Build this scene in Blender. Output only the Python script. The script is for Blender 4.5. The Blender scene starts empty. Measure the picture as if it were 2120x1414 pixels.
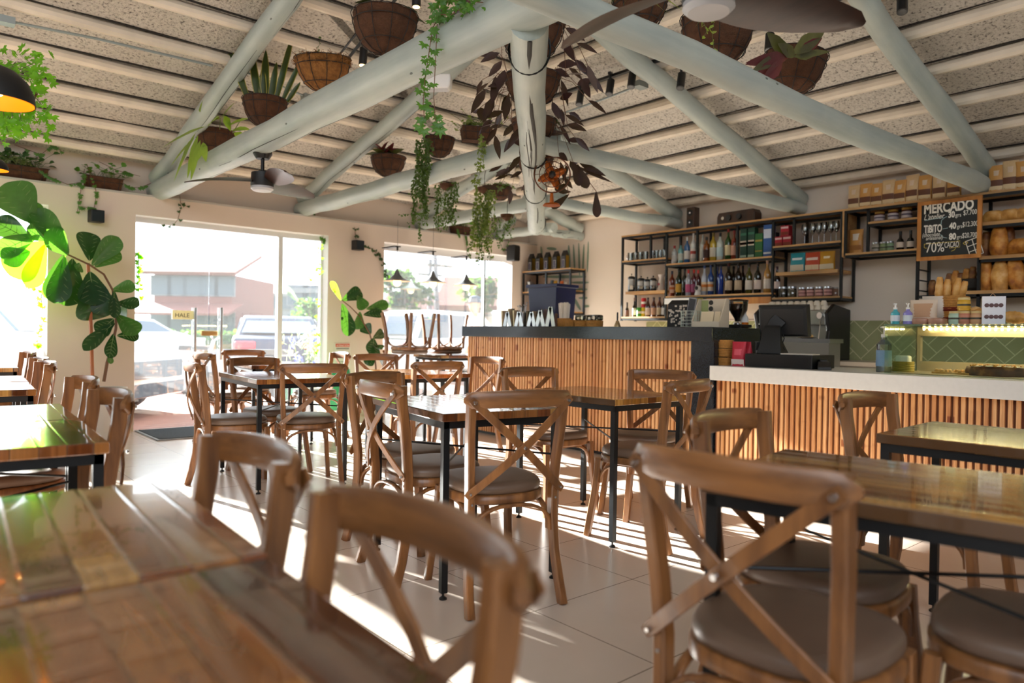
import bpy, math, random
from mathutils import Vector, Matrix, Quaternion
random.seed(7)
sc = bpy.context.scene
COL = sc.collection
PI = math.pi
# ------------------------------------------------------------------ camera solve (photo is 2120 x 1414)
FPX = 1490.0; CXP = 1060.0; CYP = 707.0; HC = 1.10
_yaw = math.radians(41.0); _p = math.atan(.0104); _ro = .0155
_s, _c = math.sin(_yaw), math.cos(_yaw)
_R0 = Vector((_c, -_s, 0)); FW = Vector((_s*math.cos(_p), _c*math.cos(_p), -math.sin(_p))); _U0 = _R0.cross(FW)
RT = _R0*math.cos(_ro) + _U0*math.sin(_ro); UP = _U0*math.cos(_ro) - _R0*math.sin(_ro)
def ray(x, y): return FW + RT*((x-CXP)/FPX) - UP*((y-CYP)/FPX)
EYE = Vector((0, 0, HC))
def onx(x, y, X): d = ray(x, y); return EYE + d*(X/d.x)
def ony(x, y, Y): d = ray(x, y); return EYE + d*(Y/d.y)
def onz(x, y, Z): d = ray(x, y); return EYE + d*((Z-HC)/d.z)
def ond(x, y, D): return EYE + ray(x, y)*D
# ------------------------------------------------------------------ colours and materials
def hx(h):
    h = h.lstrip('#'); o = []
    for i in (0, 2, 4):
        v = int(h[i:i+2], 16)/255.0
        o.append(v/12.92 if v <= .04045 else ((v+.055)/1.055)**2.4)
    return (o[0], o[1], o[2], 1)
MATS = {}
class NT:
    def __init__(s, name):
        s.m = bpy.data.materials.new(name); s.m.use_nodes = True; s.t = s.m.node_tree; s.n = s.t.nodes; s.l = s.t.links
        s.b = s.n['Principled BSDF']; s.out = s.n['Material Output']
    def node(s, ty, **kw):
        n = s.n.new(ty)
        for k, v in kw.items():
            if k.startswith('i_'):
                n.inputs[int(k[2:]) if k[2:].isdigit() else k[2:].replace('_', ' ')].default_value = v
            else: setattr(n, k, v)
        return n
    def link(s, a, b): s.l.new(a, b)
    def math(s, op, a, b=None, c=None):
        n = s.n.new('ShaderNodeMath'); n.operation = op
        for i, v in enumerate((a, b, c)):
            if v is None: continue
            if isinstance(v, (int, float)): n.inputs[i].default_value = v
            else: s.l.new(v, n.inputs[i])
        return n.outputs[0]
    def ramp(s, fac, stops):
        r = s.n.new('ShaderNodeValToRGB'); e = r.color_ramp.elements
        while len(e) < len(stops): e.new(.5)
        for k, (p, c) in enumerate(stops): e[k].position = p; e[k].color = c if not isinstance(c, str) else hx(c)
        s.l.new(fac, r.inputs[0]); return r.outputs[0]
    def mix(s, fac, a, b, mode='MIX'):
        n = s.n.new('ShaderNodeMix'); n.data_type = 'RGBA'; n.blend_type = mode
        for i, v in ((0, fac), (6, a), (7, b)):
            if isinstance(v, (int, float)): n.inputs[i].default_value = v
            elif isinstance(v, tuple): n.inputs[i].default_value = v
            else: s.l.new(v, n.inputs[i])
        return n.outputs[2]
    def bump(s, h, strength, dist=.01):
        b = s.n.new('ShaderNodeBump'); b.inputs['Strength'].default_value = strength; b.inputs['Distance'].default_value = dist
        s.l.new(h, b.inputs['Height']); s.l.new(b.outputs[0], s.b.inputs['Normal'])
def mat(name, col='#808080', rough=.5, metal=0., var=0., vscale=8., bump=0., bscale=60., trans=0., coat=0., sss=0, emis=None, estr=1., alpha=1., spec=None, translucent=0.):
    if name in MATS: return MATS[name]
    s = NT(name); b = s.b
    c = hx(col) if isinstance(col, str) else col
    b.inputs['Base Color'].default_value = c; b.inputs['Roughness'].default_value = rough; b.inputs['Metallic'].default_value = metal
    if spec is not None: b.inputs['Specular IOR Level'].default_value = spec
    if coat: b.inputs['Coat Weight'].default_value = coat; b.inputs['Coat Roughness'].default_value = .08
    if trans: b.inputs['Transmission Weight'].default_value = trans
    if alpha < 1: b.inputs['Alpha'].default_value = alpha
    if emis: b.inputs['Emission Color'].default_value = hx(emis); b.inputs['Emission Strength'].default_value = estr
    tc = None
    if var or bump:
        tc = s.node('ShaderNodeTexCoord')
    if var:
        n = s.node('ShaderNodeTexNoise', i_Scale=vscale, i_Detail=4.); s.link(tc.outputs['Object'], n.inputs['Vector'])
        f = s.ramp(n.outputs[0], [(.3, (1-var,)*3+(1,)), (.7, (1+var*.6,)*3+(1,))])
        s.link(s.mix(1., c, f, 'MULTIPLY'), b.inputs['Base Color'])
    if bump:
        n = s.node('ShaderNodeTexNoise', i_Scale=bscale, i_Detail=3.); s.link(tc.outputs['Object'], n.inputs['Vector']); s.bump(n.outputs[0], bump)
    if translucent:
        t = s.node('ShaderNodeBsdfTranslucent'); mx = s.node('ShaderNodeMixShader', i_0=translucent)
        cc = (min(1, c[0]*1.6+.05), min(1, c[1]*1.9+.08), c[2]*.7, 1); t.inputs[0].default_value = cc
        s.link(b.outputs[0], mx.inputs[1]); s.link(t.outputs[0], mx.inputs[2]); s.link(mx.outputs[0], s.out.inputs[0])
    MATS[name] = s.m; return s.m
def wood_mat(name, light, dark, rough=.4, axis='Z', scale=1., coat=0., grain=.35):
    s = NT(name); b = s.b; tc = s.node('ShaderNodeTexCoord'); oi = s.node('ShaderNodeObjectInfo')
    mp = s.node('ShaderNodeMapping'); sc_ = {'X': (2, 26, 26), 'Y': (26, 2, 26), 'Z': (26, 26, 2)}[axis]
    mp.inputs['Scale'].default_value = tuple(v*scale for v in sc_)
    va = s.node('ShaderNodeVectorMath', operation='ADD'); s.link(tc.outputs['Object'], va.inputs[0])
    cb = s.node('ShaderNodeCombineXYZ'); s.link(s.math('MULTIPLY', oi.outputs['Random'], 7.), cb.inputs[0]); s.link(cb.outputs[0], va.inputs[1])
    s.link(va.outputs[0], mp.inputs[0])
    n = s.node('ShaderNodeTexNoise', i_Scale=1., i_Detail=6., i_Roughness=.6); s.link(mp.outputs[0], n.inputs['Vector'])
    n2 = s.node('ShaderNodeTexNoise', i_Scale=3., i_Detail=2.); s.link(va.outputs[0], n2.inputs['Vector'])
    base = s.ramp(n.outputs[0], [(.32, dark), (.62, light)])
    tint = s.ramp(n2.outputs[0], [(.3, (1-grain, 1-grain, 1-grain, 1)), (.7, (1.08, 1.05, 1.0, 1))])
    s.link(s.mix(1., base, tint, 'MULTIPLY'), b.inputs['Base Color'])
    b.inputs['Roughness'].default_value = rough
    if coat: b.inputs['Coat Weight'].default_value = coat; b.inputs['Coat Roughness'].default_value = .06
    s.bump(n.outputs[0], .08)
    MATS[name] = s.m; return s.m
def plank_mat(name, w=.066, seglen=.42, cols=('#42220f', '#743e1c', '#94602e', '#a8763e', '#7c4620', '#b08448', '#86522a'), rough=.13, ax=0, ay=1, vert=False, gap=.02, coat=.6):
    s = NT(name); b = s.b; tc = s.node('ShaderNodeTexCoord'); oi = s.node('ShaderNodeObjectInfo')
    sp = s.node('ShaderNodeSeparateXYZ'); s.link(tc.outputs['Object'], sp.inputs[0])
    x = sp.outputs[ax]; y = sp.outputs[ay]; rnd = s.math('MULTIPLY', oi.outputs['Random'], 37.)
    xi = s.math('DIVIDE', x, w); fx = s.math('FLOOR', xi)
    off = s.node('ShaderNodeTexWhiteNoise', noise_dimensions='1D'); s.link(s.math('ADD', fx, rnd), off.inputs['W'])
    yi = s.math('ADD', s.math('DIVIDE', y, seglen), off.outputs['Value']); fy = s.math('FLOOR', yi)
    cv = s.node('ShaderNodeCombineXYZ'); s.link(fx, cv.inputs[0]); s.link(fy, cv.inputs[1]); s.link(rnd, cv.inputs[2])
    wn = s.node('ShaderNodeTexWhiteNoise', noise_dimensions='3D'); s.link(cv.outputs[0], wn.inputs['Vector'])
    k = len(cols); col = s.ramp(wn.outputs['Value'], [((i+.5)/k, cols[i]) for i in range(k)])
    # grain: stretched noise, warped, shifted per plank
    gv = s.node('ShaderNodeCombineXYZ'); s.link(s.math('MULTIPLY', x, 34.), gv.inputs[0]); s.link(s.math('MULTIPLY', y, 3.2), gv.inputs[1]); s.link(s.math('MULTIPLY', wn.outputs['Value'], 50.), gv.inputs[2])
    g = s.node('ShaderNodeTexNoise', i_Scale=1., i_Detail=5., i_Distortion=1.2); s.link(gv.outputs[0], g.inputs['Vector'])
    g2v = s.node('ShaderNodeCombineXYZ'); s.link(s.math('MULTIPLY', x, 11.), g2v.inputs[0]); s.link(s.math('MULTIPLY', y, 4.5), g2v.inputs[1]); s.link(s.math('MULTIPLY', wn.outputs['Value'], 90.), g2v.inputs[2])
    g2 = s.node('ShaderNodeTexNoise', i_Scale=1., i_Detail=2., i_Distortion=.5); s.link(g2v.outputs[0], g2.inputs['Vector'])
    c1 = s.mix(1., col, s.ramp(g.outputs[0], [(.25, (.55, .5, .45, 1)), (.55, (1, 1, 1, 1)), (.75, (1.25, 1.2, 1.1, 1))]), 'MULTIPLY')
    c2 = s.mix(1., c1, s.ramp(g2.outputs[0], [(.22, (.25, .17, .12, 1)), (.36, (1, 1, 1, 1))]), 'MULTIPLY')
    fr = s.math('FRACT', xi); edge = s.math('MINIMUM', fr, s.math('SUBTRACT', 1., fr))
    em = s.math('GREATER_THAN', edge, gap)
    c3 = s.mix(em, (.09, .045, .02, 1), c2)
    s.link(c3, b.inputs['Base Color']); b.inputs['Roughness'].default_value = rough
    b.inputs['Coat Weight'].default_value = coat; b.inputs['Coat Roughness'].default_value = .03
    hgt = s.math('ADD', s.math('MULTIPLY', s.math('SMOOTH_MIN', edge, .08, .03), 6.), s.math('MULTIPLY', g.outputs[0], .12))
    bp = s.node('ShaderNodeBump'); bp.inputs['Strength'].default_value = .35; bp.inputs['Distance'].default_value = .002
    s.link(hgt, bp.inputs['Height']); s.link(bp.outputs[0], b.inputs['Normal']); s.link(bp.outputs[0], b.inputs['Coat Normal'])
    MATS[name] = s.m; return s.m
# ------------------------------------------------------------------ mesh builder
class MB:
    def __init__(s): s.v = []; s.f = []; s.mi = []; s.cur = 0
    def add(s, vs, fs):
        o = len(s.v); s.v += [tuple(p) for p in vs]
        for f in fs: s.f.append(tuple(i+o for i in f)); s.mi.append(s.cur)
        return s
    def box(s, c, d, rz=0., M=None):
        x, y, z = d[0]/2, d[1]/2, d[2]/2; P = []
        R = M if M is not None else Matrix.Rotation(rz, 3, 'Z')
        for a in (-1, 1):
            for b in (-1, 1):
                for e in (-1, 1): P.append(Vector(c)+R @ Vector((a*x, b*y, e*z)))
        return s.add(P, [(0, 1, 3, 2), (4, 6, 7, 5), (0, 4, 5, 1), (2, 3, 7, 6), (0, 2, 6, 4), (1, 5, 7, 3)])
    def bx(s, a, b):
        c = [(a[i]+b[i])/2 for i in range(3)]; d = [abs(b[i]-a[i]) for i in range(3)]; return s.box(c, d)
    def sweep(s, pts, sec, up=(0, 0, 1), scales=None, caps=True, closed=False, fixed=False):
        pts = [Vector(p) for p in pts]; n = len(pts); k = len(sec); V = []; up = Vector(up); prev = None
        for i in range(n):
            if closed: t = pts[(i+1) % n]-pts[i-1]
            else: t = pts[min(i+1, n-1)]-pts[max(i-1, 0)]
            t.normalize()
            if prev is None or fixed:
                sd = t.cross(up)
                if sd.length < 1e-4: sd = t.cross(Vector((1, 0, 0)))
                sd.normalize()
            else:
                sd = prev - t*prev.dot(t); sd.normalize()
            prev = sd; u2 = sd.cross(t)
            q = 1 if scales is None else scales[i]
            qx, qy = (q, q) if not isinstance(q, tuple) else q
            for (a, b) in sec: V.append(pts[i]+sd*(a*qx)+u2*(b*qy))
        F = []
        for i in range(n if closed else n-1):
            for j in range(k):
                i2 = (i+1) % n; F.append((i*k+j, i*k+(j+1) % k, i2*k+(j+1) % k, i2*k+j))
        if caps and not closed:
            F.append(tuple(range(k-1, -1, -1))); F.append(tuple((n-1)*k+j for j in range(k)))
        return s.add(V, F)
    def tube(s, pts, r, n=8, **kw):
        sec = [(math.cos(2*PI*i/n), math.sin(2*PI*i/n)) for i in range(n)]
        sc_ = [r]*len(pts) if isinstance(r, (int, float)) else list(r)
        return s.sweep(pts, sec, scales=sc_, **kw)
    def bar(s, pts, w, h, up=(0, 0, 1), **kw):
        e = min(w, h)*.16; a, b = w/2, h/2
        sec = [(-a+e, -b), (a-e, -b), (a, -b+e), (a, b-e), (a-e, b), (-a+e, b), (-a, b-e), (-a, -b+e)]
        return s.sweep(pts, sec, up=up, **kw)
    def cyl(s, p0, p1, r0, r1=None, n=16):
        return s.tube([p0, p1], [r0, r0 if r1 is None else r1], n)
    def lathe(s, prof, c=(0, 0, 0), n=24, M=None, sx=1., sy=1., cap=True):
        V = []; F = []; k = len(prof); c = Vector(c)
        for (r, z) in prof:
            for i in range(n):
                a = 2*PI*i/n; p = Vector((r*math.cos(a)*sx, r*math.sin(a)*sy, z)); V.append(c+(M @ p if M is not None else p))
        for j in range(k-1):
            for i in range(n): F.append((j*n+i, j*n+(i+1) % n, (j+1)*n+(i+1) % n, (j+1)*n+i))
        if cap and prof[0][0] > 1e-5: F.append(tuple(range(n-1, -1, -1)))
        if cap and prof[-1][0] > 1e-5: F.append(tuple((k-1)*n+i for i in range(n)))
        return s.add(V, F)
    def loft(s, rings, caps=True):
        k = len(rings[0]); V = [p for r in rings for p in r]; F = []
        for j in range(len(rings)-1):
            for i in range(k): F.append((j*k+i, j*k+(i+1) % k, (j+1)*k+(i+1) % k, (j+1)*k+i))
        if caps: F.append(tuple(range(k-1, -1, -1))); F.append(tuple((len(rings)-1)*k+i for i in range(k)))
        return s.add(V, F)
    def ball(s, c, r, n=12, m=8, sz=1., M=None):
        pr = [(max(1e-6, r*math.sin(PI*j/m)), -r*sz*math.cos(PI*j/m)) for j in range(m+1)]
        return s.lathe(pr, c, n, M)
    def leaf(s, base, d, nrm, L, W, shape, fold=.25, droop=.3, seg=5):
        """shape: list of (t, halfwidth 0..1); a bent, folded blade"""
        d = Vector(d).normalized(); nrm = Vector(nrm); sd = d.cross(nrm)
        if sd.length < 1e-3: sd = d.cross(Vector((.3, .5, .8)))
        sd.normalize(); nn = sd.cross(d); V = []; F = []; base = Vector(base); g = Vector((0, 0, -1))
        for (t, hw) in shape:
            c = base+d*(L*t)+g*(droop*L*t*t); w = W*hw
            V += [c+sd*w+nn*(fold*w), c, c-sd*w+nn*(fold*w)]
        for i in range(len(shape)-1):
            a = i*3; F += [(a, a+1, a+4, a+3), (a+1, a+2, a+5, a+4)]
        return s.add(V, F)
    def build(s, name, mats, parent=None, smooth=True, ang=35, bevel=0., sub=0, loc=None, solid=0.):
        me = bpy.data.meshes.new(name); me.from_pydata(s.v, [], s.f); me.update()
        if not isinstance(mats, (list, tuple)): mats = [mats]
        for m in mats: me.materials.append(m)
        if len(mats) > 1: me.polygons.foreach_set('material_index', s.mi)
        if smooth:
            me.polygons.foreach_set('use_smooth', [True]*len(me.polygons))
            try: me.set_sharp_from_angle(angle=math.radians(ang))
            except Exception: pass
        o = bpy.data.objects.new(name, me); COL.objects.link(o)
        if parent is not None: o.parent = parent
        if loc is not None: o.location = loc
        if solid: m = o.modifiers.new('s', 'SOLIDIFY'); m.thickness = solid; m.offset = 0
        if bevel: m = o.modifiers.new('b', 'BEVEL'); m.width = bevel; m.segments = 2; m.limit_method = 'ANGLE'; m.angle_limit = math.radians(40)
        if sub: m = o.modifiers.new('u', 'SUBSURF'); m.levels = sub; m.render_levels = sub
        return o
def tag(o, label=None, cat=None, group=None, kind=None):
    if label: o['label'] = label
    if cat: o['category'] = cat
    if group: o['group'] = group
    if kind: o['kind'] = kind
    return o
def struct(o): o['kind'] = 'structure'; return o
def thing(name, label, cat, loc=(0, 0, 0), rz=0., group=None):
    o = bpy.data.objects.new(name, None); o.empty_display_size = .05; COL.objects.link(o)
    o.location = loc; o.rotation_euler = (0, 0, rz); return tag(o, label, cat, group)
def dup(root, loc, rz=0., label=None, group=None, cat=None, scale=None, euler=None):
    r = root.copy(); COL.objects.link(r); r.location = loc; r.rotation_euler = euler if euler else (0, 0, rz)
    if scale: r.scale = scale if isinstance(scale, tuple) else (scale,)*3
    if label: r['label'] = label
    if group: r['group'] = group
    if cat: r['category'] = cat
    def rec(src, dst):
        for ch in [c for c in src.children]:
            c = ch.copy(); COL.objects.link(c); c.parent = dst; rec(ch, c)
    rec(root, r); return r
def text_mesh(txt, size, m, name, parent, M, shear=0., ext=.0006, align='LEFT', sx=1., off=0.):
    cu = bpy.data.curves.new('tmp', 'FONT'); cu.body = txt; cu.size = size; cu.extrude = ext; cu.shear = shear; cu.offset = off; cu.align_x = align; cu.resolution_u = 3
    to = bpy.data.objects.new('tmp', cu); COL.objects.link(to); bpy.context.view_layer.update()
    me = bpy.data.meshes.new_from_object(to.evaluated_get(bpy.context.evaluated_depsgraph_get())); bpy.data.objects.remove(to); bpy.data.curves.remove(cu)
    me.transform(Matrix.Diagonal((sx, 1, 1, 1))); me.transform(M); me.materials.clear(); me.materials.append(m); me.name = name
    o = bpy.data.objects.new(name, me); COL.objects.link(o)
    if parent is not None: o.parent = parent
    return o
# ------------------------------------------------------------------ camera
cam = bpy.data.cameras.new('camera'); co = bpy.data.objects.new('camera', cam); COL.objects.link(co)
cam.sensor_width = 36; cam.lens = FPX/2120*36; cam.clip_start = .02; cam.clip_end = 300
M3 = Matrix((RT, UP, -FW)).transposed(); co.matrix_world = Matrix.Translation(EYE) @ M3.to_4x4()
cam.dof.use_dof = True; cam.dof.focus_distance = 4.0; cam.dof.aperture_fstop = 2.0
sc.camera = co
sc.view_settings.view_transform = 'Standard'; sc.view_settings.look = 'None'; sc.view_settings.gamma = 1; sc.view_settings.use_curve_mapping = False
sc.view_settings.exposure = EXPO = 0.64
cy = sc.cycles; cy.max_bounces = 9; cy.diffuse_bounces = 5; cy.glossy_bounces = 4; cy.transmission_bounces = 6; cy.transparent_max_bounces = 12
cy.caustics_reflective = False; cy.caustics_refractive = False; cy.sample_clamp_indirect = 6
# ------------------------------------------------------------------ materials used by the room
YW = 8.42; XS = 7.82
M_wall = mat('painted plaster cream', '#dccdbf', .75, var=.04, vscale=1.3, bump=.05, bscale=30)
M_wallw = mat('painted plaster off white', '#e6d9ca', .7, var=.04, vscale=1.2, bump=.05, bscale=30)
M_log = wood_mat('painted pale green log', '#b4bfbb', '#94a19f', .5, 'X', .25, grain=.12)
M_purlin = mat('cream painted pole', '#e2d6c4', .6, var=.12, vscale=5, bump=.1, bscale=25)
M_black = mat('black steel', '#14171a', .4, .3)
M_blackp = mat('black plastic', '#0d0e10', .45)
M_steel = mat('brushed steel', '#b9bcc0', .28, 1.)
M_chrome = mat('chrome', '#d8dadd', .12, 1.)
M_white = mat('white plastic', '#e8e6e2', .4)
def m_tile():
    s = NT('beige floor tile'); tc = s.node('ShaderNodeTexCoord'); sp = s.node('ShaderNodeSeparateXYZ'); s.link(tc.outputs['Object'], sp.inputs[0])
    def edge(o, size, off):
        f = s.math('FRACT', s.math('DIVIDE', s.math('ADD', o, off), size)); return s.math('MULTIPLY', s.math('MINIMUM', f, s.math('SUBTRACT', 1., f)), size)
    e = s.math('MINIMUM', edge(sp.outputs[0], .6, 60-.15), edge(sp.outputs[1], .6, 60-.28))
    g = s.math('GREATER_THAN', e, .0022)
    n = s.node('ShaderNodeTexNoise', i_Scale=1.6, i_Detail=5.); s.link(tc.outputs['Object'], n.inputs['Vector'])
    c = s.ramp(n.outputs[0], [(.3, '#cdbfb2'), (.7, '#d8cbbf')])
    s.link(s.mix(g, hx('#75695c'), c), s.b.inputs['Base Color'])
    s.b.inputs['Roughness'].default_value = .22
    s.bump(g, .15, .002); return s.m
M_tile = m_tile()
def m_popcorn():
    s = NT('sprayed insulation ceiling'); tc = s.node('ShaderNodeTexCoord')
    n = s.node('ShaderNodeTexNoise', i_Scale=44., i_Detail=4., i_Roughness=.65); s.link(tc.outputs['Object'], n.inputs['Vector'])
    n2 = s.node('ShaderNodeTexNoise', i_Scale=1.2, i_Detail=3.); s.link(tc.outputs['Object'], n2.inputs['Vector'])
    c = s.ramp(n.outputs[0], [(.33, '#77726c'), (.45, '#dcd8d0'), (.7, '#f0ede6')])
    c = s.mix(1., c, s.ramp(n2.outputs[0], [(.3, (.88, .86, .84, 1)), (.7, (1.04, 1.02, 1., 1))]), 'MULTIPLY')
    s.link(c, s.b.inputs['Base Color']); s.b.inputs['Roughness'].default_value = .85; s.b.inputs['Specular IOR Level'].default_value = .2
    s.bump(n.outputs[0], 1., .035); return s.m
M_pop = m_popcorn()
def m_pavers():
    s = NT('red brick paving'); tc = s.node('ShaderNodeTexCoord'); b = s.node('ShaderNodeTexBrick'); b.inputs['Scale'].default_value = 5.
    b.inputs['Color1'].default_value = hx('#6e4438'); b.inputs['Color2'].default_value = hx('#7e5446'); b.inputs['Mortar'].default_value = hx('#5a4c46'); b.inputs['Mortar Size'].default_value = .025
    s.link(tc.outputs['Object'], b.inputs['Vector']); s.link(b.outputs[0], s.b.inputs['Base Color']); s.b.inputs['Roughness'].default_value = .8; return s.m
def m_glass():
    s = NT('hazed window glass'); tr = s.node('ShaderNodeBsdfTransparent', i_0=(.97, .985, .98, 1)); gl = s.node('ShaderNodeBsdfGlossy', i_0=(1, 1, 1, 1)); gl.inputs['Roughness'].default_value = .02
    df = s.node('ShaderNodeBsdfTranslucent', i_0=(.9, .93, .95, 1)); lw = s.node('ShaderNodeLayerWeight', i_0=.5)
    m1 = s.node('ShaderNodeMixShader', i_0=.009); s.link(tr.outputs[0], m1.inputs[1]); s.link(df.outputs[0], m1.inputs[2])  # translucent share puts the lens flare haze into the glass
    m2 = s.node('ShaderNodeMixShader'); s.link(s.math('MULTIPLY', lw.outputs['Fresnel'], .6), m2.inputs[0]); s.link(m1.outputs[0], m2.inputs[1]); s.link(gl.outputs[0], m2.inputs[2])
    s.link(m2.outputs[0], s.out.inputs[0]); return s.m
M_glass = m_glass()
def m_clear(name, tint=(.96, .98, .97, 1), fr=.8):
    s = NT(name); tr = s.node('ShaderNodeBsdfTransparent', i_0=tint); gl = s.node('ShaderNodeBsdfGlossy', i_0=(1, 1, 1, 1)); gl.inputs['Roughness'].default_value = .03
    lw = s.node('ShaderNodeLayerWeight', i_0=.5); m2 = s.node('ShaderNodeMixShader'); s.link(s.math('MULTIPLY', lw.outputs['Fresnel'], fr), m2.inputs[0]); s.link(tr.outputs[0], m2.inputs[1]); s.link(gl.outputs[0], m2.inputs[2])
    s.link(m2.outputs[0], s.out.inputs[0]); MATS[name] = s.m; return s.m
M_clear = m_clear('clear glassware', (.90, .93, .93, 1), 1.)
M_case = m_clear('display glass', (.90, .97, .93, 1), .3)
# ------------------------------------------------------------------ floor and ground
o = MB().bx((-7, -7, -.2), (XS+.2, YW+.12, 0)).build('floor', M_tile, smooth=False); struct(o)
o = MB().bx((-40, YW+.12, -.25), (60, 22, -.03)).build('brick_pavement', m_pavers(), smooth=False); struct(o)
o = MB().bx((-80, 22, -.3), (120, 31, -.06)).build('street', mat('asphalt', '#505254', .8, var=.1), smooth=False); struct(o)
o = MB().bx((-80, 31, -.3), (120, 90, .02)).build('grass_verge', mat('grass', '#55692e', .9, var=.3, vscale=3), smooth=False); struct(o)
# ------------------------------------------------------------------ window wall: piers, lintel and ledge
ZL = 2.31; T = .26
def wx(px): return ony(px, 600, YW).x
x0, x1, x2, x3, x4 = wx(99), wx(279), wx(679), wx(794), wx(1060)
w = MB()
w.bx((-7, YW, ZL), (XS+.26, YW+T, 2.53))
w.bx((x0, YW, 0), (x1, YW+T, ZL)); w.bx((x2, YW, 0), (x3, YW+T, ZL)); w.bx((x4, YW, 0), (XS+.26, YW+T, ZL)); w.bx((-7, YW, 0), (-1.5, YW+T, ZL))
w.bx((-7, YW+.19, 2.53), (XS+.26, YW+T, 3.2))
struct(w.build('wall_back', M_wall, smooth=False))
struct(MB().bx((-7, YW-.006, 2.515), (XS, YW+.19, 2.535)).build('trim_1', mat('grey ledge trim', '#b7b2aa', .5), smooth=False))
struct(MB().bx((x0+.005, YW-.012, 0), (x1-.005, YW, .07)).bx((x2+.005, YW-.012, 0), (x3-.005, YW, .07)).build('baseboard_back', M_wallw, smooth=False))
M_alu = mat('white aluminium frame', '#dfe1e2', .35, .2)
M_gasket = mat('dark window gasket', '#5c6a66', .5)
# window 1: sliding shop front with frameless door pair
f = MB(); yg = YW+.17
f.bx((x1, yg-.03, ZL-.06), (x2, yg+.03, ZL)); xm = ony(578, 600, yg).x
f.bx((xm-.03, yg-.035, 0), (xm+.03, yg+.035, ZL-.06)); f.bx((x1, yg-.02, 0), (x1+.025, yg+.02, ZL-.06)); f.bx((x2-.03, yg-.02, 0), (x2, yg+.02, ZL-.06))
wf = struct(f.build('window_1', M_alu, smooth=False, bevel=.004))
MB().bx((xm+.03, yg-.004, .0), (x2-.03, yg+.004, ZL-.06)).build('pane', M_glass, wf, smooth=False)
xd0, xd1 = x1+.03, xm-.035; xc = ony(433, 600, yg).x
dr = struct(MB().bx((xd0, yg-.004, .01), (xc-.004, yg+.004, ZL-.07)).bx((xc+.004, yg-.004, .01), (xd1, yg+.004, ZL-.07)).build('door_1', M_glass, smooth=False))
for px in (405, 459):
    q = ony(px, 600, yg-.06); zt = ony(px, 637, yg-.06).z
    h = MB().cyl((q.x, yg-.06, .75), (q.x, yg-.06, zt), .017, n=12)
    for zz in (.9, zt-.14): h.cyl((q.x, yg-.06, zz), (q.x, yg-.004, zz), .01, n=8)
    h.build('door_handle', M_steel, dr)
lk = MB(); a = ony(433, 690, yg); lk.box((a.x, yg-.012, a.z), (.19, .02, .06)); lk.build('lock_plate', mat('brass brushed', '#b59a6b', .35, .8), dr, bevel=.025)
# window 2 and window 0
f = MB().bx((x3, yg-.03, ZL-.09), (x4, yg+.03, ZL)); xm2 = ony(1001, 600, yg).x
f.bx((xm2-.012, yg-.02, 0), (xm2+.012, yg+.02, ZL-.09))
wf2 = struct(f.build('window_2', [M_alu], smooth=False)); MB().bx((xm2-.006, yg-.03, .0), (xm2+.010, yg-.021, ZL-.09)).build('gasket', M_gasket, wf2, smooth=False)
MB().bx((x3, yg-.004, 0), (xm2-.012, yg+.004, ZL-.09)).bx((xm2+.012, yg-.004, 0), (x4, yg+.004, ZL-.09)).build('pane', M_glass, wf2, smooth=False)
f = MB().bx((-1.5, yg-.03, ZL-.06), (x0, yg+.03, ZL)).bx((-.2, yg-.03, 0), (-.14, yg+.03, ZL-.06))
wf3 = struct(f.build('window_3', M_alu, smooth=False)); MB().bx((-1.5, yg-.004, 0), (-.2, yg+.004, ZL-.06)).bx((-.14, yg-.004, 0), (x0, yg+.004, ZL-.06)).build('pane', M_glass, wf3, smooth=False)
M_rev = mat('white painted reveal', '#eceae6', .6)
rv_ = MB(); e_ = .004
for xa, xb in ((x1, x2), (x3, x4), (-1.5, x0)):
    rv_.bx((xa, YW+.002, ZL-e_), (xb, YW+T-.002, ZL)).bx((xa, YW+.002, .07), (xa+e_, YW+T-.002, ZL-e_)).bx((xb-e_, YW+.002, .07), (xb, YW+T-.002, ZL-e_))
struct(rv_.build('trim_3', M_rev, smooth=False))
# unseen rest of the room behind the camera, built dark to cut fill light
bk = MB(); bk.bx((-7.2, -7.2, 0), (XS+.26, -7, 3.4)); M_dk = mat('dark brown unseen wall', '#5a4a3e', .8); struct(bk.build('wall_front', M_dk, smooth=False))
lw_ = MB(); lw_.bx((-7.2, -7, 0), (-7, -3.5, 3.6)).bx((-7.2, -3.5, 2.4), (-7, 6.5, 3.6)).bx((-7.2, 3.2, 0), (-7, YW+T, 3.6)).bx((-7.2, -3.5, 0), (-7, 3.2, 2.4)); struct(lw_.build('wall_left', M_dk, smooth=False))
# ------------------------------------------------------------------ shelf wall and the roof
struct(MB().bx((XS, -7, 0), (XS+.26, YW+T, 3.0)).build('wall_right', M_wallw, smooth=False))
a0, a1 = 2.90, 2.84                       # eave heights
def zl(y): return a0+.25*(8.6-y)
def zr(x): return a1+.27*(XS-x)
def hipy(x): return 8.6-((zr(x)-a0)/.25)
def hipx(y): return XS-((zl(y)-a1)/.27)
YF = -7
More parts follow.
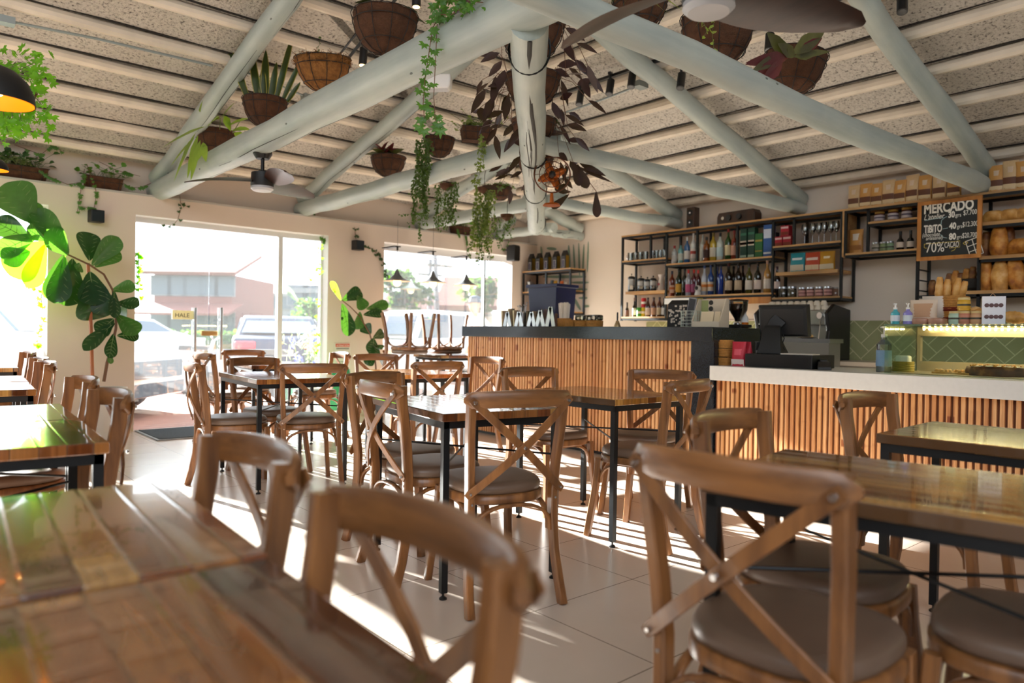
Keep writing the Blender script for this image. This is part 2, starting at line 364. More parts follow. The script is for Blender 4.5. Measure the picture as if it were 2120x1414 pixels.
# left slope: region y > hip(x); right slope: the rest
xe = hipx(YF) if False else -7
P = []
xs_ = [-7+i*.5 for i in range(0, 31)]
lp = MB(); rp = MB(); th = .12
def slab(mb, poly, zf):
    n = len(poly); V = [Vector((x, y, zf(x, y))) for x, y in poly]+[Vector((x, y, zf(x, y)+th)) for x, y in poly]
    F = [tuple(range(n-1, -1, -1)), tuple(range(n, 2*n))]+[(i, (i+1) % n, n+(i+1) % n, n+i) for i in range(n)]
    mb.add(V, F)
xh0 = hipx(YF); xcor = XS+.25; yh = hipy(xcor)
xt = -1.3; yt = hipy(xt)                   # top of the hip; beyond it the roof levels off behind the camera
slab(lp, [(-7, YW+.25), (-7, yt), (xt, yt), (7.9, hipy(7.9)), (7.7, YW+.25)], lambda x, y: zl(y))
slab(rp, [(7.9, hipy(7.9)), (xt, yt), (xt, -7), (7.9, -7)], lambda x, y: zr(x))
struct(lp.build('ceiling_left_slope', M_pop, smooth=False)); struct(rp.build('ceiling_right_slope', M_pop, smooth=False))
M_gap = mat('dark shadowed joint', '#2c2824', .9)  # dark strip along each pole, standing in for the gap and its shadow
# poles (purlins) under each slope, about half a metre apart
def wobble(pts, a=.008):
    return [Vector(p)+Vector((0, random.uniform(-a, a), random.uniform(-a, a))) for p in pts]
k = 0
for i in range(14):
    y = 8.34-.5*i; xr = hipx(y)
    if xr < -1: break
    z = zl(y)-.035; m = MB(); n = max(4, int((xr+5)/.7)); m.tube(wobble([(-5+(xr+5)*j/n, y, z) for j in range(n+1)]), [.048+random.uniform(-.004, .004) for _ in range(n+1)], 10)
    o = m.build('ceiling_pole', M_purlin); struct(o)
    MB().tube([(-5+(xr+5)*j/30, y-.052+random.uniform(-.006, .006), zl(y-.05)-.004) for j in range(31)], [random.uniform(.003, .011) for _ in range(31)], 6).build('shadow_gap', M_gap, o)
for i in range(15):
    x = 7.72-.5*i; yr = min(hipy(x), 8.3); z = zr(x)-.035
    if yr < -1: break
    n = max(4, int((yr+5)/.7)); m = MB().tube(wobble([(x, -5+(yr+5)*j/n, z) for j in range(n+1)]), [.048+random.uniform(-.004, .004) for _ in range(n+1)], 10)
    o = struct(m.build('ceiling_pole', M_purlin))
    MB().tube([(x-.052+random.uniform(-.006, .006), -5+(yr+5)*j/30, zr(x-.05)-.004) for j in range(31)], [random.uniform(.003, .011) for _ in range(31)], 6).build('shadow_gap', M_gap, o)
# ------------------------------------------------------------------ logs
def log(name, label, p0, p1, r0, r1, group, n=10, wob=.012, cat='beam', sag=0):
    p0 = Vector(p0); p1 = Vector(p1); L = (p1-p0).length; d = (p1-p0)/L
    t = thing(name, label, cat, p0, 0, group)
    rnd = random.Random(int(L*1000)+len(label)); pts = []; rr = []
    for j in range(n+1):
        u = j/n; pts.append(Vector((L*u, rnd.uniform(-wob, wob), rnd.uniform(-wob, wob)-sag*4*u*(1-u)))); rr.append(r0+(r1-r0)*u+rnd.uniform(-.004, .004))
    q = Vector((1, 0, 0)).rotation_difference(d); m = MB().tube(pts, rr, 18, up=(0, 0, 1)); b = m.build('trunk', M_log, t); b.rotation_mode = 'QUATERNION'; b.rotation_quaternion = q
    # dark drying cracks following the grain
    c = MB()
    for a in range(3):
        u0 = rnd.uniform(.08, .6); ln = rnd.uniform(.12, .3); ang = rnd.uniform(-2.6, -.4) if a < 2 else rnd.uniform(-1.7, -1.3); pp = []; ss = []
        for j in range(7):
            u = u0+ln*j/6; i0 = min(n-1, int(u*n)); fr = u*n-i0; c0 = pts[i0].lerp(pts[min(n, i0+1)], fr); r = rr[i0]*(1-fr)+rr[min(n, i0+1)]*fr; aa = ang+.07*math.sin(j*1.3+a)
            pp.append(c0+Vector((0, math.cos(aa), math.sin(aa)))*(r*.985)); ss.append((.0045*math.sin(PI*(j+.3)/6.6)+.0008, .003))
        c.sweep(pp, [(-1, 0), (0, -.6), (1, 0), (0, .6)], scales=ss)
    cc = c.build('crack', mat('dark wood crack', '#3a3a36', .9), b)
    kn = MB()
    for a in range(7):
        u = rnd.uniform(.05, .95); i0 = min(n-1, int(u*n)); fr = u*n-i0; c0 = pts[i0].lerp(pts[min(n, i0+1)], fr); r = rr[i0]*(1-fr)+rr[min(n, i0+1)]*fr; aa = rnd.uniform(-2.8, -.3); dv = Vector((0, math.cos(aa), math.sin(aa))); q0 = c0+dv*(r*.985)
        sd_ = dv.cross(Vector((1, 0, 0))); R_ = [q0+Vector((1, 0, 0))*(.012*math.cos(t_))+sd_*(.006*math.sin(t_)) for t_ in [2*PI*k_/10 for k_ in range(10)]]; kn.loft([R_, [p_+dv*(.0025+r*.015) for p_ in R_]])
    kn.build('knots', mat('painted knot', '#6f7672', .7), b)
    return t
LX = [2.24, 3.91, 5.67, 7.1]; RY = [2.18, 4.02, 5.70, 7.44]; zc = 2.62
nm = ['nearest', 'second', 'third', 'farthest']
def joinx(i): return LX[i]-.05
for i in range(4):
    Xi, Yi = LX[i], RY[i]
    hx_, hy_ = (Xi+Yi-.55)/2, (Xi+Yi+.55)/2
    r_in = [.115, .095, .08, .07][i]; r_wl = [.11, .09, .08, .07][i]; r_ri = [.072, .066, .06, .055][i]; r_ro = [.086, .075, .068, .06][i]; z_ri = [2.495, 2.55, 2.55, 2.57][i]; z_ro = [2.535, 2.56, 2.57, 2.57][i]
    ylo = hy_-.25
    log('tie_beam', '%s pale green log beam running to the window wall ledge' % nm[i], (Xi, YW+.15, 2.615), (Xi, (2.46, 4.30, 5.95, 7.55)[i]-.25, 2.62), r_wl, r_in, 'tie beams under the left slope')
    log('tie_beam', '%s pale green log beam running to the shelf wall' % nm[i], (XS-.02, Yi, z_ro), ((1.95, 3.75, 5.5, 7.0)[i]-.1, Yi, z_ri), r_ro, r_ri, 'tie beams under the right slope')
    yb = max(hipy(Xi)+.15, 0); log('rafter', '%s pale green sloping log rafter above the window side' % nm[i], (Xi, YW+.1, zl(YW+.1)-.185), (Xi, yb, zl(yb)-.17), .088, .08, 'rafters under the left slope')
    xb = hipx(Yi)+.15; log('rafter', '%s pale green sloping log rafter above the shelf side' % nm[i], (XS-.05, Yi, zr(XS)-.17), (xb, Yi, zr(xb)-.17), .088, .08, 'rafters under the right slope')
# hanging central log running along the hip towards the corner
a = ond(1093, 45, 3.36); b_ = ond(1111, 470, 8.75)
cl = log('hanging_log', 'long pale green split log hanging beneath the beam joints towards the corner', a, b_, .092, .105, None, n=12, wob=.01, cat='log')
ck = MB(); L = (b_-a).length
pp = [Vector((L*j/16, .035*math.sin(j*.9)*.4-.012, -.0935)) for j in range(17)]
ck.sweep(pp, [(-1, 0), (0, -.5), (1, 0), (0, .5)], scales=[((.012, .008) if j < 5 else (.006, .005)) for j in range(17)], up=(0, 0, 1)); o = ck.build('split', mat('dark wood crack'), cl); o.rotation_mode = 'QUATERNION'; o.rotation_quaternion = Vector((1, 0, 0)).rotation_difference((b_-a).normalized())
for u in (.07, .42, .66, .97):
    p = (b_-a)*u; ring = [p+Vector((.07*math.cos(t)*1.55*.707, -.07*math.cos(t)*1.55*.707, .13*math.sin(t)+.03)) for t in [2*PI*i/20 for i in range(20)]]
    MB().tube(ring, .006, 6, closed=True).build('wire_tie', M_black, cl)
# ------------------------------------------------------------------ cross-back chairs
M_ash = wood_mat('oiled ash brown chair wood', '#946338', '#654024', .36, 'Z', 1., coat=.15, grain=.25)
M_ashx = wood_mat('oiled ash brown chair rail', '#946338', '#654024', .36, 'X', 1., coat=.15, grain=.25)
M_cush = mat('taupe leatherette', '#6a5546', .42, var=.08, vscale=6, bump=.06, bscale=220)
M_glide = mat('rubber glide', '#1a1a1a', .6)
def sq_outline(w, d, n=40, p=2.8, back=.9):
    o = []
    for i in range(n):
        a = 2*PI*i/n; c, s = math.cos(a), math.sin(a)
        x = abs(c)**(2/p)*(1 if c > 0 else -1)*w/2; y = abs(s)**(2/p)*(1 if s > 0 else -1)*d/2
        x *= 1+(back-1)*(.5-y/d); o.append((x, y))
    return o
def make_chair():
    t = thing('dining_chair', 'x', 'chair')
    ol = sq_outline(.43, .42)
    m = MB(); m.loft([[Vector((x*k, y*k, z)) for x, y in ol] for k, z in ((.96, .412), (1, .418), (1, .446), (.97, .452))]); m.build('seat_frame', M_ash, t, ang=50)
    m = MB(); m.loft([[Vector((x*k, y*k, z)) for x, y in ol] for k, z in ((.90, .450), (.955, .455), (.975, .468), (.97, .482), (.93, .494), (.80, .500), (.4, .504), (.01, .505))]); m.build('seat_cushion', M_cush, t, ang=60)
    sd = {}
    for s in (-1, 1):
        pts = [(s*.205, -.275, 0), (s*.200, -.245, .10), (s*.192, -.222, .22), (s*.186, -.212, .36), (s*.186, -.212, .46), (s*.192, -.222, .58), (s*.200, -.238, .70), (s*.203, -.252, .79), (s*.204, -.258, .868)]
        m = MB().bar(pts, .031, .044, up=(0, 1, 0), fixed=True); o = m.build('leg', M_ash, t, ang=30); sd[s] = pts
        g = MB().cyl((s*.205, -.275, -.0), (s*.205, -.274, .006), .012, n=10); g.build('glide', M_glide, o)
        pts = [(s*.200, .225, 0), (s*.192, .212, .10), (s*.180, .196, .22), (s*.172, .182, .34), (s*.170, .176, .43)]
        o = MB().bar(pts, .031, .036, up=(0, 1, 0), fixed=True).build('leg', M_ash, t, ang=30)
        MB().cyl((s*.2, .225, 0), (s*.2, .224, .006), .012, n=10).build('glide', M_glide, o)
    # top rail: a bent board outside the posts, its ends rounded and curling forward
    n = 18; rings = []
    for i in range(n+1):
        u = -1+2*i/n; x = .236*math.sin(u*PI/2*.98)/math.sin(PI/2*.98) if False else .236*u
        y = -.318+.052*u*u+.012*max(0, abs(u)-.85)*6
        zc_ = .842+.006*(1-u*u); hh = .034*(1-.05*abs(u)); e = max(0, abs(u)-.86)/.14; hh *= math.sqrt(max(0.02, 1-e*e*.93)); th = .0115*(1 if e < .3 else 1-.35*(e-.3))
        dx = Vector((1, 2*.052*u/.236, 0)).normalized(); nn = Vector((-dx.y, dx.x, 0))
        c = Vector((x, y, zc_)); r = []
        for (a, b) in ((-1, -.7), (-.55, -1), (.55, -1), (1, -.7), (1, .7), (.55, 1), (-.55, 1), (-1, .7)): r.append(c+nn*(a*th)+Vector((0, 0, b*hh)))
        rings.append(r)
    m = MB(); m.loft(rings); m.build('back_rail', M_ashx, t, ang=35)
    def bolt(q, r): MB().cyl(q, q+Vector((0, -.008, 0)), r, r*.78, 12).build('bolt', M_chrome, t)
    for s in (-1, 1):
        off = -.012 if s > 0 else 0
        A = Vector((s*.205, -.292, .835)); B = Vector((-s*.200, -.243, .475)); C = (A+B)/2+Vector((0, -.026+off*.7, 0))
        pts = []
        for j in range(9):
            u = j/8; pts.append(A*(1-u)**2+2*u*(1-u)*(C+Vector((0, -.0, 0)))+B*u*u if False else A.lerp(B, u)+Vector((0, (-.030+off)*math.sin(PI*u), 0)))
        d = (B-A).normalized(); pts = [A-d*.018]+pts+[B+d*.018]
        m = MB().bar(pts, .032, .0085, up=(0, 1, 0), scales=[.8]+[1]*9+[.75]); m.build('cross_slat', M_ash, t, ang=30)
        for q in (A+Vector((0, -.006, 0)), B+Vector((0, -.006, 0)), Vector((s*.186, -.229, .43))): bolt(q, .0085 if q.z > .6 else .006)
    q = Vector((0, -.322, .655)); bolt(q, .0085)
    def arch(p, q):
        p = Vector(p); q = Vector(q); pts = []
        for j in range(15):
            u = j/14; a = PI*u; c = (p+q)/2; h = (q-p)/2
            pts.append(c-h*math.copysign(abs(math.cos(a))**.8, math.cos(a))+Vector((0, 0, .115*math.sin(a)**.75)))
        nrm = (q-p).cross(Vector((0, 0, 1)))
        return MB().bar(pts, .013, .024, up=nrm, fixed=True)
    for (p, q) in (((-.172, -.217, .296), (.172, -.217, .296)), ((-.16, .178, .296), (.16, .178, .296)), ((-.176, -.195, .296), (-.166, .165, .296)), ((.176, -.195, .296), (.166, .165, .296))):
        arch(p, q).build('brace', M_ash, t, ang=60)
    return t
chair0 = make_chair(); _used = [False]
def chair(x, y, deg, label, group='cross back chairs around the dining tables', z=0, euler=None):
    e = euler if euler else (0, 0, math.radians(deg))
    if not _used[0]: chair0.location = (x, y, z); chair0.rotation_euler = e; chair0['label'] = label; chair0['group'] = group; _used[0] = True; return chair0
    return dup(chair0, (x, y, z), 0, label, group, euler=e)
# ------------------------------------------------------------------ tables
M_top = plank_mat('varnished mixed plank tabletop')
M_topb = plank_mat('varnished honey plank tabletop', cols=('#6e3c16', '#9a6426', '#b98541', '#c79a58', '#a06a2c'), rough=.12)
def make_table(w, l, name_mat, zt=.77, th=.034):
    t = thing('dining_table', 'x', 'table')
    MB().bx((0, 0, zt-th), (w, l, zt)).build('tabletop', name_mat, t, smooth=False, bevel=.004)
    f = MB(); k = .028; g = .012; z1 = zt-th; z0 = z1-.03
    f.bx((g, g, z0), (w-g, g+.025, z1)).bx((g, l-g-.025, z0), (w-g, l-g, z1)).bx((g, g, z0), (g+.025, l-g, z1)).bx((w-g-.025, g, z0), (w-g, l-g, z1))
    f.build('frame', M_black, t, smooth=False)
    cs = [(g+k/2, g+k/2), (w-g-k/2, g+k/2), (g+k/2, l-g-k/2), (w-g-k/2, l-g-k/2)]
    for (x, y) in cs:
        o = MB().bx((x-k/2, y-k/2, .028), (x+k/2, y+k/2, z0)).build('leg', M_black, t, smooth=False)
        MB().cyl((x, y, .008), (x, y, .03), .005, n=8).lathe([(.0165, 0), (.0165, .006), (.009, .012), (0, .012)], (x, y, 0), 14).build('levelling_foot', M_blackp, o)
    for a, b in ((0, 3), (1, 2)):
        z = .555+.006*a; MB().cyl((cs[a][0], cs[a][1], z), (cs[b][0], cs[b][1], z), .0048, n=8).build('cross_rod', M_black, t)
    return t
def place(t, x, y, deg, label, group='plank top dining tables'):
    t.location = (x, y, 0); t.rotation_euler = (0, 0, math.radians(deg)); t['label'] = label; t['group'] = group; return t
G = 'plank top dining tables'
tA = place(make_table(.60, .82, M_top), 1.71, 2.39, -10, 'glossy plank dining table in the centre, beside the chair with the torn-looking cushion')
tA['label'] = 'central plank dining table glaring white with window reflection, black steel legs'
tB = place(make_table(.60, .80, M_topb), 2.83, 2.44, -1, 'honey brown plank table nearest the slatted black topped bar')
tC = dup(tA, (3.02, 4.75, 0), math.radians(-8), 'plank table behind the central one, in front of the bar end', G)
tD = place(make_table(.66, .98, M_top), 1.86, 4.72, -5, 'plank table before the glass entrance, right of the entrance mat')
tE = dup(tA, (2.55, 6.60, 0), math.radians(-8), 'plank table right behind the entrance table, close to the glass', G)
tF = dup(tA, (5.12, 7.22, 0), math.radians(-3), 'plank table under the window carrying upturned chairs', G, scale=(1.9, .8, 1.07))
tL = place(make_table(.70, .64, M_top), -.27, 1.075, -3.3, 'foreground plank table, the farther of the pair at lower left')
dup(tL, (-.30, .40, 0), math.radians(-2), 'foreground plank table at bottom left corner of the picture', G)
dup(tL, (-.21, 2.37, 0), math.radians(-3.5), 'left row plank table with black frame just beyond the foreground pair', G)
dup(tL, (-.17, 3.02, 0), math.radians(-3.5), 'left row plank table touching the far side of the black framed one', G)
dup(tL, (-.10, 4.55, 0), math.radians(-4), 'left row plank table beside the sunlit chair backs', G)
dup(tL, (-.05, 5.22, 0), math.radians(-4), 'left row plank table before the last one at far left', G)
dup(tL, (.10, 6.95, 0), math.radians(-4), 'last plank table at far left, nearest the car window', G)
tR = place(make_table(.60, .82, M_topb), 1.44, .98, 10, 'honey plank table in right foreground reflecting the counter lights')
tR.location = Vector((1.44, .98, 0))-Vector((-math.sin(math.radians(10)), math.cos(math.radians(10)), 0))*.82
tS = dup(tR, (0, 0, 0), math.radians(2), 'honey plank table at right edge, in front of the white topped counter', G)
tS.location = Vector((2.64, 1.07, 0))-Vector((-math.sin(math.radians(2)), math.cos(math.radians(2)), 0))*.82
for args in [
 (1.485, .765, -88, 'largest cross back chair in right foreground, its rail and X back toward us'),
 (.22, .76, 89, 'blurred chair in the centre foreground facing the bottom left table'),
 (.275, 1.42, 89, 'blurred chair left of centre, tucked at the farther foreground table'),
 (.33, 2.85, 90, 'chair at the black framed left table, nearest of that row pair'),
 (.39, 3.68, 90, 'chair behind the nearest left row chair, beside the white planter'),
 (.50, 5.45, 90, 'sunlit chair at the middle left table, its curved rail glowing'),
 (.56, 6.15, 90, 'chair just behind the sunlit middle left chair'),
 (.68, 7.65, 92, 'small chair at the farthest left table, its rail end lit white'),
 (1.955, 2.81, -98, 'chair with sun bleached rail and bright X slats at the central table'),
 (2.11, 3.22, 198, 'dark backed chair at far end of the central table facing us'),
 (1.965, 2.385, -15, 'front chair of the central table with crease marks on its cushion'),
 (1.85, 5.08, -98, 'chair on the left side of the entrance table beside the door mat'),
 (2.28, 4.86, -16, 'chair with full X back at the near end of the entrance table'),
 (2.27, 5.45, 190, 'chair at far end of the entrance table facing us'),
 (2.95, 7.70, 172, 'small chair against the glass facing us at the back table'),
 (2.55, 7.10, -88, 'small chair on the door side of the back table by the glass doors'),
 (3.35, 6.95, 85, 'small chair on the pillar side of the back table near the sign'),
 (3.22, 3.30, 172, 'chair between central and bar tables, its rail in front of the slats'),
 (3.60, 2.85, 108, 'chair on the counter side of the bar table, seat sunlit'),
 (3.14, 2.50, 8, 'chair at near side of the bar table standing upright against slats'),
 (3.28, 4.88, -6, 'chair with bolted X back at near side of the second row table'),
 (3.64, 6.08, 165, 'orange lit chair facing us at the far side of the second row table'),
 (4.05, 5.30, 95, 'bright edged chair at the bar end of the second row table'),
 (1.93, .92, 186, 'chair behind the big foreground chair, its cushion dark under the long table'),
 (3.05, 1.01, 178, 'chair at the corner of the right edge table, before the white counter'),
 (3.55, .52, 110, 'chair at the far right edge of the picture by the counter'),
 (1.89, .41, 8, 'cushioned chair cut by the bottom right corner'),
]: chair(*args)
# upturned chairs on the window table
for i, (px, y, r) in enumerate(((848, 7.50, 12), (921, 7.55, -10))):
    x = ony(px, 700, y).x
    chair(0, 0, 0, ['upturned chair at the left end of the window table, legs in the air', 'upturned chair on the window table nearest the bar, legs splayed'][i], 'chairs stacked upside down on the window table')
    o = [q for q in COL.objects if q.name.startswith('dining_chair')][-1]
    o.location = (x, y, .825+.512); o.rotation_euler = (PI, 0, math.radians(r))
# ------------------------------------------------------------------ bar with slatted front
def m_slat():
    s = NT('pine slats'); b = s.b; tc = s.node('ShaderNodeTexCoord'); sp = s.node('ShaderNodeSeparateXYZ'); s.link(tc.outputs['Object'], sp.inputs[0])
    k = s.math('FLOOR', s.math('DIVIDE', sp.outputs[1], .0405)); wn = s.node('ShaderNodeTexWhiteNoise', noise_dimensions='1D'); s.link(k, wn.inputs['W'])
    col = s.ramp(wn.outputs['Value'], [(.1, '#b87c4a'), (.4, '#cf9660'), (.7, '#dba874'), (.95, '#c48a52')])
    cv = s.node('ShaderNodeCombineXYZ'); s.link(s.math('MULTIPLY', sp.outputs[1], 60.), cv.inputs[1]); s.link(s.math('MULTIPLY', sp.outputs[2], 3.), cv.inputs[2]); s.link(s.math('MULTIPLY', wn.outputs['Value'], 40.), cv.inputs[0])
    n = s.node('ShaderNodeTexNoise', i_Scale=1., i_Detail=4., i_Distortion=1.); s.link(cv.outputs[0], n.inputs['Vector'])
    c = s.mix(1., col, s.ramp(n.outputs[0], [(.25, (.62, .48, .38, 1)), (.5, (1, 1, 1, 1)), (.8, (1.1, 1.05, 1, 1))]), 'MULTIPLY')
    kv = s.node('ShaderNodeCombineXYZ'); s.link(s.math('MULTIPLY', k, 5.3), kv.inputs[1]); s.link(s.math('MULTIPLY', sp.outputs[2], 9.), kv.inputs[2])
    kn = s.node('ShaderNodeTexNoise', i_Scale=1., i_Detail=0.); s.link(kv.outputs[0], kn.inputs['Vector'])
    c = s.mix(1., c, s.ramp(kn.outputs[0], [(.73, (1, 1, 1, 1)), (.80, (.45, .25, .15, 1))]), 'MULTIPLY')
    s.link(c, b.inputs['Base Color']); b.inputs['Roughness'].default_value = .45; return s.m
M_slat = m_slat(); M_slatback = mat('dark reddish slat backing', '#6d3d20', .6)
def m_granite():
    s = NT('black granite'); tc = s.node('ShaderNodeTexCoord'); n = s.node('ShaderNodeTexNoise', i_Scale=260., i_Detail=1.); s.link(tc.outputs['Object'], n.inputs['Vector'])
    s.link(s.ramp(n.outputs[0], [(.5, '#14181d'), (.72, '#39434d')]), s.b.inputs['Base Color']); s.b.inputs['Roughness'].default_value = .14; return s.m
M_gran = m_granite(); M_quartz = mat('white quartz', '#d9d6d0', .25, var=.03, vscale=30)
yB0, yB1 = 3.24, 6.50; XB = 4.90
bar = thing('bar_counter', 'tall bar with slatted wood front and black granite top', 'counter', (0, 0, 0))
def slats(y0, y1, z1, x, parent):
    m = MB(); y = y0+.004
    while y+.024 < y1: m.bx((x, y, .035), (x+.02, y+.0235, z1)); y += .0405
    m.build('slat_panel', M_slat, parent, smooth=False)
    MB().bx((x+.0201, y0, .03), (x+.04, y1, z1)).build('backing', M_slatback, parent, smooth=False)
slats(yB0+.22, yB1-.03, 1.065, XB+.045, bar)
MB().bx((XB+.086, yB0+.012, 0), (5.56, yB1-.04, 1.065)).build('body', M_blackp, bar, smooth=False)
MB().bx((XB, yB0, 1.065), (5.62, yB1, 1.18)).build('countertop', M_gran, bar, smooth=False, bevel=.004)
MB().bx((XB+.03, yB0+.0, .0), (XB+.085, yB0+.215, 1.065)).build('end_panel', M_gran, bar, smooth=False)
# lower, white topped service counter
ctr = thing('service_counter', 'lower service counter with slatted wood front and thick white top', 'counter', (0, 0, 0))
yC0 = -1.6
slats(yC0, yB0-.01, .765, XB+.035, ctr)
MB().bx((XB+.076, yC0, 0), (5.75, yB0-.01, .765)).build('body', M_blackp, ctr, smooth=False)
MB().bx((XB-.035, yC0, .765), (5.78, yB0-.006, .877)).build('countertop', M_quartz, ctr, smooth=False, bevel=.003)
# back counter along the shelf wall
bc = thing('back_counter', 'long dark work counter under the green tiles behind the bar', 'counter', (0, 0, 0))
MB().bx((7.15, -1.6, 0), (XS-.001, 6.9, .84)).build('body', mat('grey cabinet', '#77726a', .5), bc, smooth=False)
MB().bx((7.10, -1.6, .84), (XS-.001, 6.9, .88)).build('worktop', mat('beige worktop', '#b9ab98', .3), bc, smooth=False)
# herringbone green tiles
def m_herring():
    s = NT('green herringbone tiles'); tc = s.node('ShaderNodeTexCoord'); sp = s.node('ShaderNodeSeparateXYZ'); s.link(tc.outputs['Object'], sp.inputs[0])
    W = .115; r = math.sqrt(.5)/W
    u = s.math('ADD', s.math('MULTIPLY', s.math('ADD', s.math('MULTIPLY', sp.outputs[1], -1.), sp.outputs[2]), r), 400.)
    v = s.math('ADD', s.math('MULTIPLY', s.math('ADD', sp.outputs[1], sp.outputs[2]), r), 400.)
    iu, iv = s.math('FLOOR', u), s.math('FLOOR', v); fu, fv = s.math('FRACT', u), s.math('FRACT', v)
    k = s.math('MODULO', s.math('ADD', s.math('SUBTRACT', iu, iv), 4000.), 4.)   # 0,1 horizontal brick left/right ; 2,3 vertical
    g = .035
    eu0, eu1 = s.math('LESS_THAN', fu, g), s.math('GREATER_THAN', fu, 1-g); ev0, ev1 = s.math('LESS_THAN', fv, g), s.math('GREATER_THAN', fv, 1-g)
    def eq(n): return s.math('COMPARE', k, float(n), .4)
    def any_(*a):
        o = a[0]
        for q in a[1:]: o = s.math('MAXIMUM', o, q)
        return o
    h0 = s.math('MULTIPLY', eq(0), any_(eu0, ev0, ev1)); h1 = s.math('MULTIPLY', eq(1), any_(eu1, ev0, ev1))
    v0 = s.math('MULTIPLY', eq(2), any_(ev1, eu0, eu1)); v1 = s.math('MULTIPLY', eq(3), any_(ev0, eu0, eu1))
    gm = any_(h0, h1, v0, v1)
    wn = s.node('ShaderNodeTexNoise', i_Scale=3.); s.link(tc.outputs['Object'], wn.inputs['Vector'])
    c = s.ramp(wn.outputs[0], [(.3, '#98986c'), (.7, '#a6a87c')])
    s.link(s.mix(gm, c, hx('#d8d2a4')), s.b.inputs['Base Color']); s.b.inputs['Roughness'].default_value = .12; return s.m
struct(MB().bx((XS-.014, -1.6, .88), (XS-.0005, 6.20, 1.30)).build('wall_tiles_right', m_herring(), smooth=False))
struct(MB().bx((XS-.018, -1.6, 1.30), (XS-.0005, 6.20, 1.31)).build('trim_2', M_wallw, smooth=False))
# mural strokes on the white wall
M_mural = mat('sage green wall paint', '#7f957f', .7)
mu = MB()
def stroke(px0, py0, px1, py1, w):
    a = onx(px0, py0, XS-.004); b = onx(px1, py1, XS-.004); d = (b-a).normalized(); n = Vector((0, -d.z, d.y)); pr = []
    for j in range(11):
        u = j/10; c = a.lerp(b, u); q = w*math.sin(PI*min(1, max(.02, u*.96+.02)))**.45; pr.append((c, q*1.5))
    V = [c+n*q for c, q in pr]+[c-n*q for c, q in pr]; k = len(pr)
    mu.add(V, [(j, j+1, k+j+1, k+j) for j in range(k-1)]); 
for a in ((1177, 508, 1180, 560, .016), (1187, 506, 1190, 562, .012), (1198, 503, 1200, 575, .012), (1209, 506, 1206, 575, .012), (1218, 500, 1216, 563, .010), (1120, 510, 1122, 530, .014), (1132, 514, 1152, 516, .016), (1124, 573, 1213, 573, .016), (1183, 585, 1219, 585, .012), (1183, 599, 1216, 599, .012), (1198, 617, 1216, 617, .012), (1206, 634, 1220, 634, .012), (1185, 612, 1202, 642, .018)): stroke(*a)
o = mu.build('wall_mural', M_mural, smooth=False, solid=.002); tag(o, 'sage green brush strokes painted on the white wall beside the corner shelf', 'mural')
# ------------------------------------------------------------------ shelving
M_pine = wood_mat('light pine board', '#c9a06c', '#a97c49', .5, 'Y', .6)
XF, XK = 7.485, 7.775
def P(px, X=XF): return onx(px, 600, X).y
class Unit:
    def __init__(s, name, label):
        s.t = thing(name, label, 'shelf', (0, 0, 0)); s.f = MB(); s.k = .013
    def rail(s, y0, y1, z, both=True):
        for x in ((XF, XK) if both else (XF,)): s.f.bx((x-s.k, y0, z-2*s.k), (x+s.k, y1, z))
        for y in (y0, y1): s.f.bx((XF+s.k, min(max(y-s.k, min(y0, y1)), max(y0, y1)-2*s.k), z-2*s.k), (XK-s.k, min(max(y-s.k, min(y0, y1)), max(y0, y1)-2*s.k)+2*s.k, z))
    def post(s, y, z0, z1, both=True):
        for x in ((XF, XK) if both else (XF,)): s.f.bx((x-s.k, y-s.k, z0), (x+s.k, y+s.k, z1))
    def board(s, y0, y1, z, th=.02, name='shelf_board'):
        MB().bx((XF-s.k-.002, min(y0, y1)+.004, z), (XK+s.k, max(y0, y1)-.004, z+th)).build(name, M_pine, s.t, smooth=False)
    def done(s): s.f.build('frame', M_black, s.t, smooth=False)
def zz(px, py, X=XF): return onx(px, py, X).z
y1286, y1346, y1377, y1440, y1478, y1523, y1598, y1641, y1740 = [P(v) for v in (1288, 1346, 1379, 1442, 1480, 1525, 1599, 1642, 1741)]
U = Unit('wall_shelf', 'main black framed bottle shelf above the bar with pine boards')
ztop = 2.425
for y, z0 in ((y1286, 1.30), (y1377, 1.30), (y1599 if False else y1598, 1.50), (y1740, 1.50)): U.post(y, z0, ztop)
for y, z0 in ((y1346, 2.09), (y1440, 2.0), (y1523, 2.0), (y1641, 2.11)): U.post(y, z0, ztop)
U.post(y1478, 1.6, 2.0)
U.rail(y1740, y1286, ztop); U.board(y1740-.02, y1286+.02, ztop)
U.rail(y1377, y1286, 2.085); U.board(y1377, y1286, 2.085); U.rail(y1377, y1286, 1.335); U.board(y1377, y1286, 1.335)
U.board(y1377+.005, P(1296), 1.655, .035)
U.rail(y1598, y1377, 2.0); U.board(y1598, y1377, 2.0); U.rail(y1598, y1377, 1.59); U.board(y1598, y1377, 1.59)
U.rail(y1740, y1598, 2.105); U.board(y1740, y1598, 2.105); U.rail(y1740, y1598, 1.53); U.board(y1740, y1598, 1.53); U.board(P(1735), P(1606), 1.795, .035)
U.done()
Z = {'mug': 2.105, 'press': 1.690, 'beer': 1.355, 'r1': 2.02, 'r2': 1.61, 'red': 2.125, 'jar': 1.55, 'bag': 1.83, 'top': 2.445}
V3 = Unit('wall_shelf', 'right hand black framed shelf carrying a row of kraft bags on top')
y1747, y1793, y1900 = P(1749), P(1795), P(1899)
V3.post(y1747, 1.97, ztop); V3.post(y1793, 1.97, ztop); V3.post(y1900, 1.25, ztop); V3.rail(y1900, y1747, 1.965); V3.board(y1900, y1747, 1.965); V3.board(y1900, y1793, 2.265); V3.rail(y1900, y1793, 2.265)
V3.rail(.9, y1747, ztop); V3.board(.85, y1747+.02, ztop); y2025 = P(2026)
V3.post(y2025, 1.25, ztop); V3.post(1.0, 1.25, ztop)
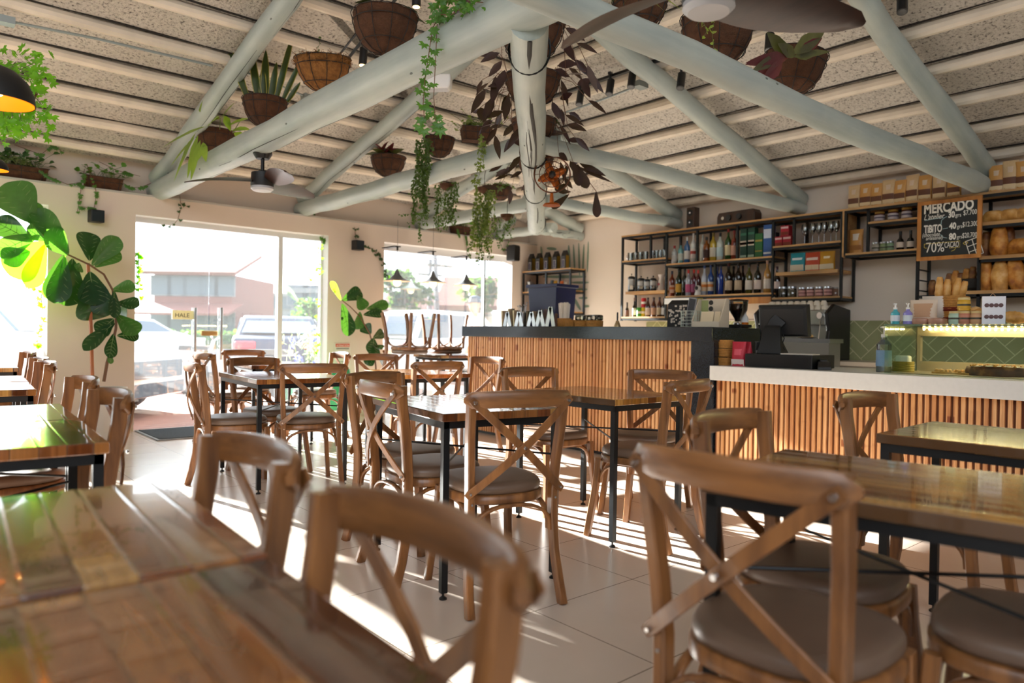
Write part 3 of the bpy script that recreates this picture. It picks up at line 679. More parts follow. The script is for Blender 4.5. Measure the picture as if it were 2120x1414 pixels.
for z in (2.145, 1.84): V3.board(1.0, y2025, z, .03); V3.rail(1.0, y2025, z)
V3.board(1.0, P(1985), 1.53, .03); V3.rail(1.0, y1900, 1.53)
for z in (1.78, 1.68, 1.58): V3.f.bx((XF, y1900-.006, z-.006), (XK, y1900+.006, z+.006))
MB().bx((XF-.014, y1747+.014, 1.95), (XK, y1747+.032, ztop+.02)).build('side_board', M_pine, V3.t, smooth=False)
V3.done()
W1 = Unit('corner_shelf', 'small black framed shelf in the corner holding black coffee bags on top')
ya, yb_, ym = P(1085, 7.5), P(1182, 7.5), P(1132, 7.5)
for y in (ya, yb_): W1.post(y, .88, 2.055)
W1.post(ym, 1.74, 2.055); W1.rail(yb_, ya, 2.055); W1.board(yb_-.02, ya+.02, 2.055); W1.rail(yb_, ya, 1.735); W1.board(yb_, ya, 1.735); W1.rail(yb_, ya, 1.42); W1.board(yb_, ya, 1.42)
W1.done()
# ------------------------------------------------------------------ bottles and jars
def gm(col, rough=.08): return mat('glass '+col, col, rough, coat=.5)
def lm(col): return mat('label '+col, col, .55)
PROF = {
 'wine': [(.9, 0), (1, .01), (1, .58), (.93, .64), (.55, .72), (.34, .78), (.34, .93)],
 'spirit': [(.92, 0), (1, .012), (1, .62), (.95, .67), (.5, .76), (.36, .80), (.34, .9)],
 'beer': [(.92, 0), (1, .012), (1, .52), (.9, .6), (.55, .74), (.40, .82), (.38, .95)],
 'square': [(.96, 0), (1, .01), (1, .64), (.9, .70), (.42, .75), (.38, .9)],
 'vin': [(.9, 0), (1, .02), (1, .45), (.8, .56), (.4, .64), (.36, .86)]}
def bottle(px, z, kind, h, r, g, lab, cap, label, X=7.60, cat='bottle', group=None, clear=False, ly=(.16, .48), twist=0., acc=None, name='bottle'):
    y = P(px, X); t = thing(name, label, cat, (X, y, z), 0, group); pf = [(a*r, b*h) for a, b in PROF[kind]]; n = 16
    M = Matrix.Rotation(PI/4, 3, 'Z') if kind == 'square' else None
    nn = 4 if kind == 'square' else n
    MB().lathe(pf+[(0, pf[-1][1])], (0, 0, 0), 16).build('glass', M_clear if clear else gm(g), t, ang=60)
    if clear: MB().lathe([(r*.9, .006), (r*.9, h*.55), (0, h*.551)], (0, 0, 0), 14).build('liquid', gm(g, .2), t)
    if lab: 
        o = MB().lathe([(r*1.012, h*ly[0]), (r*1.02, h*ly[0]+.001), (r*1.02, h*ly[1]), (r*1.012, h*ly[1]+.001)], (0, 0, 0), 16).build('label', lm(lab), t, ang=60)
        if acc: MB().lathe([(r*1.03, h*(ly[0]*.55+ly[1]*.45)), (r*1.03, h*(ly[0]*.25+ly[1]*.75))], (0, 0, 0), 16).build('label_band', lm(acc), o, ang=60)
    if cap: MB().lathe([(pf[-1][0]*1.12, pf[-1][1]-.012), (pf[-1][0]*1.15, h), (0, h+.0005)], (0, 0, 0), 12).build('cap', lm(cap), t)
    return t
GB = 'spirit bottles on the upper bottle shelf'
for a in [
 (1395, 'spirit', .24, .036, '#c9cfd0', '#d8d8d6', '#a01c22', 'squat clear bottle with red cap, first on the upper bottle shelf'),
 (1408, 'square', .275, .034, '#6fb0b4', '#d6e2dd', '#1a1a1a', 'pale turquoise square bottle with black cap on the upper bottle shelf'),
 (1421, 'spirit', .33, .036, '#2d5f9a', '#e6e6e4', '#cfd4d6', 'blue bodied bottle with white label and clear stopper'),
 (1434, 'spirit', .37, .034, '#cdd2d2', '#e4ddd8', '#c8ccce', 'tall clear bottle with red and white label, upper bottle shelf'),
 (1453, 'spirit', .34, .032, '#b9c0b8', '#c9cdc6', '#9aa09a', 'plain greenish clear bottle just right of the shelf divider'),
 (1461, 'square', .31, .040, '#8a4c16', '#3a1d10', '#141414', 'amber rum bottle with dark round label and black cap'),
 (1475, 'spirit', .35, .040, '#b9a23a', '#e3e0d2', '#6a5a20', 'yellow spirit bottle with white label on the upper shelf'),
 (1489, 'spirit', .34, .040, '#c7d4d4', '#bfdbe6', '#1b1b1b', 'clear bottle with pale blue label and dark stopper'),
 (1506, 'wine', .375, .038, '#1f4a1c', '#e2d8b0', '#8c1a18', 'green whiskey bottle with cream label and red neck'),
 (1518, 'wine', .35, .036, '#7a2a18', '#d6a690', '#7a1614', 'reddish amber bottle with pink label beside the green whiskey bottle')]:
    px, kd, h, r, g, lb, cp, lab = a; bottle(px, Z['r1'], kd, h, r, g, lb, cp, lab, group=GB, acc='#a83a34' if 'red and' in lab else None)
GB = 'bottles on the lower bottle shelf'
for a in [
 (1391, 'spirit', .33, .036, '#7a2c14', '#dfb8a0', '#22304a', 'reddish liqueur bottle at left end of the lower bottle shelf', '#c96a2c'),
 (1405, 'wine', .36, .038, '#12301e', '#d8a43a', '#161616', 'dark green bottle with yellow band label on the lower shelf', None),
 (1417, 'wine', .35, .034, '#0e1612', None, '#101010', 'plain dark bottle behind the yellow banded one', None),
 (1425, 'spirit', .33, .036, '#b9becb', '#c85a86', '#c8342a', 'clear bottle with pink label and red pourer', None),
 (1436, 'spirit', .33, .034, '#5c1a2a', '#9a4a72', '#c03428', 'crimson syrup bottle with red pourer, middle of three', None),
 (1445, 'spirit', .32, .034, '#4a1018', None, '#c03a30', 'dark red syrup bottle with red pourer behind the small camera', None),
 (1458, 'wine', .37, .036, '#b9c4d4', '#e0c9a8', '#27407a', 'clear bottle with orange and white label, left one of the pair', '#d07a2a'),
 (1471, 'wine', .37, .036, '#27509a', '#e4d6c4', '#27407a', 'blue bottomed bottle with orange and white label beside the divider', '#d8822c'),
 (1485, 'spirit', .34, .030, '#10286e', None, '#0c1a44', 'cobalt blue bottle half behind the divider', None),
 (1492, 'spirit', .35, .032, '#14389a', None, '#0c1a44', 'bright cobalt blue bottle right of the divider', None),
 (1508, 'wine', .375, .042, '#1a0f0a', '#c9b498', '#4a1a14', 'nearly black cream liqueur bottle with round beige emblem, left one', None),
 (1528, 'wine', .37, .042, '#18100a', '#c2ad90', '#1a1410', 'nearly black cream liqueur bottle with round beige emblem, right one', None),
 (1550, 'wine', .355, .040, '#4c4a1c', '#e2d9cc', '#241f14', 'olive wine bottle with square white label', None),
 (1568, 'wine', .355, .040, '#161a12', '#e0cfc6', '#3a2c1c', 'dark wine bottle with pinkish white label beside the olive one', None),
 (1588, 'wine', .375, .040, '#b88a4a', '#e6dccf', '#b79a8a', 'golden white wine bottle with tall white label', None)]:
    px, kd, h, r, g, lb, cp, lab, ac = a; bottle(px, Z['r2'], kd, h, r, g, lb, cp, lab, group=GB, acc=ac, ly=(.14, .44), X=7.60)
for px, lab in ((1518, 'thin dark bottle at the back between the two cream liqueur bottles'), (1537, 'thin dark bottle at the back left of the olive wine')):
    bottle(px, Z['r2'], 'wine', .35, .034, '#0c0d0b', None, '#0c0c0c', lab, X=7.72, group=GB)
bottle(1608, Z['jar'], 'wine', .36, .038, '#150d0c', '#d8c6bc', '#3a1014', 'dark wine bottle alone on the right lower shelf beside the glass jars', ly=(.3, .52))
GB = 'small bottles on the lowest left shelf'
for a in [
 (1299, 'vin', .20, .026, '#120d0a', '#7a5444', '#0c0c0c', 'small black bottle at far left of the lowest shelf'),
 (1314, 'vin', .26, .026, '#120d0a', '#c9bfae', '#8a6a58', 'slim dark bottle with tall neck near the green can'),
 (1342, 'beer', .255, .034, '#3a170a', '#dfd5cc', '#241710', 'brown beer bottle with white label next to the red can'),
 (1354, 'beer', .255, .034, '#4a1c0c', '#caa58a', '#241710', 'brown beer bottle with tan label, middle of three'),
 (1366, 'beer', .255, .034, '#4a1c0c', '#c9b592', '#241710', 'brown beer bottle with greenish tan label, right of three'),
 (1376, 'beer', .24, .034, '#17120e', '#e6e6e4', '#101010', 'dark beer bottle with white label half behind the shelf post')]:
    px, kd, h, r, g, lb, cp, lab = a; bottle(px, Z['beer'], kd, h, r, g, lb, cp, lab, group=GB, ly=(.1, .46), X=7.6)
def can(px, z, col, lab, h=.125, r=.033, X=7.58):
    t = thing('drink_can', lab, 'can', (X, P(px, X), z), 0, 'drink cans on the lowest left shelf')
    MB().lathe([(r*.8, 0), (r, .008), (r, h-.012), (r*.85, h)], n=18).build('body', lm(col), t)
    MB().lathe([(r*.84, h), (r*.84, h+.002), (r*.75, h-.001), (0, h-.001)], n=18).build('lid', M_steel, t)
    MB().lathe([(r*1.01, h*.35), (r*1.01, h*.6)], n=18).build('stripe', lm('#e8e8e2'), t)
can(1324, Z['beer'], '#3f9a2a', 'green drink can on the lowest left shelf'); can(1333, Z['beer'], '#d9c22a', 'yellow drink can under the red one', X=7.61); can(1333, Z['beer']+.127, '#b51f24', 'red drink can stacked on the yellow one', X=7.61)
# french presses and white carafe
def press(px, h, r, lab, X=7.6):
    t = thing('french_press', lab, 'coffee press', (X, P(px, X), Z['press']), 0, 'french presses on the left middle shelf')
    MB().lathe([(r, .03), (r, h*.8)], n=18).build('beaker', M_clear, t); MB().lathe([(r*1.06, 0), (r*1.06, .035)], n=18).build('base', M_blackp, t)
    m = MB().lathe([(r*1.05, h*.72), (r*1.08, h*.80), (r*.7, h*.86), (0, h*.87)], n=18); m.cyl((0, 0, h*.86), (0, 0, h*.95), .003).ball((0, 0, h*.97), .010); m.build('lid', M_blackp, t)
    MB().bar([(0, -r, h*.74), (0, -r-.03, h*.68), (0, -r-.035, h*.3), (0, -r, h*.15)], .012, .010, up=(1, 0, 0), fixed=True).build('handle', M_blackp, t)
    MB().lathe([(r*1.01, h*.38), (r*1.01, h*.66)], n=18).build('paper_sleeve', lm('#cfd0ce'), t)
press(1307, .25, .044, 'tallest french press at the left end, knob on top'); press(1327, .21, .048, 'wide french press second from left'); press(1340, .19, .044, 'short french press between two others'); press(1352, .20, .040, 'small french press nearest the white paper carafe')
t = thing('carafe', 'white waisted carafe with round red emblem', 'carafe', (7.58, P(1369, 7.58), Z['press']))
MB().lathe([(.04, 0), (.042, .01), (.036, .12), (.028, .155), (.030, .165), (.042, .20), (.044, .21)], n=20).build('body', lm('#e2d6cc'), t); MB().cyl((-.036, .012, .085), (-.040, .012, .085), .018, .018, 16).build('emblem', lm('#8c3a3c'), t)
# glass mugs, wine glasses
mg = thing('glass_mug', 'clear glass mug at the left end of the mug shelf', 'mug', (7.56, P(1304, 7.56), Z['mug']), 0, 'glass mugs on the top left shelf')
MB().lathe([(.03, 0), (.036, .005), (.038, .11), (.036, .112), (.033, .01), (0, .008)], n=18).build('cup', M_clear, mg); MB().tube([(0, .036, .09), (0, .062, .08), (0, .062, .04), (0, .036, .03)], .005, 8).build('handle', M_clear, mg)
pos = ['second from left on the mug shelf', 'third from left on the mug shelf', 'left of the short divider on the mug shelf', 'right of the short divider on the mug shelf', 'third from right on the mug shelf', 'second from right on the mug shelf', 'rightmost on the mug shelf']
for i, px in enumerate((1314, 1324, 1335, 1350, 1358, 1366, 1373)): dup(mg, (7.56+.0*i, P(px, 7.56), Z['mug']), .4*i, 'clear glass mug '+pos[i])
for i, px in enumerate((1310, 1328, 1356, 1369)): dup(mg, (7.67, P(px, 7.67), Z['mug']), .6*i, 'clear glass mug in the back row, '+['leftmost', 'left of the divider', 'right of the divider', 'at the right end'][i])
wg = thing('wine_glass', 'large wine glass at the left of the wine glass row', 'glass', (7.58, P(1664, 7.58), Z['red']), 0, 'stemmed glasses on the upper right shelf')
MB().lathe([(.034, 0), (.034, .002), (.005, .006), (.004, .10), (.02, .115), (.038, .15), (.040, .175), (.032, .225), (.031, .225), (.039, .175), (.036, .15), (0, .118)], n=20).build('bowl_and_stem', M_clear, wg)
for i, px in enumerate((1680, 1692, 1704, 1717, 1729)): dup(wg, (7.58+.01*(i % 2), P(px, 7.58), Z['red']), 0, 'stemmed wine glass, '+['second from left in the row', 'third from left in the row', 'fourth from left in the row', 'second from right in the row', 'rightmost in the row'][i], scale=(.85, .85, 1.))
# boxes
def boxy(px, z, w, d, h, col, lab, cat='box', group=None, X=7.6, band=None, rz=0, name='box', top=None):
    t = thing(name, lab, cat, (X, P(px, X), z), rz, group); MB().bx((-d/2, -w/2, 0), (d/2, w/2, h)).build('carton', lm(col), t, smooth=False, bevel=.002)
    for i, (a, b, c) in enumerate(band or []): MB().bx((-d/2-.001, -w*.46, h*a), (-d/2, w*.46, h*b)).build('print', lm(c), t, smooth=False)
    return t
boxy(1541, Z['r1'], .085, .085, .35, '#0f3b2c', 'tall dark green bottle tin, left of the pair', group='bottle cartons on the upper shelf', band=[(.42, .6, '#c9bfae'), (.47, .55, '#6a3a34'), (.05, .12, '#9ab09c'), (.78, .86, '#2f6a50')])
boxy(1557, Z['r1'], .085, .085, .355, '#0f3b2c', 'tall dark green bottle tin, right of the pair', group='bottle cartons on the upper shelf', band=[(.42, .6, '#c9bfae'), (.47, .55, '#6a3a34'), (.05, .12, '#9ab09c'), (.78, .86, '#2f6a50')])
boxy(1573, Z['r1'], .095, .09, .28, '#1c5e2a', 'bright green bottle carton beside the tins', group='bottle cartons on the upper shelf', band=[(.66, .74, '#9a8a3a'), (.25, .3, '#9a8a3a')])
boxy(1591, Z['r1'], .10, .09, .37, '#2f5a9a', 'blue and white tall bottle carton', group='bottle cartons on the upper shelf', band=[(.58, .86, '#c3cfe0'), (.1, .15, '#d8dbe0')])
boxy(1604, Z['red'], .045, .08, .17, '#20242a', 'slim dark carton left of the red boxes')
for px, dz, lab in ((1613, 0, 'red tea carton at lower left of the stack of three'), (1631, 0, 'red tea carton at lower right of the stack of three'), (1626, .117, 'red tea carton on top of the two others')):
    boxy(px, Z['red']+dz, .095, .085, .116, '#a81e30', lab, group='stack of red tea cartons', band=[(.70, .76, '#e8c9c9'), (.78, .88, '#e8c9c9'), (.1, .4, '#7a2a1a')])
def pouch(px, z, w, h, col, lab, X=7.6, group=None, rz=0, prints=(), cat='bag', name='snack_bag', mt=None, sc_=1, tilt=0, y=None):
    t = thing(name, lab, cat, (X, P(px, X) if y is None else y, z), rz, group); V = []
    n = 12; rings = []
    for j in range(9):
        u = j/8; dd = .034*math.sin(PI*min(.97, .22+.78*u)) if u > .02 else .028; ww = w/2*(1-.05*math.sin(PI*u)); ring = []
        for i in range(n):
            a = 2*PI*i/n; cx, sx = math.cos(a), math.sin(a)
            ring.append(Vector((max(dd, .003)*sx*abs(sx)**.0, ww*(abs(cx)**.45)*(1 if cx > 0 else -1), h*u)))
        rings.append(ring)
    MB().loft(rings).build('pouch', mt or lm(col), t, ang=60)
    for (a, b, wf, c) in prints:
        m = MB(); r0 = []
        for u in [a+(b-a)*q/4 for q in range(5)]:
            dd = .034*math.sin(PI*min(.97, .22+.78*u)); r0.append([Vector((-dd*math.cos(s_*.9)**.5-.0015-.0*abs(s_), w*wf/2*s_, h*u)) for s_ in (-1, -.5, 0, .5, 1)])
        V = [p for r in r0 for p in r]; m.add(V, [(i*5+j, i*5+j+1, i*5+j+6, i*5+j+5) for i in range(4) for j in range(4)]); m.build('print', lm(c), t)
    return t
pouch(1651, Z['bag'], .17, .215, '#2a96a6', 'teal snack bag, left one of three on the floating shelf', prints=((.08, .38, .9, '#d8cbb4'), (.62, .74, .7, '#e8f0f0')), group='snack bags on the floating shelf')
pouch(1682, Z['bag'], .17, .21, '#c24a2c', 'orange red snack bag, middle of three', prints=((.08, .34, .9, '#ddc9a8'), (.16, .3, .4, '#c9a23a'), (.58, .72, .75, '#f0dcd0')), group='snack bags on the floating shelf')
pouch(1712, Z['bag'], .17, .21, '#c8942a', 'yellow snack bag, right one of three', prints=((.08, .34, .9, '#ddd0b4'), (.62, .74, .5, '#f4e8c8')), group='snack bags on the floating shelf')
# jars
def jar(px, z, r, h, glassc, lab, lidc='steel', lbl=None, X=7.58, group=None, fill=None, cat='jar', y=None, acc=None, name='glass_jar'):
    t = thing(name, lab, cat, (X, P(px, X) if y is None else y, z), 0, group)
    MB().lathe([(r*.95, 0), (r, .006), (r, h*.78), (r*.86, h*.84)], n=18).build('glass', M_clear if fill else gm(glassc), t, ang=60)
    if fill: MB().lathe([(r*.93, .004), (r*.93, h*.68), (0, h*.69)], n=16).build('contents', mat('jar contents '+fill, fill, .7, var=.3, vscale=60), t)
    MB().lathe([(r*.92, h*.82), (r*.94, h*.83), (r*.94, h*.99), (r*.9, h), (0, h)], n=18).build('lid', M_steel if lidc == 'steel' else lm(lidc), t)
    if lbl:
        o = MB().lathe([(r*1.01, h*.14), (r*1.02, h*.145), (r*1.02, h*.68), (r*1.01, h*.685)], n=18).build('label', lm(lbl), t, ang=60)
        if acc: MB().lathe([(r*1.03, h*.36), (r*1.03, h*.5)], n=18).build('label_print', lm(acc), o, ang=60)
    return t
GJ = 'steel lidded jars on the right lower shelf'
jar(1621, Z['jar'], .052, .125, '#3a3a34', 'wide glass jar of dark tea at left of the jar row', fill='#3c3626', group=GJ); jar(1640, Z['jar'], .048, .125, '#3a3a34', 'wide glass jar of speckled seeds, second in the jar row', fill='#6a5638', group=GJ)
for i, px in enumerate((1661, 1678, 1696, 1714)): jar(px, Z['jar'], .040, .11, '#6a4a44', 'small jar with pink label, '+['leftmost of four', 'second of four', 'third of four', 'rightmost of four'][i], lbl='#bf8f88', group=GJ, acc='#7a4a48')
jar(1729, Z['jar'], .034, .105, '#8a6a5a', 'small jar at the right end of the jar row next to the post', X=7.66, group=GJ)
GJ = 'gold lidded jam jars on the small upper shelf'
for i, px in enumerate((1818, 1846, 1874)): jar(px, 2.285, .048, .105+.006*i, '#5a2c20', 'gold lidded jam jar, '+['leftmost of three', 'middle of three', 'rightmost of three beside the chalkboard'][i], lidc='#b58d3c', lbl='#cfc6cc', group=GJ, acc='#5a5068')
GJ = 'small spread jars on the shelf left of the chalkboard'
for i, (px, c) in enumerate(((1811, '#a8a094'), (1827, '#7e9068'), (1841, '#84a07e'))): jar(px, 1.985, .035, .10, c, ['small grey labelled jar, leftmost of three small ones', 'small olive labelled jar in the middle of three small ones', 'small green labelled jar, rightmost of three small ones'][i], lidc='steel', lbl=c, group=GJ, acc='#3a4030')
bottle(1862, 1.985, 'vin', .19, .034, '#16100e', '#cdbfae', '#101010', 'dark syrup bottle with bow on its neck, left one', X=7.56, ly=(.14, .42)); bottle(1883, 1.985, 'vin', .19, .034, '#16100e', '#cdbfae', '#101010', 'dark syrup bottle beside the chalkboard frame', X=7.56, ly=(.14, .42))
# kraft bags with a clear window of coloured grain
M_kraft = mat('kraft paper', '#c08d4a', .45, var=.06, vscale=15, coat=.2); M_kraft2 = mat('pale kraft paper', '#c6a77c', .5, var=.06, vscale=15, coat=.2)
GK = 'kraft bags of baking mix along the shelf top'
nmK = ['first kraft bag at left end of the shelf top', 'second kraft bag from the left, window of brown grain', 'third kraft bag from the left, the smallest', 'fourth kraft bag from the left, pale brown paper', 'fifth kraft bag from the left with shiny window', 'sixth kraft bag from the left, taller than its neighbours', 'seventh kraft bag from the left, window catching light', 'eighth kraft bag, partly behind the end of the log beam', 'ninth kraft bag, almost hidden by the log beam', 'kraft bag right after the log beam end', 'kraft bag with torn white top at upper right', 'kraft bag cut by the right edge of the picture, top shelf']
for i, (px, h, k) in enumerate(((1765, .25, 1), (1789, .25, 0), (1812, .235, 0), (1836, .255, 1), (1860, .235, 0), (1885, .27, 1), (1911, .25, 0), (1941, .245, 1), (1971, .21, 0), (2058, .245, 0), (2087, .27, 1), (2114, .25, 0))):
    pouch(px, Z['top'], .125, h, '#b5833f', nmK[i]+(' above the shelf' if i == 0 else ''), X=7.56, group=GK, mt=M_kraft2 if k else M_kraft, name='kraft_bag', prints=((.04, .22, .84, '#d6bf94'), (.22, .44, .84, '#5c3218'), (.60, .80, .42, '#cbb49a')), rz=random.uniform(-.12, .12))
pouch(1771, 1.985, .145, .25, '#b5833f', 'single kraft bag with round white sticker in the left cell', X=7.56, mt=M_kraft, name='kraft_bag', prints=((.14, .34, .8, '#a06c38'), (.54, .82, .5, '#d8d2c8')))
# coffee bags on the corner shelf
M_gold = mat('olive gold foil', '#8a6c14', .3, .5)
for i, px in enumerate((1100, 1116, 1133, 1151, 1169)):
    X = 7.58; t = thing('coffee_bag', 'black and gold coffee bag, '+['leftmost of the row on the corner shelf', 'second from left on the corner shelf', 'middle one on the corner shelf', 'fourth from left on the corner shelf', 'rightmost of the row on the corner shelf'][i], 'bag', (X, P(px, X), 2.075), 0, 'black coffee bags on the corner shelf')
    rings = [[Vector((sx*.042*a, sy*.045*b, z)) for sx, sy in ((-1, -1), (1, -1), (1, 1), (-1, 1))] for a, b, z in ((1, 1, 0), (1, 1, .19), (.55, .98, .235), (.18, .95, .26), (.16, .95, .275))]
    MB().loft(rings).build('bag', mat('matte black foil', '#17130f', .5), t, smooth=False); MB().bx((-.030, -.0465, .01), (.034, -.0455, .20)).bx((-.030, .0455, .01), (.034, .0465, .20)).build('side_gusset', M_gold, t, smooth=False)
    MB().bx((-.0435, -.026, .02), (-.0425, .026, .14)).build('label', lm('#c9c4be'), t, smooth=False); MB().bx((-.0445, -.021, .026), (-.0435, .021, .134)).build('label_panel', lm('#342c48'), t, smooth=False)
# moka pot etc on the corner shelf
t = thing('moka_pot', 'steel stovetop coffee maker on the corner shelf', 'coffee maker', (7.6, P(1097, 7.6), 1.755)); MB().lathe([(.05, 0), (.036, .075), (.036, .08), (.055, .16), (.03, .175), (0, .18)], n=8).build('body', M_steel, t, smooth=False); MB().ball((0, 0, .19), .01).build('knob', M_blackp, t)
MB().bar([(0, -.05, .15), (0, -.09, .14), (0, -.085, .06)], .012, .01, up=(1, 0, 0)).build('handle', M_blackp, t)
for px, c, h, lab in ((1143, '#3e4a52', .17, 'grey blue folded card on the corner shelf behind the blue crate'), (1150, '#c89a1c', .16, 'yellow snack packet on the corner shelf'), (1163, '#c8641c', .15, 'orange packet on the corner shelf'), (1171, '#cfc9c0', .13, 'white packet at the right on the corner shelf')):
    pouch(px, 1.7555, .07, h, c, lab, X=7.62, name='packet', cat='packet')
# vintage wooden speakers
M_walnut = wood_mat('dark walnut', '#3f2418', '#24130c', .3, 'Z', .6, coat=.3)
t = thing('wooden_speaker', 'upright dark wooden speaker with two round cones on the shelf top', 'speaker', (7.6, P(1432, 7.6), Z['top'])); MB().bx((-.06, -.058, 0), (.06, .058, .27)).build('cabinet', M_walnut, t, smooth=False, bevel=.01)
for z in (.075, .195): o = MB().cyl((-.061, 0, z), (-.066, 0, z), .04, .042, 20).build('cone', M_blackp, t); MB().ball((-.066, 0, z), .014).build('dust_cap', M_chrome, o)
t = thing('wooden_radio', 'long low dark wooden radio lying on the shelf top', 'radio', (7.6, P(1527, 7.6), Z['top']), -.06)
rr = [(-.26, 0), (.26, 0), (.26, .10), (.235, .145), (-.235, .145), (-.26, .10)]; MB().loft([[Vector((x, y, z)) for y, z in rr] for x in (-.07, .07)]).build('cabinet', M_walnut, t, smooth=False, bevel=.008)
for y, c in ((.17, M_chrome), (.09, M_blackp), (-.05, M_blackp)): MB().cyl((-.071, y, .075), (-.085, y, .075), .035 if c is M_blackp else .02, n=18).build('dial', c, t)
# chalkboard
y0, y1 = P(1897, 7.44), P(2030, 7.44); a = zz(1897, 420, 7.44); bq = zz(1897, 541, 7.44); W = y0-y1; H = a-bq
t = thing('chalkboard', 'chalkboard price list headed MERCADO in an orange pine frame', 'sign', (7.44, y0, bq), 0)
M_frame = wood_mat('orange pine frame', '#c98a44', '#a8682c', .45, 'Z', .5)
m = MB(); fw = .035; m.bx((-.012, -fw, 0), (.012, 0, H)).bx((-.012, -W, 0), (.012, -W+fw, H)).bx((-.012, -W+fw, 0), (.012, -fw, fw)).bx((-.012, -W+fw, H-fw), (.012, -fw, H)); m.build('frame', M_frame, t, smooth=False)
MB().bx((-.004, -W+fw, fw), (.004, -fw, H-fw)).build('slate', mat('chalkboard slate', '#101413', .6, var=.1), t, smooth=False)
M_chalk = mat('white chalk', '#e6e2d8', .9); M_chalk2 = mat('yellow chalk', '#c9b257', .9); M_chalk3 = mat('pale blue chalk', '#a8c4c9', .9)
# text plane: x -> -Y, y -> Z, normal -> -X
TM = Matrix(((0, 0, -1, -.006), (-1, 0, 0, 0), (0, 1, 0, 0), (0, 0, 0, 1)))
def chalk(s_, u, v, size, m_=M_chalk, sh=0., wid=None, bold=0):
    M = Matrix.Translation((0, -W*u, H*v)) @ TM; o = text_mesh(s_, size, m_, 'chalk_writing', t, Matrix.Identity(4), sh, off=bold)
    w0 = max(v.co.x for v in o.data.vertices)-min(v.co.x for v in o.data.vertices); k = wid*W/w0
    o.data.transform(Matrix.Diagonal((k, 1, 1, 1)))
    if bold:
        for q in o.data.vertices: pass
    o.data.transform(M)
chalk('MERCADO', .10, .795, .125, wid=.77, bold=.004); chalk("L'atelier", .10, .69, .07, sh=.35, wid=.33); chalk('30', .49, .69, .08, wid=.10, bold=.003); chalk('grs', .60, .69, .05, wid=.09); chalk('$7.700', .72, .705, .065, wid=.20)
chalk('TiBiTO', .11, .47, .10, wid=.29, bold=.003); chalk('40', .51, .50, .08, wid=.11, bold=.003); chalk('grs', .63, .50, .05, wid=.08); chalk('$12.300', .71, .515, .065, wid=.23); chalk('(chocolate', .08, .40, .055, sh=.2, wid=.28); chalk('artesanal)', .14, .345, .05, sh=.2, wid=.27)
chalk('80', .51, .325, .08, wid=.11, bold=.003); chalk('grs', .63, .33, .05, wid=.08); chalk('$20.700', .71, .335, .065, wid=.22); chalk('70%', .14, .135, .135, wid=.29); chalk('CACAO', .44, .195, .075, wid=.22)
m = MB()
def cl_(pts, r=.0022): m.tube([(-.007, -W*u, H*v) for u, v in pts], r, 6)
cl_([(.38, .58), (.39, .66), (.44, .70), (.47, .71)]); cl_([(.41, .51), (.49, .52)]); cl_([(.38, .42), (.42, .37), (.48, .355)]); cl_([(.12, .68), (.42, .705)])
m.build('chalk_arrows', M_chalk3, t)
m = MB(); cl_([(.12, .28), (.68, .29), (.68, .19), (.52, .185)]); cl_([(.12, .28), (.12, .22), (.16, .21)]); cl_([(.55, .13), (.60, .15), (.62, .19)]); m.build('chalk_banner', M_chalk2, t)
m = MB(); cl_([(.73, .245), (.77, .28), (.80, .25), (.76, .22), (.73, .245)], .003); m.build('cocoa_bean_drawing', M_chalk2, t)
m = MB()
def q_(u, v): # slanted chocolate bar drawing
    c = Vector((.90, .17)); a_ = .32; x = (u-.5)*.20; y = (v-.5)*.28*1.0; return (c.x+x*math.cos(a_)-y*math.sin(a_)*.9, c.y+x*math.sin(a_)+y*math.cos(a_))
for k_ in range(4): cl_([q_(0, k_/3), q_(1, k_/3)], .0032)
for k_ in range(3): cl_([q_(k_/2, 0), q_(k_/2, 1)], .0032)
m.build('chocolate_drawing', M_chalk, t)
# ------------------------------------------------------------------ bread shelves
def m_bread(name, c0, c1, c2):
    s = NT(name); tc = s.node('ShaderNodeTexCoord'); n = s.node('ShaderNodeTexNoise', i_Scale=14., i_Detail=5.); s.link(tc.outputs['Object'], n.inputs['Vector'])
    s.link(s.ramp(n.outputs[0], [(.3, c0), (.5, c1), (.72, c2)]), s.b.inputs['Base Color']); s.b.inputs['Roughness'].default_value = .55; s.bump(n.outputs[0], .5, .01); MATS[name] = s.m; return s.m
M_br = m_bread('golden bread crust', '#8a4c14', '#bd7a2c', '#d8a457'); M_br2 = m_bread('brown bread crust', '#4c260e', '#7a4820', '#a5763e'); M_br3 = m_bread('pale bread crust', '#b07a34', '#d39c50', '#e6c088')
def loaf(px, z, w, h, d, m_, lab, X=7.6, group='loaves on the bread shelves', up=False, y=None, rx=0):
    t = thing('bread_loaf', lab, 'bread', (X, P(px, X) if y is None else y, z), 0, group); rings = []; n = 16
    if not up:      # tin loaf seen from its long side
        for j in range(9):
            u = -1+2*j/8; k = (1-abs(u)**4*.35); ring = []
            for i in range(n):
                a = 2*PI*i/n; c, s_ = math.cos(a), math.sin(a); zz_ = (.5+.5*s_)
                ring.append(Vector((d/2*k*abs(c)**.6*(1 if c > 0 else -1)*(1+.1*zz_), w/2*u, h*(zz_**.75)*k)))
            rings.append(ring)
        MB().loft(rings).build('crust', m_, t, ang=70)
    else:           # tall bagged loaf standing on end
        for j in range(11):
            u = j/10; k = math.sin(PI*min(.96, .18+.76*u))**.35*(1+.05*math.sin(9*u+px)); ring = []
            for i in range(n):
                a = 2*PI*i/n; ring.append(Vector((d/2*k*math.cos(a), w/2*k*math.sin(a)+rx*u, h*u)))
            rings.append(ring)
        MB().loft(rings).build('crust', m_, t, ang=70)
    return t
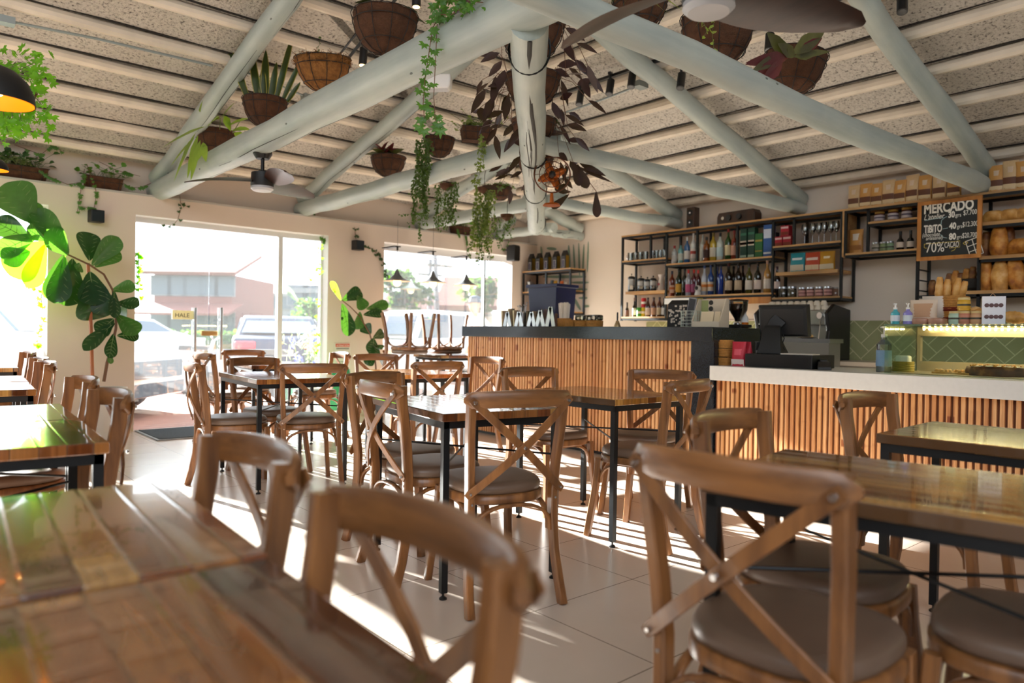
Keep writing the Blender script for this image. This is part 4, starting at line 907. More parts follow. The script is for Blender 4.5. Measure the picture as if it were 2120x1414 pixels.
for i, px in enumerate((2055, 2090, 2122)): loaf(px, 2.175, .17, .115, .12, M_br3, 'golden tin loaf, '+['leftmost on the top bread shelf', 'middle of the top bread shelf', 'at right edge of the top bread shelf'][i])
for px, w, h, m_, X, r, lab in ((2040, .10, .23, M_br2, 7.62, 0, 'brown bagged loaf standing behind the chalkboard edge'), (2066, .15, .26, M_br, 7.56, .0, 'large wrapped loaf standing in the middle bread shelf'), (2085, .12, .26, M_br2, 7.66, 0, 'brown loaf behind the large wrapped one')):
    loaf(px, 1.87, w, h, .12, m_, lab, X=X, up=True, rx=r)
loaf(2113, 1.87, .20, .15, .15, M_br, 'round topped golden loaf at right of middle bread shelf')
for px, w, h, m_, X, r, lab in ((2041, .11, .27, M_br, 7.56, 0, 'smooth tall loaf beside the post on the lowest bread shelf'), (2070, .145, .26, M_br3, 7.55, 0, 'seeded tall loaf, second on the lowest bread shelf'), (2089, .12, .27, M_br2, 7.66, 0, 'dark loaf at the back of the lowest bread shelf'), (2110, .15, .27, M_br, 7.56, .04, 'leaning seeded loaf at right of the lowest bread shelf')):
    loaf(px, 1.56, w, h, .12, m_, lab, X=X, up=True, rx=r)
t = thing('dark_basket', 'black round bread basket on the lowest shelf left of the post', 'basket', (7.60, P(2010, 7.6), 1.56)); MB().lathe([(.07, 0), (.10, .03), (.11, .11), (.10, .115), (.09, .03), (0, .02)], n=24).build('bowl', mat('black wicker', '#1c1712', .8, bump=.5, bscale=90), t)
def baguette(a, b, r, m_, lab, group='baguettes beside the bread shelves'):
    a, b = Vector(a), Vector(b); d = b-a; L = d.length; t = thing('baguette', lab, 'bread', a, 0, group); n = 12
    pts = [d*(j/n) for j in range(n+1)]; rr = [r*math.sin(PI*(.08+.84*j/n))**.4*(1+.07*math.sin(j*2.4)) for j in range(n+1)]; MB().tube(pts, rr, 12).build('crust', m_, t, ang=70); return t
for i, (px, py0, py1, dx) in enumerate(((1929, 606, 580, 2), (1944, 604, 576, 3), (1962, 602, 566, 4), (1975, 598, 560, 4), (1986, 598, 565, 3), (1997, 596, 556, 5), (2009, 594, 552, 6))):
    a = onx(px, py0+8, 7.66); b = onx(px+dx, py1, 7.62); baguette(a, b, .036, M_br2 if i % 2 == 0 or i < 3 else M_br, 'short dark baguette standing behind the wicker basket, '+['leftmost', 'second', 'third', 'fourth', 'fifth', 'sixth', 'rightmost'][i])
# ------------------------------------------------------------------ glass display case
ycs, ybk = 1.99, 5.55; XC = 5.02; zt = 1.205; cz = .8775
case = thing('display_case', 'glass pastry display case with steel back and row of small warm lights', 'display case', (0, 0, 0))
g = MB(); yE = -1.5
g.bx((XC, yE, cz), (XC+.008, ycs, zt-.012)).bx((XC+.008, ycs-.008, cz), (5.56, ycs, zt-.012)); g.build('glass_panes', M_case, case, smooth=False)
MB().bx((XC-.006, yE, zt-.012), (5.6, ycs+.004, zt)).build('glass_top', mat('green edged glass top', '#5d7a6a', .12, alpha=.55), case, smooth=False)
f = MB(); M_champ = mat('champagne steel', '#b8a68a', .3, .55)
f.bx((5.56, ycs-.03, cz), (5.60, ycs, zt-.012)).bx((5.56, yE, cz), (5.60, ycs-.03, cz+.075)).bx((5.56, yE, zt-.075), (5.60, ycs-.03, zt-.012)).bx((5.56, .25, cz+.075), (5.60, .31, zt-.075)); f.build('steel_back', M_champ, case, smooth=False)
MB().bx((XC+.05, yE, cz+.001), (5.54, ycs-.02, cz+.006)).build('deck', M_champ, case, smooth=False)
sp_ = MB(); sp_.bx((5.50, yE, zt-.022), (5.54, ycs-.06, zt-.013)); sp_.build('light_strip', mat('yellow light strip', '#d9c890', .4), case, smooth=False)
M_led = mat('warm led', '#fff2cf', .3, emis='#ffe2a0', estr=50.)
ld = MB(); y = ycs-.075
while y > yE: ld.ball((5.49, y, zt-.027), .0075, 8, 6); y -= .036
o = ld.build('led_lamps', M_led, case); o['kind'] = 'stuff'
for i in range(4):
    al = bpy.data.lights.new('case_lamp', 'AREA'); al.shape = 'RECTANGLE'; al.size = .03; al.size_y = .75; al.energy = 2.5; al.color = (1, .82, .5); ao = bpy.data.objects.new('case_lamp', al); COL.objects.link(ao); ao.location = (5.47, 1.45-.8*i, zt-.035); ao.parent = case
# cake and pastry tray in the case
t = thing('chocolate_cake', 'dark chocolate nut cake on a tray inside the display case', 'cake', (5.25, onx(2062, 790, 5.25).y, cz+.007)); m = MB()
ol = [(.09*math.cos(a)*(1+.12*math.sin(3*a)), .17*math.sin(a)) for a in [2*PI*i/24 for i in range(24)]]; m.loft([[Vector((x*k, y*k, z)) for x, y in ol] for k, z in ((1, 0), (1.02, .03), (.96, .055), (.7, .062), (.1, .064))]); m.build('cake', m_bread('dark nut cake', '#2a1208', '#5a2f12', '#b07a38'), t, ang=70)
m = MB(); ng = random.Random(5)
for i in range(26): m.ball((ng.uniform(-.07, .07), ng.uniform(-.13, .13), .062), ng.uniform(.006, .011), 7, 5)
o = m.build('nuts', M_br, t); o['kind'] = 'stuff'
t = thing('pastry_strip', 'low golden puff pastry beside the chocolate cake in the case', 'pastry', (5.25, onx(1988, 786, 5.25).y, cz+.007)); m = MB(); ng = random.Random(2)
m.bx((-.06, -.15, 0), (.06, .15, .012)); 
for i in range(30): m.ball((ng.uniform(-.05, .05), ng.uniform(-.14, .14), .016), ng.uniform(.009, .016), 8, 5)
m.build('pastry', M_br3, t)
# ------------------------------------------------------------------ on the case
def hand(px, col, lab, X=5.12):
    t = thing('pump_bottle', lab, 'bottle', (X, onx(px, 672, X).y, zt+.0005), 0, 'small pump bottles on the display case'); MB().lathe([(.026, 0), (.028, .004), (.028, .075), (.012, .092), (.012, .10)], n=16).build('body', mat('liquid '+col, col, .15, coat=.5), t)
    o = MB().lathe([(.0285, .02), (.0285, .06)], n=16).build('label', lm('#d4dce4'), t); MB().lathe([(.012, .10), (.013, .112), (.006, .114), (.005, .13), (.009, .131), (.009, .14), (0, .141)], n=12).bx((-.03, -.004, .133), (0, .004, .140)).build('pump', M_white, t)
hand(1853, '#49a8b4', 'small pump bottle of turquoise gel on the display case'); hand(1879, '#8a82c8', 'small pump bottle of violet gel on the display case')
def yat(px, X): return onx(px, 670, X).y
for px, X, dz, c, lab in ((1977, 5.12, 0, '#a9c2ae', 'small pale green dip jar on the case, leftmost'), (1997, 5.12, 0, '#b87a62', 'reddish dip jar on the case under the stacked one'), (1995, 5.12, .085, '#c79a2e', 'golden dip jar stacked on the reddish jar'), (2022, 5.12, 0, '#c79a72', 'peach dip jar on the case beside the white tea box')):
    jar(px, zt+.0005+dz, .036, .083, c, lab, lidc='#cbb27a', lbl=c, X=X, group='dip jars on the display case', y=yat(px, X), acc='#3c3a2a', name='dip_jar')
t = thing('tea_box', 'white tea sampler box with purple and green side on the display case', 'box', (5.12, yat(2056, 5.12), zt+.0005), .32); MB().bx((-.035, -.06, 0), (.035, .06, .17)).build('carton', lm('#dfe0e6'), t, smooth=False, bevel=.001)
MB().bx((-.034, -.0608, .085), (.035, -.06, .17)).build('purple_side', lm('#6a4a8c'), t, smooth=False); MB().bx((-.034, -.0608, .0), (.035, -.06, .085)).build('green_side', lm('#5c8a5c'), t, smooth=False)
m = MB()
for i in range(4):
    for z in (.045, .115): m.lathe([(.0125, 0), (.0125, .002), (0, .003)], (-.036, -.036+i*.024, z), 12, Matrix.Rotation(-PI/2, 3, 'Y'), 1., 1.)
m.build('cup_pictures', lm('#5a3c3a'), t)
MB().tube([(-.01, -.01, .17), (0, .005, .19), (0, .02, .17)], .002, 6).build('string_handle', lm('#b58c64'), t)
# wicker basket with baguettes, paper bags, pastries
M_wick = mat('wicker', '#c08a45', .6, var=.2, vscale=60, bump=.6, bscale=120)
def wicker(name, lab, loc, w, d, h, taper=.88, cat='basket', group=None, m_=None, rz=0, band=None):
    t = thing(name, lab, cat, loc, rz, group); m = MB(); rows = max(3, int(h/.011))
    for j in range(rows):
        u = j/(rows-1); k = taper+(1-taper)*u; ol = sq_outline(d*k, w*k, 28, 3.5, 1.)
        m.tube([(x*(1+.012*(1 if (i+j) % 2 else -1)), y*(1+.012*(1 if (i+j) % 2 else -1)), .006+(h-.012)*u) for i, (x, y) in enumerate(ol)], .0062, 5, closed=True)
    ol0 = sq_outline(d*taper, w*taper, 28, 3.5, 1.); ol1 = sq_outline(d, w, 28, 3.5, 1.)
    m.loft([[Vector((x*.96, y*.96, .003)) for x, y in ol0], [Vector((x*.96, y*.96, h-.004)) for x, y in ol1], [Vector((x*.92, y*.92, h-.004)) for x, y in ol1], [Vector((x*.92, y*.92, .008)) for x, y in ol0]], caps=True); m.build('weave', m_ or M_wick, t, ang=70)
    if band:
        m = MB()
        for z in band: m.tube([(x*1.01, y*1.01, z*h) for x, y in sq_outline(d*(taper+(1-taper)*z), w*(taper+(1-taper)*z), 28, 3.5, 1.)], .0068, 5, closed=True)
        m.build('dark_band', lm('#7a2a1a'), t)
    return t
bx_, by_ = 5.36, yat(1976, 5.36)
wicker('wicker_basket', 'wicker basket with red bands holding baguettes on the display case', (bx_, by_, zt+.0005), .135, .20, .19, band=(.15, .2, .25, .5, .55, .6))
for i, (a, b, c, d) in enumerate(((1942, 640, 1946, 573), (1957, 640, 1962, 578), (1972, 640, 1985, 575), (1980, 640, 1999, 582))):
    p = onx(a, b, 5.35+.02*i); q = onx(c, d, 5.33+.02*i); baguette(p, q, .026, M_br3, 'twisted golden baguette rising from the wicker basket, '+['leftmost', 'second', 'third', 'rightmost'][i], group='baguettes in the wicker basket')
t = thing('paper_bread_bag', 'white paper lining around bread beside the wicker basket', 'paper', (5.3, yat(1940, 5.3), zt+.0005), .25); MB().loft([[Vector((x, y, 0)) for x, y in ((-.04, -.07), (.04, -.07), (.04, .07), (-.04, .07))], [Vector((x, y, .19)) for x, y in ((-.05, -.085), (.05, -.08), (.05, .08), (-.045, .085))]], caps=False).build('paper', mat('white paper', '#d9cdc0', .6), t, solid=.002)
pouch(1912, zt+.0005, .17, .165, '#d8c4ae', 'white and kraft stand-up bag leaning left of the wicker basket', X=5.22, name='paper_bag', prints=((.3, .85, .7, '#c49a78'),), y=yat(1912, 5.22))
for px, lab in ((1906, 'wrapped pink pastry lying at left on the display case'), (1941, 'wrapped beige pastry lying before the wicker basket')):
    t = thing('wrapped_pastry', lab, 'pastry', (5.16, yat(px, 5.16), zt+.0005), 0, 'wrapped pastries on the display case'); ol = sq_outline(.10, .11, 20, 3, 1.); MB().loft([[Vector((x*k, y*k, z)) for x, y in ol] for k, z in ((.9, 0), (1, .015), (.95, .035), (.6, .042), (.05, .043))]).build('pastry', mat('pastry wrap', '#b98a72', .3, var=.2, vscale=30), t)
for i, (a, b, c, d) in enumerate(((1960, 668, 2030, 642), (1985, 667, 2072, 640), (2075, 655, 2125, 668))):
    p = onx(a, b, 5.44); q = onx(c, d, 5.47); p.z = max(p.z, zt+.04); q.z = max(q.z, zt+.045); baguette(p, q, .04, M_br3, 'long baguette lying on the display case, '+['left one', 'middle one', 'right one behind the tea box'][i], group='baguettes lying on the display case')
# ------------------------------------------------------------------ on the white counter
zc_ = .8775
t = thing('pump_bottle', 'large clear pump bottle of sanitiser with blue label by the display case', 'bottle', (5.2, onx(1829, 770, 5.2).y, zc_)); MB().lathe([(.045, 0), (.048, .008), (.048, .19), (.018, .225), (.018, .24)], n=20).build('body', M_clear, t); MB().lathe([(.046, .005), (.046, .14), (0, .141)], n=20).build('liquid', mat('pale blue gel', '#a9c6d6', .2), t)
MB().lathe([(.0495, .04), (.0495, .15)], n=20).build('label', lm('#7f9fc0'), t); MB().lathe([(.02, .24), (.02, .26), (.006, .262), (.006, .30), (.014, .302), (.014, .315), (0, .316)], n=12).bx((-.05, -.006, .303), (0, .006, .313)).build('pump', M_white, t)
t = wicker('napkin_basket', 'yellow wicker napkin holder inside the glass corner', (5.3, onx(1870, 770, 5.3).y, zc_+.006), .12, .09, .07, 1., m_=mat('yellow wicker', '#a98f35', .6, bump=.5, bscale=120)); MB().box((0, 0, .075), (.06, .09, .07)).build('napkins', lm('#e2dcc4'), t, smooth=False, bevel=.012)
# cash drawer and point of sale screen
Xp = 5.18
t = thing('cash_drawer', 'black cash drawer on the white counter under the screen', 'cash drawer', (Xp+.03, onx(1630, 750, Xp).y-.0, zc_), .06); MB().bx((-.20, -.26, 0), (.20, .26, .10)).build('case', M_blackp, t, smooth=False, bevel=.004); MB().bx((-.203, -.245, .012), (-.20, .245, .088)).build('drawer_front', mat('black satin', '#15171a', .3), t, smooth=False)
dw = t.location
t = thing('paper_stack', 'thin stack of white papers on the cash drawer', 'paper', (Xp+.0, dw.y-.10, zc_+.1005), .1); MB().bx((-.07, -.12, 0), (.07, .12, .008)).build('sheets', lm('#d8cfc2'), t, smooth=False)
t = thing('point_of_sale_screen', 'black touch screen turned away on a curved stand above the cash drawer', 'screen', (Xp, dw.y+.12, zc_+.1005), .2)
MB().loft([[Vector((x, y, z)) for x, y in ((xa, -w_), (xb, -w_), (xb, w_), (xa, w_))] for xa, xb, w_, z in ((-.10, .10, .095, 0), (-.10, .09, .09, .012), (-.07, -.01, .075, .10), (-.045, 0, .065, .19), (-.02, .02, .06, .22))]).build('stand', mat('matte black', '#101214', .5), t, bevel=.004)
sc_m = MB(); Mx = Matrix.Rotation(math.radians(-14), 3, 'Y'); rr = []
for d_, k in ((-.028, .80), (-.02, .93), (.0, 1.), (.022, 1.), (.026, .985)): rr.append([Vector((.035, 0, .255))+Mx @ Vector((d_, y*.19*k-.07, z*.125*k)) for y, z in ((-1, -1), (1, -1), (1, 1), (-1, 1))])
sc_m.loft(rr); sc_m.build('screen_housing', mat('matte black'), t, smooth=False, bevel=.012)
MB().bar([(-.0, 0, .19), (-.005, -.02, .235), (.01, -.05, .27)], .11, .03, up=(1, 0, 0), fixed=True).build('bracket', mat('matte black'), t)
MB().tube([(-.0, -.07, .17), (-.02, -.09, .12), (-.01, -.07, .07), (-.03, -.10, .03)], .004, 6).build('cable', M_blackp, t)
t = thing('card_reader', 'black card payment terminal on the right of the cash drawer', 'card reader', (5.1, onx(1706, 757, 5.1).y, zc_), .5); MB().loft([[Vector((x, y, z)) for x, y in ((-a, -b), (a, -b), (a, b), (-a, b))] for a, b, z in ((.085, .045, 0), (.085, .045, .02), (.05, .04, .055), (.03, .035, .06))]).build('body', M_blackp, t, bevel=.004); MB().box((.06, 0, .05), (.05, .06, .05)).build('paper_roll_cover', M_blackp, t, bevel=.01)
for i in range(3): wicker('small_basket', 'small square wicker basket, '+['bottom of the stack of three beside the bar end', 'middle of the stack of three beside the bar end', 'top of the stack, tilted, beside the bar end'][i], (5.08, onx(1501, 745, 5.08).y, zc_+.068*i), .115, .13, .062+.002*i, .9, group='stack of small wicker baskets', rz=.1+.35*(i == 2))
for px, X, rz, lab in ((1530, 5.03, .1, 'red pink pouch of snacks with white foot on the white counter'), (1546, 5.12, -.5, 'red pouch behind the front one on the white counter')):
    pouch(px, zc_, .115, .19, '#b8283c', lab, X=X, name='red_pouch', group='red pouches on the white counter', rz=rz, prints=((.02, .28, .9, '#ded2cc'), (.45, .7, .6, '#d85a6a')), y=onx(px, 745, X).y)
# ------------------------------------------------------------------ on the black bar top
zb = 1.1805
def yb(px, X): return onx(px, 678, X).y
def clip(px, X, h, w_, lab, rz=0, m_=None):
    t = thing('menu_stand', lab, 'stand', (X, yb(px, X), zb), rz, 'small steel A shaped stands on the bar'); m = MB()
    m.bar([(0, -w_, 0), (0, 0, h)], .05, .004, up=(1, 0, 0), fixed=True); m.bar([(0, w_, 0), (0, 0, h)], .05, .004, up=(1, 0, 0), fixed=True); m.build('plates', m_ or mat('polished white steel', '#c9cdd0', .18, .6), t); return t
for px, h, w_, lab in ((1050, .15, .045, 'small steel A shaped stand, leftmost on the bar'), (1074, .15, .05, 'steel A shaped stand second from left on the bar'), (1100, .145, .05, 'steel A shaped stand in front of the spoon jar'), (1118, .16, .052, 'thin steel A shaped stand before the dried flowers'), (1139, .195, .05, 'tallest white A shaped stand beside the straws')): clip(px, 5.05, h, w_, lab)
M_brass = mat('aged steel shaker', '#a99a80', .25, .9)
for i, (px, h) in enumerate(((1044, .18), (1058, .20), (1068, .18), (1090, .17), (1108, .165))):
    t = thing('cocktail_shaker', 'metal cocktail tumbler, '+['leftmost on the bar', 'second from left on the bar with a strainer', 'third from left on the bar', 'fourth from left behind an A shaped stand', 'rightmost beside the dried flowers'][i], 'tumbler', (5.22, yb(px, 5.22), zb), 0, 'cocktail tumblers on the bar'); MB().lathe([(.028, 0), (.032, .004), (.042, h), (.040, h), (.03, .01), (0, .008)], n=20).build('cup', M_brass, t)
t = thing('utensil_cup', 'cup of steel bar spoons and strainers on the bar', 'utensils', (5.14, yb(1081, 5.14), zb)); MB().lathe([(.035, 0), (.038, .15), (.036, .15), (.034, .005), (0, .004)], n=18).build('cup', M_steel, t); m = MB(); ur = random.Random(4)
for i in range(7):
    a = ur.uniform(0, 6.28); e = Vector((.05*math.cos(a), .05*math.sin(a), ur.uniform(.21, .27))); m.tube([(.01*math.cos(a), .01*math.sin(a), .02), e], .003, 6); m.ball(e, .012, 8, 6, .5)
m.build('spoons', M_steel, t)
t = thing('dried_flower_vase', 'glass vase of brown dried flowers on the bar', 'vase', (5.2, yb(1125, 5.2), zb)); MB().lathe([(.04, 0), (.045, .005), (.045, .09), (.043, .09), (.042, .008), (0, .006)], n=20).build('vase', M_clear, t); m = MB(); ur = random.Random(9)
for i in range(60):
    a = ur.uniform(0, 6.28); r = ur.uniform(.02, .085); e = Vector((r*math.cos(a), r*math.sin(a), ur.uniform(.12, .185))); m.tube([(0, 0, .02), e*.5+Vector((0, 0, .02)), e], .0012, 4); m.ball(e, .005, 5, 4)
o = m.build('dried_flowers', mat('dried flowers', '#7d6455', .9), t); o['kind'] = 'stuff'
t = thing('bar_tool', 'dark reddish wooden muddler standing on the bar', 'tool', (5.14, yb(1151, 5.14), zb)); MB().lathe([(.02, 0), (.022, .06), (.012, .09), (.016, .13), (0, .14)], n=14).build('handle', lm('#7a5646'), t)
t = wicker('straw_basket', 'wicker basket full of paper wrapped straws on the bar', (5.12, yb(1168, 5.12), zb), .13, .10, .085, .95)
m = MB(); ur = random.Random(3)
for i in range(70):
    x, y = ur.uniform(-.03, .03), ur.uniform(-.045, .045); m.tube([(x, y, .02), (x*1.3, y*1.35, .235+ur.uniform(-.01, .01))], .0035, 5)
o = m.build('straws', lm('#f0e8dc'), t); o['kind'] = 'stuff'
wicker('wicker_tray', 'small wicker tray right of the straws on the bar', (5.12, yb(1183, 5.12), zb), .11, .10, .068, .95)
for i, px in enumerate((1207, 1231)):
    t = wicker('wicker_tray', 'wicker tray under a clear lid, '+['left one of the pair', 'right one of the pair'][i], (5.1, yb(px, 5.1), zb), .145, .12, .06, .97, group='lidded wicker trays on the bar'); MB().bx((-.055, -.066, .06), (.055, .066, .115)).build('clear_lid', M_clear, t, smooth=False, bevel=.015)
t = thing('hand_bell', 'small brass counter bell with black upright handle', 'bell', (5.05, yb(1278, 5.05), zb)); MB().lathe([(.032, 0), (.032, .004), (.022, .03), (.014, .055), (0, .058)], n=18).build('bell', mat('brass', '#b09a72', .3, .8), t); MB().lathe([(.006, .055), (.008, .09), (.007, .13), (0, .135)], n=10).build('handle', M_blackp, t)
# navy crate at the far side of the bar
t = thing('plastic_crate', 'tall navy blue plastic crate with rim standing behind the bar top', 'crate', (5.42, yb(1142, 5.42), zb), .10); b0, b1 = (.17, .20), (.19, .225)
MB().loft([[Vector((x*a, y*b, z)) for x, y in ((-1, -1), (1, -1), (1, 1), (-1, 1))] for a, b, z in ((.155, .175, 0), (.165, .20, .42), (.185, .22, .42), (.185, .22, .455), (.165, .20, .455), (.15, .17, .01))]).build('body', mat('navy plastic', '#1e2650', .35), t, smooth=False, bevel=.006)
# right part of the bar top
t = thing('patterned_gift_bag', 'black gift bag covered with white speech bubble shapes', 'bag', (5.2, yb(1408, 5.2), zb), .25); MB().loft([[Vector((x*a, y*b, z)) for x, y in ((-1, -1), (1, -1), (1, 1), (-1, 1))] for a, b, z in ((.05, .10, 0), (.045, .095, .20), (.02, .07, .235))]).build('bag', lm('#0f0f10'), t, smooth=False); m = MB(); ur = random.Random(8)
for i in range(46):
    y, z = ur.uniform(-.085, .085), ur.uniform(.012, .19); w_, h_ = ur.uniform(.005, .011), ur.uniform(.005, .011); m.bx((-.0525, y-w_, z-h_), (-.0500, y+w_, z+h_))
m.build('pattern', lm('#d8cdbf'), t, smooth=False)
t = thing('wire_basket', 'white wire basket holding a dark framed card on the bar', 'basket', (5.08, yb(1430, 5.08), zb)); m = MB(); M_wire = mat('white wire', '#c4cdbf', .4)
for k in range(6):
    z = .004+k*.026; m.tube([(x, y, z) for x, y in sq_outline(.11, .15, 20, 5, 1.)], .0018, 5, closed=True)
for (x, y) in sq_outline(.11, .15, 28, 5, 1.): m.tube([(x, y, .003), (x, y, .136)], .0015, 4)
m.build('wires', M_wire, t); MB().box((0, 0, .13), (.012, .075, .23), M=Matrix.Rotation(.18, 3, 'X')).build('card_frame', lm('#8a8c94'), t, smooth=False); MB().box((-.007, 0, .13), (.002, .063, .215), M=Matrix.Rotation(.18, 3, 'X')).build('card', lm('#24262e'), t, smooth=False)
pouch(1445, zb, .09, .25, '#8a7a24', 'olive gold pouch standing behind the wire basket', X=5.22, name='gold_pouch', y=yb(1445, 5.22))
t = thing('leaflet_box', 'pale wooden slanted leaflet box with cream cards on the bar', 'box', (5.1, yb(1470, 5.1), zb), .12); M_ply = mat('pale plywood', '#cfc3ae', .55)
m = MB(); m.bx((-.08, -.125, 0), (.08, .125, .008)).bx((-.08, -.125, .008), (-.072, .125, .045)).bx((.072, -.125, .008), (.08, .125, .235)); m.build('tray', M_ply, t, smooth=False)
for s_ in (-1, 1): MB().add([(-.08, s_*.125, .008), (.08, s_*.125, .008), (.08, s_*.125, .235), (.03, s_*.125, .235), (-.08, s_*.125, .05), (-.08, s_*.117, .008), (.08, s_*.117, .008), (.08, s_*.117, .235), (.03, s_*.117, .235), (-.08, s_*.117, .05)], [(0, 1, 2, 3, 4), (9, 8, 7, 6, 5), (0, 5, 6, 1), (1, 6, 7, 2), (2, 7, 8, 3), (3, 8, 9, 4), (4, 9, 5, 0)]).build('side_panel', M_ply, t, smooth=False)
MB().box((-.02, .02, .07), (.004, .11, .12), M=Matrix.Rotation(.25, 3, 'Y')).box((-.01, -.065, .07), (.004, .05, .12), M=Matrix.Rotation(.25, 3, 'Y')).build('cards', lm('#e0cfae'), t, smooth=False)
m = MB(); [m.cyl((.070, .03, z), (.068, .03, z), .02, n=16) for z in (.205, .155)]; m.build('round_stickers', lm('#2a2a26'), t)
MB().bx((.068, .055, .12), (.0715, .115, .225)).build('green_sheet', lm('#9aa56c'), t, smooth=False)
# awning like white box hanging below the shelf, and pine board
struct(MB().bx((7.3, P(1432, 7.3), 1.50), (7.47, P(1376, 7.3), 1.57)).build('trim_3', M_white, smooth=False))
t = thing('pine_board', 'orange pine board fixed under the lower bottle shelf', 'board', (0, 0, 0)); MB().bx((7.46, P(1595, 7.45), 1.49), (7.485, P(1462, 7.45), 1.563)).build('board', M_frame, t, smooth=False)
# grinder, espresso machine
zk = .8805
t = thing('coffee_grinder', 'coffee grinder with clear hopper full of dark beans at the bar end', 'grinder', (5.46, yb(1527, 5.46), zb-.195), 0); t.scale = (.66,)*3; m = MB().bx((-.13, -.13, .30), (.13, .13, .34)); m.build('body', M_blackp, t, smooth=False, bevel=.01)
MB().lathe([(.05, .30), (.055, .36), (.04, .38)], n=20).build('collar', M_chrome, t)
MB().lathe([(.035, .37), (.045, .42), (.115, .52), (.125, .64)], n=24, cap=False).build('hopper', M_clear, t); MB().lathe([(.033, .375), (.042, .42), (.112, .52), (.118, .60), (0, .615)], n=24).build('beans', mat('coffee beans', '#2e1409', .4, var=.4, vscale=90, bump=.8, bscale=120), t); MB().lathe([(.128, .635), (.13, .655), (.03, .67), (0, .672)], n=24).build('lid', mat('smoky lid', '#3a2a22', .2), t)
t = thing('spray_bottle', 'white spray bottle with orange liquid next to the grinder', 'bottle', (5.54, yb(1541, 5.54), zb)); MB().lathe([(.03, 0), (.034, .005), (.034, .05), (0, .051)], n=16).build('liquid', mat('orange cleaner', '#c86a12', .25), t); MB().lathe([(.034, .05), (.032, .09), (.014, .12), (.014, .13)], n=16).build('body', lm('#d9d9d6'), t); MB().bx((-.05, -.01, .13), (.02, .01, .15)).build('trigger', M_white, t, bevel=.004)
ye0, ye1 = onx(1725, 690, 7.25).y, onx(1568, 690, 7.25).y
t = thing('espresso_machine', 'large steel espresso machine with black side panels behind the screen', 'coffee machine', (7.40, (ye0+ye1)/2, zk)); w_ = (ye1-ye0)/2; t.scale = (1, 1, 1.2)
MB().bx((-.16, -w_+.05, .06), (.24, w_-.05, .40)).build('body', mat('dull steel', '#9b9a94', .35, .8), t, smooth=False, bevel=.01)
MB().bx((-.18, -w_+.05, .40), (.22, w_-.05, .43)).build('cup_rail', M_steel, t, smooth=False)
MB().bx((-.22, -w_+.05, .30), (-.16, w_-.05, .43)).build('group_panel', mat('dull steel'), t, smooth=False, bevel=.01)
MB().bx((-.26, -w_+.05, .02), (-.16, w_-.05, .07)).build('drip_tray', M_steel, t, smooth=False)
for s_ in (-1, 1):
    pr = [(-.28, 0), (.26, 0), (.26, .44), (-.10, .48), (-.26, .40), (-.20, .25)]; MB().loft([[Vector((x, y+s_*(w_-.03), z)) for x, z in pr] for y in (-.02, .02)]).build('side_panel', M_blackp, t, smooth=False, bevel=.008)
for y in (-.2, .0, .2): o = MB().cyl((-.24, y, .31), (-.24, y, .25), .032, n=16).build('group_head', M_chrome, t); MB().bar([(-.25, y, .25), (-.38, y, .235)], .02, .02).build('portafilter_handle', M_blackp, o)
MB().cyl((-.25, -w_+.10, .38), (-.19, -w_+.10, .38), .028, n=14).build('steam_knob', M_chrome, t); MB().tube([(-.22, -w_+.10, .35), (-.25, -w_+.10, .2), (-.25, -w_+.11, .10)], .006, 6).build('steam_wand', M_chrome, t)
cup0 = None; ur = random.Random(11); k = 0
nmc = ['front row', 'back row', 'upper layer']
for row, (x, z) in enumerate(((7.27, zk+.518), (7.38, zk+.518), (7.32, zk+.568))):
    for i in range(9):
        y = ye0+.10+(i+.5*(row == 2))*(ye1-ye0-.22)/8.6; lab = 'upturned white espresso cup, %s, number %s from the right on the machine' % (nmc[row], ['one', 'two', 'three', 'four', 'five', 'six', 'seven', 'eight', 'nine'][i])
        if cup0 is None:
            cup0 = thing('espresso_cup', lab, 'cup', (x, y, z), 0, 'white cups piled on the espresso machine'); MB().lathe([(.036, 0), (.036, .003), (.03, .03), (.02, .048), (0, .049)], n=16).build('cup', lm('#ddd2c0'), cup0); MB().tube([(0, .034, .008), (0, .054, .014), (0, .05, .034), (0, .028, .036)], .004, 6).build('handle', lm('#ddd2c0'), cup0)
        else: dup(cup0, (x, y, z), ur.uniform(0, 6), lab)
t = thing('snack_plate', 'little plate of nuts on the work shelf beside the espresso machine', 'plate', (6.9, onx(1670, 708, 6.9).y, 1.10)); 
MB().lathe([(.05, 0), (.10, .012), (.098, .014), (0, .006)], n=24).build('plate', M_steel, t); m = MB()
for i in range(40): m.ball((ur.uniform(-.05, .05), ur.uniform(-.05, .05), .016+ur.uniform(0, .012)), .012, 7, 5)
o = m.build('nuts', M_br3, t); o['kind'] = 'stuff'
t = thing('service_shelf', 'steel pass shelf between the white counter and the espresso machine', 'shelf', (6.9, onx(1670, 708, 6.9).y, 0)); MB().bx((-.14, -.3, 1.06), (.14, .35, 1.10)).build('top', M_steel, t, smooth=False); MB().bx((-.12, -.28, 0), (.12, .33, 1.06)).build('body', mat('dull steel'), t, smooth=False)
# small camera on the bottle shelf
t = thing('security_camera', 'small round white camera with black face among the bottles', 'camera', (7.54, P(1445, 7.54), Z['r2'])); MB().lathe([(.04, 0), (.042, .01), (.034, .05), (0, .052)], n=18).build('base', M_white, t); MB().ball((0, 0, .085), .042, 18, 12).build('head', M_white, t); MB().ball((-.018, 0, .088), .030, 16, 10).build('face', M_blackp, t)
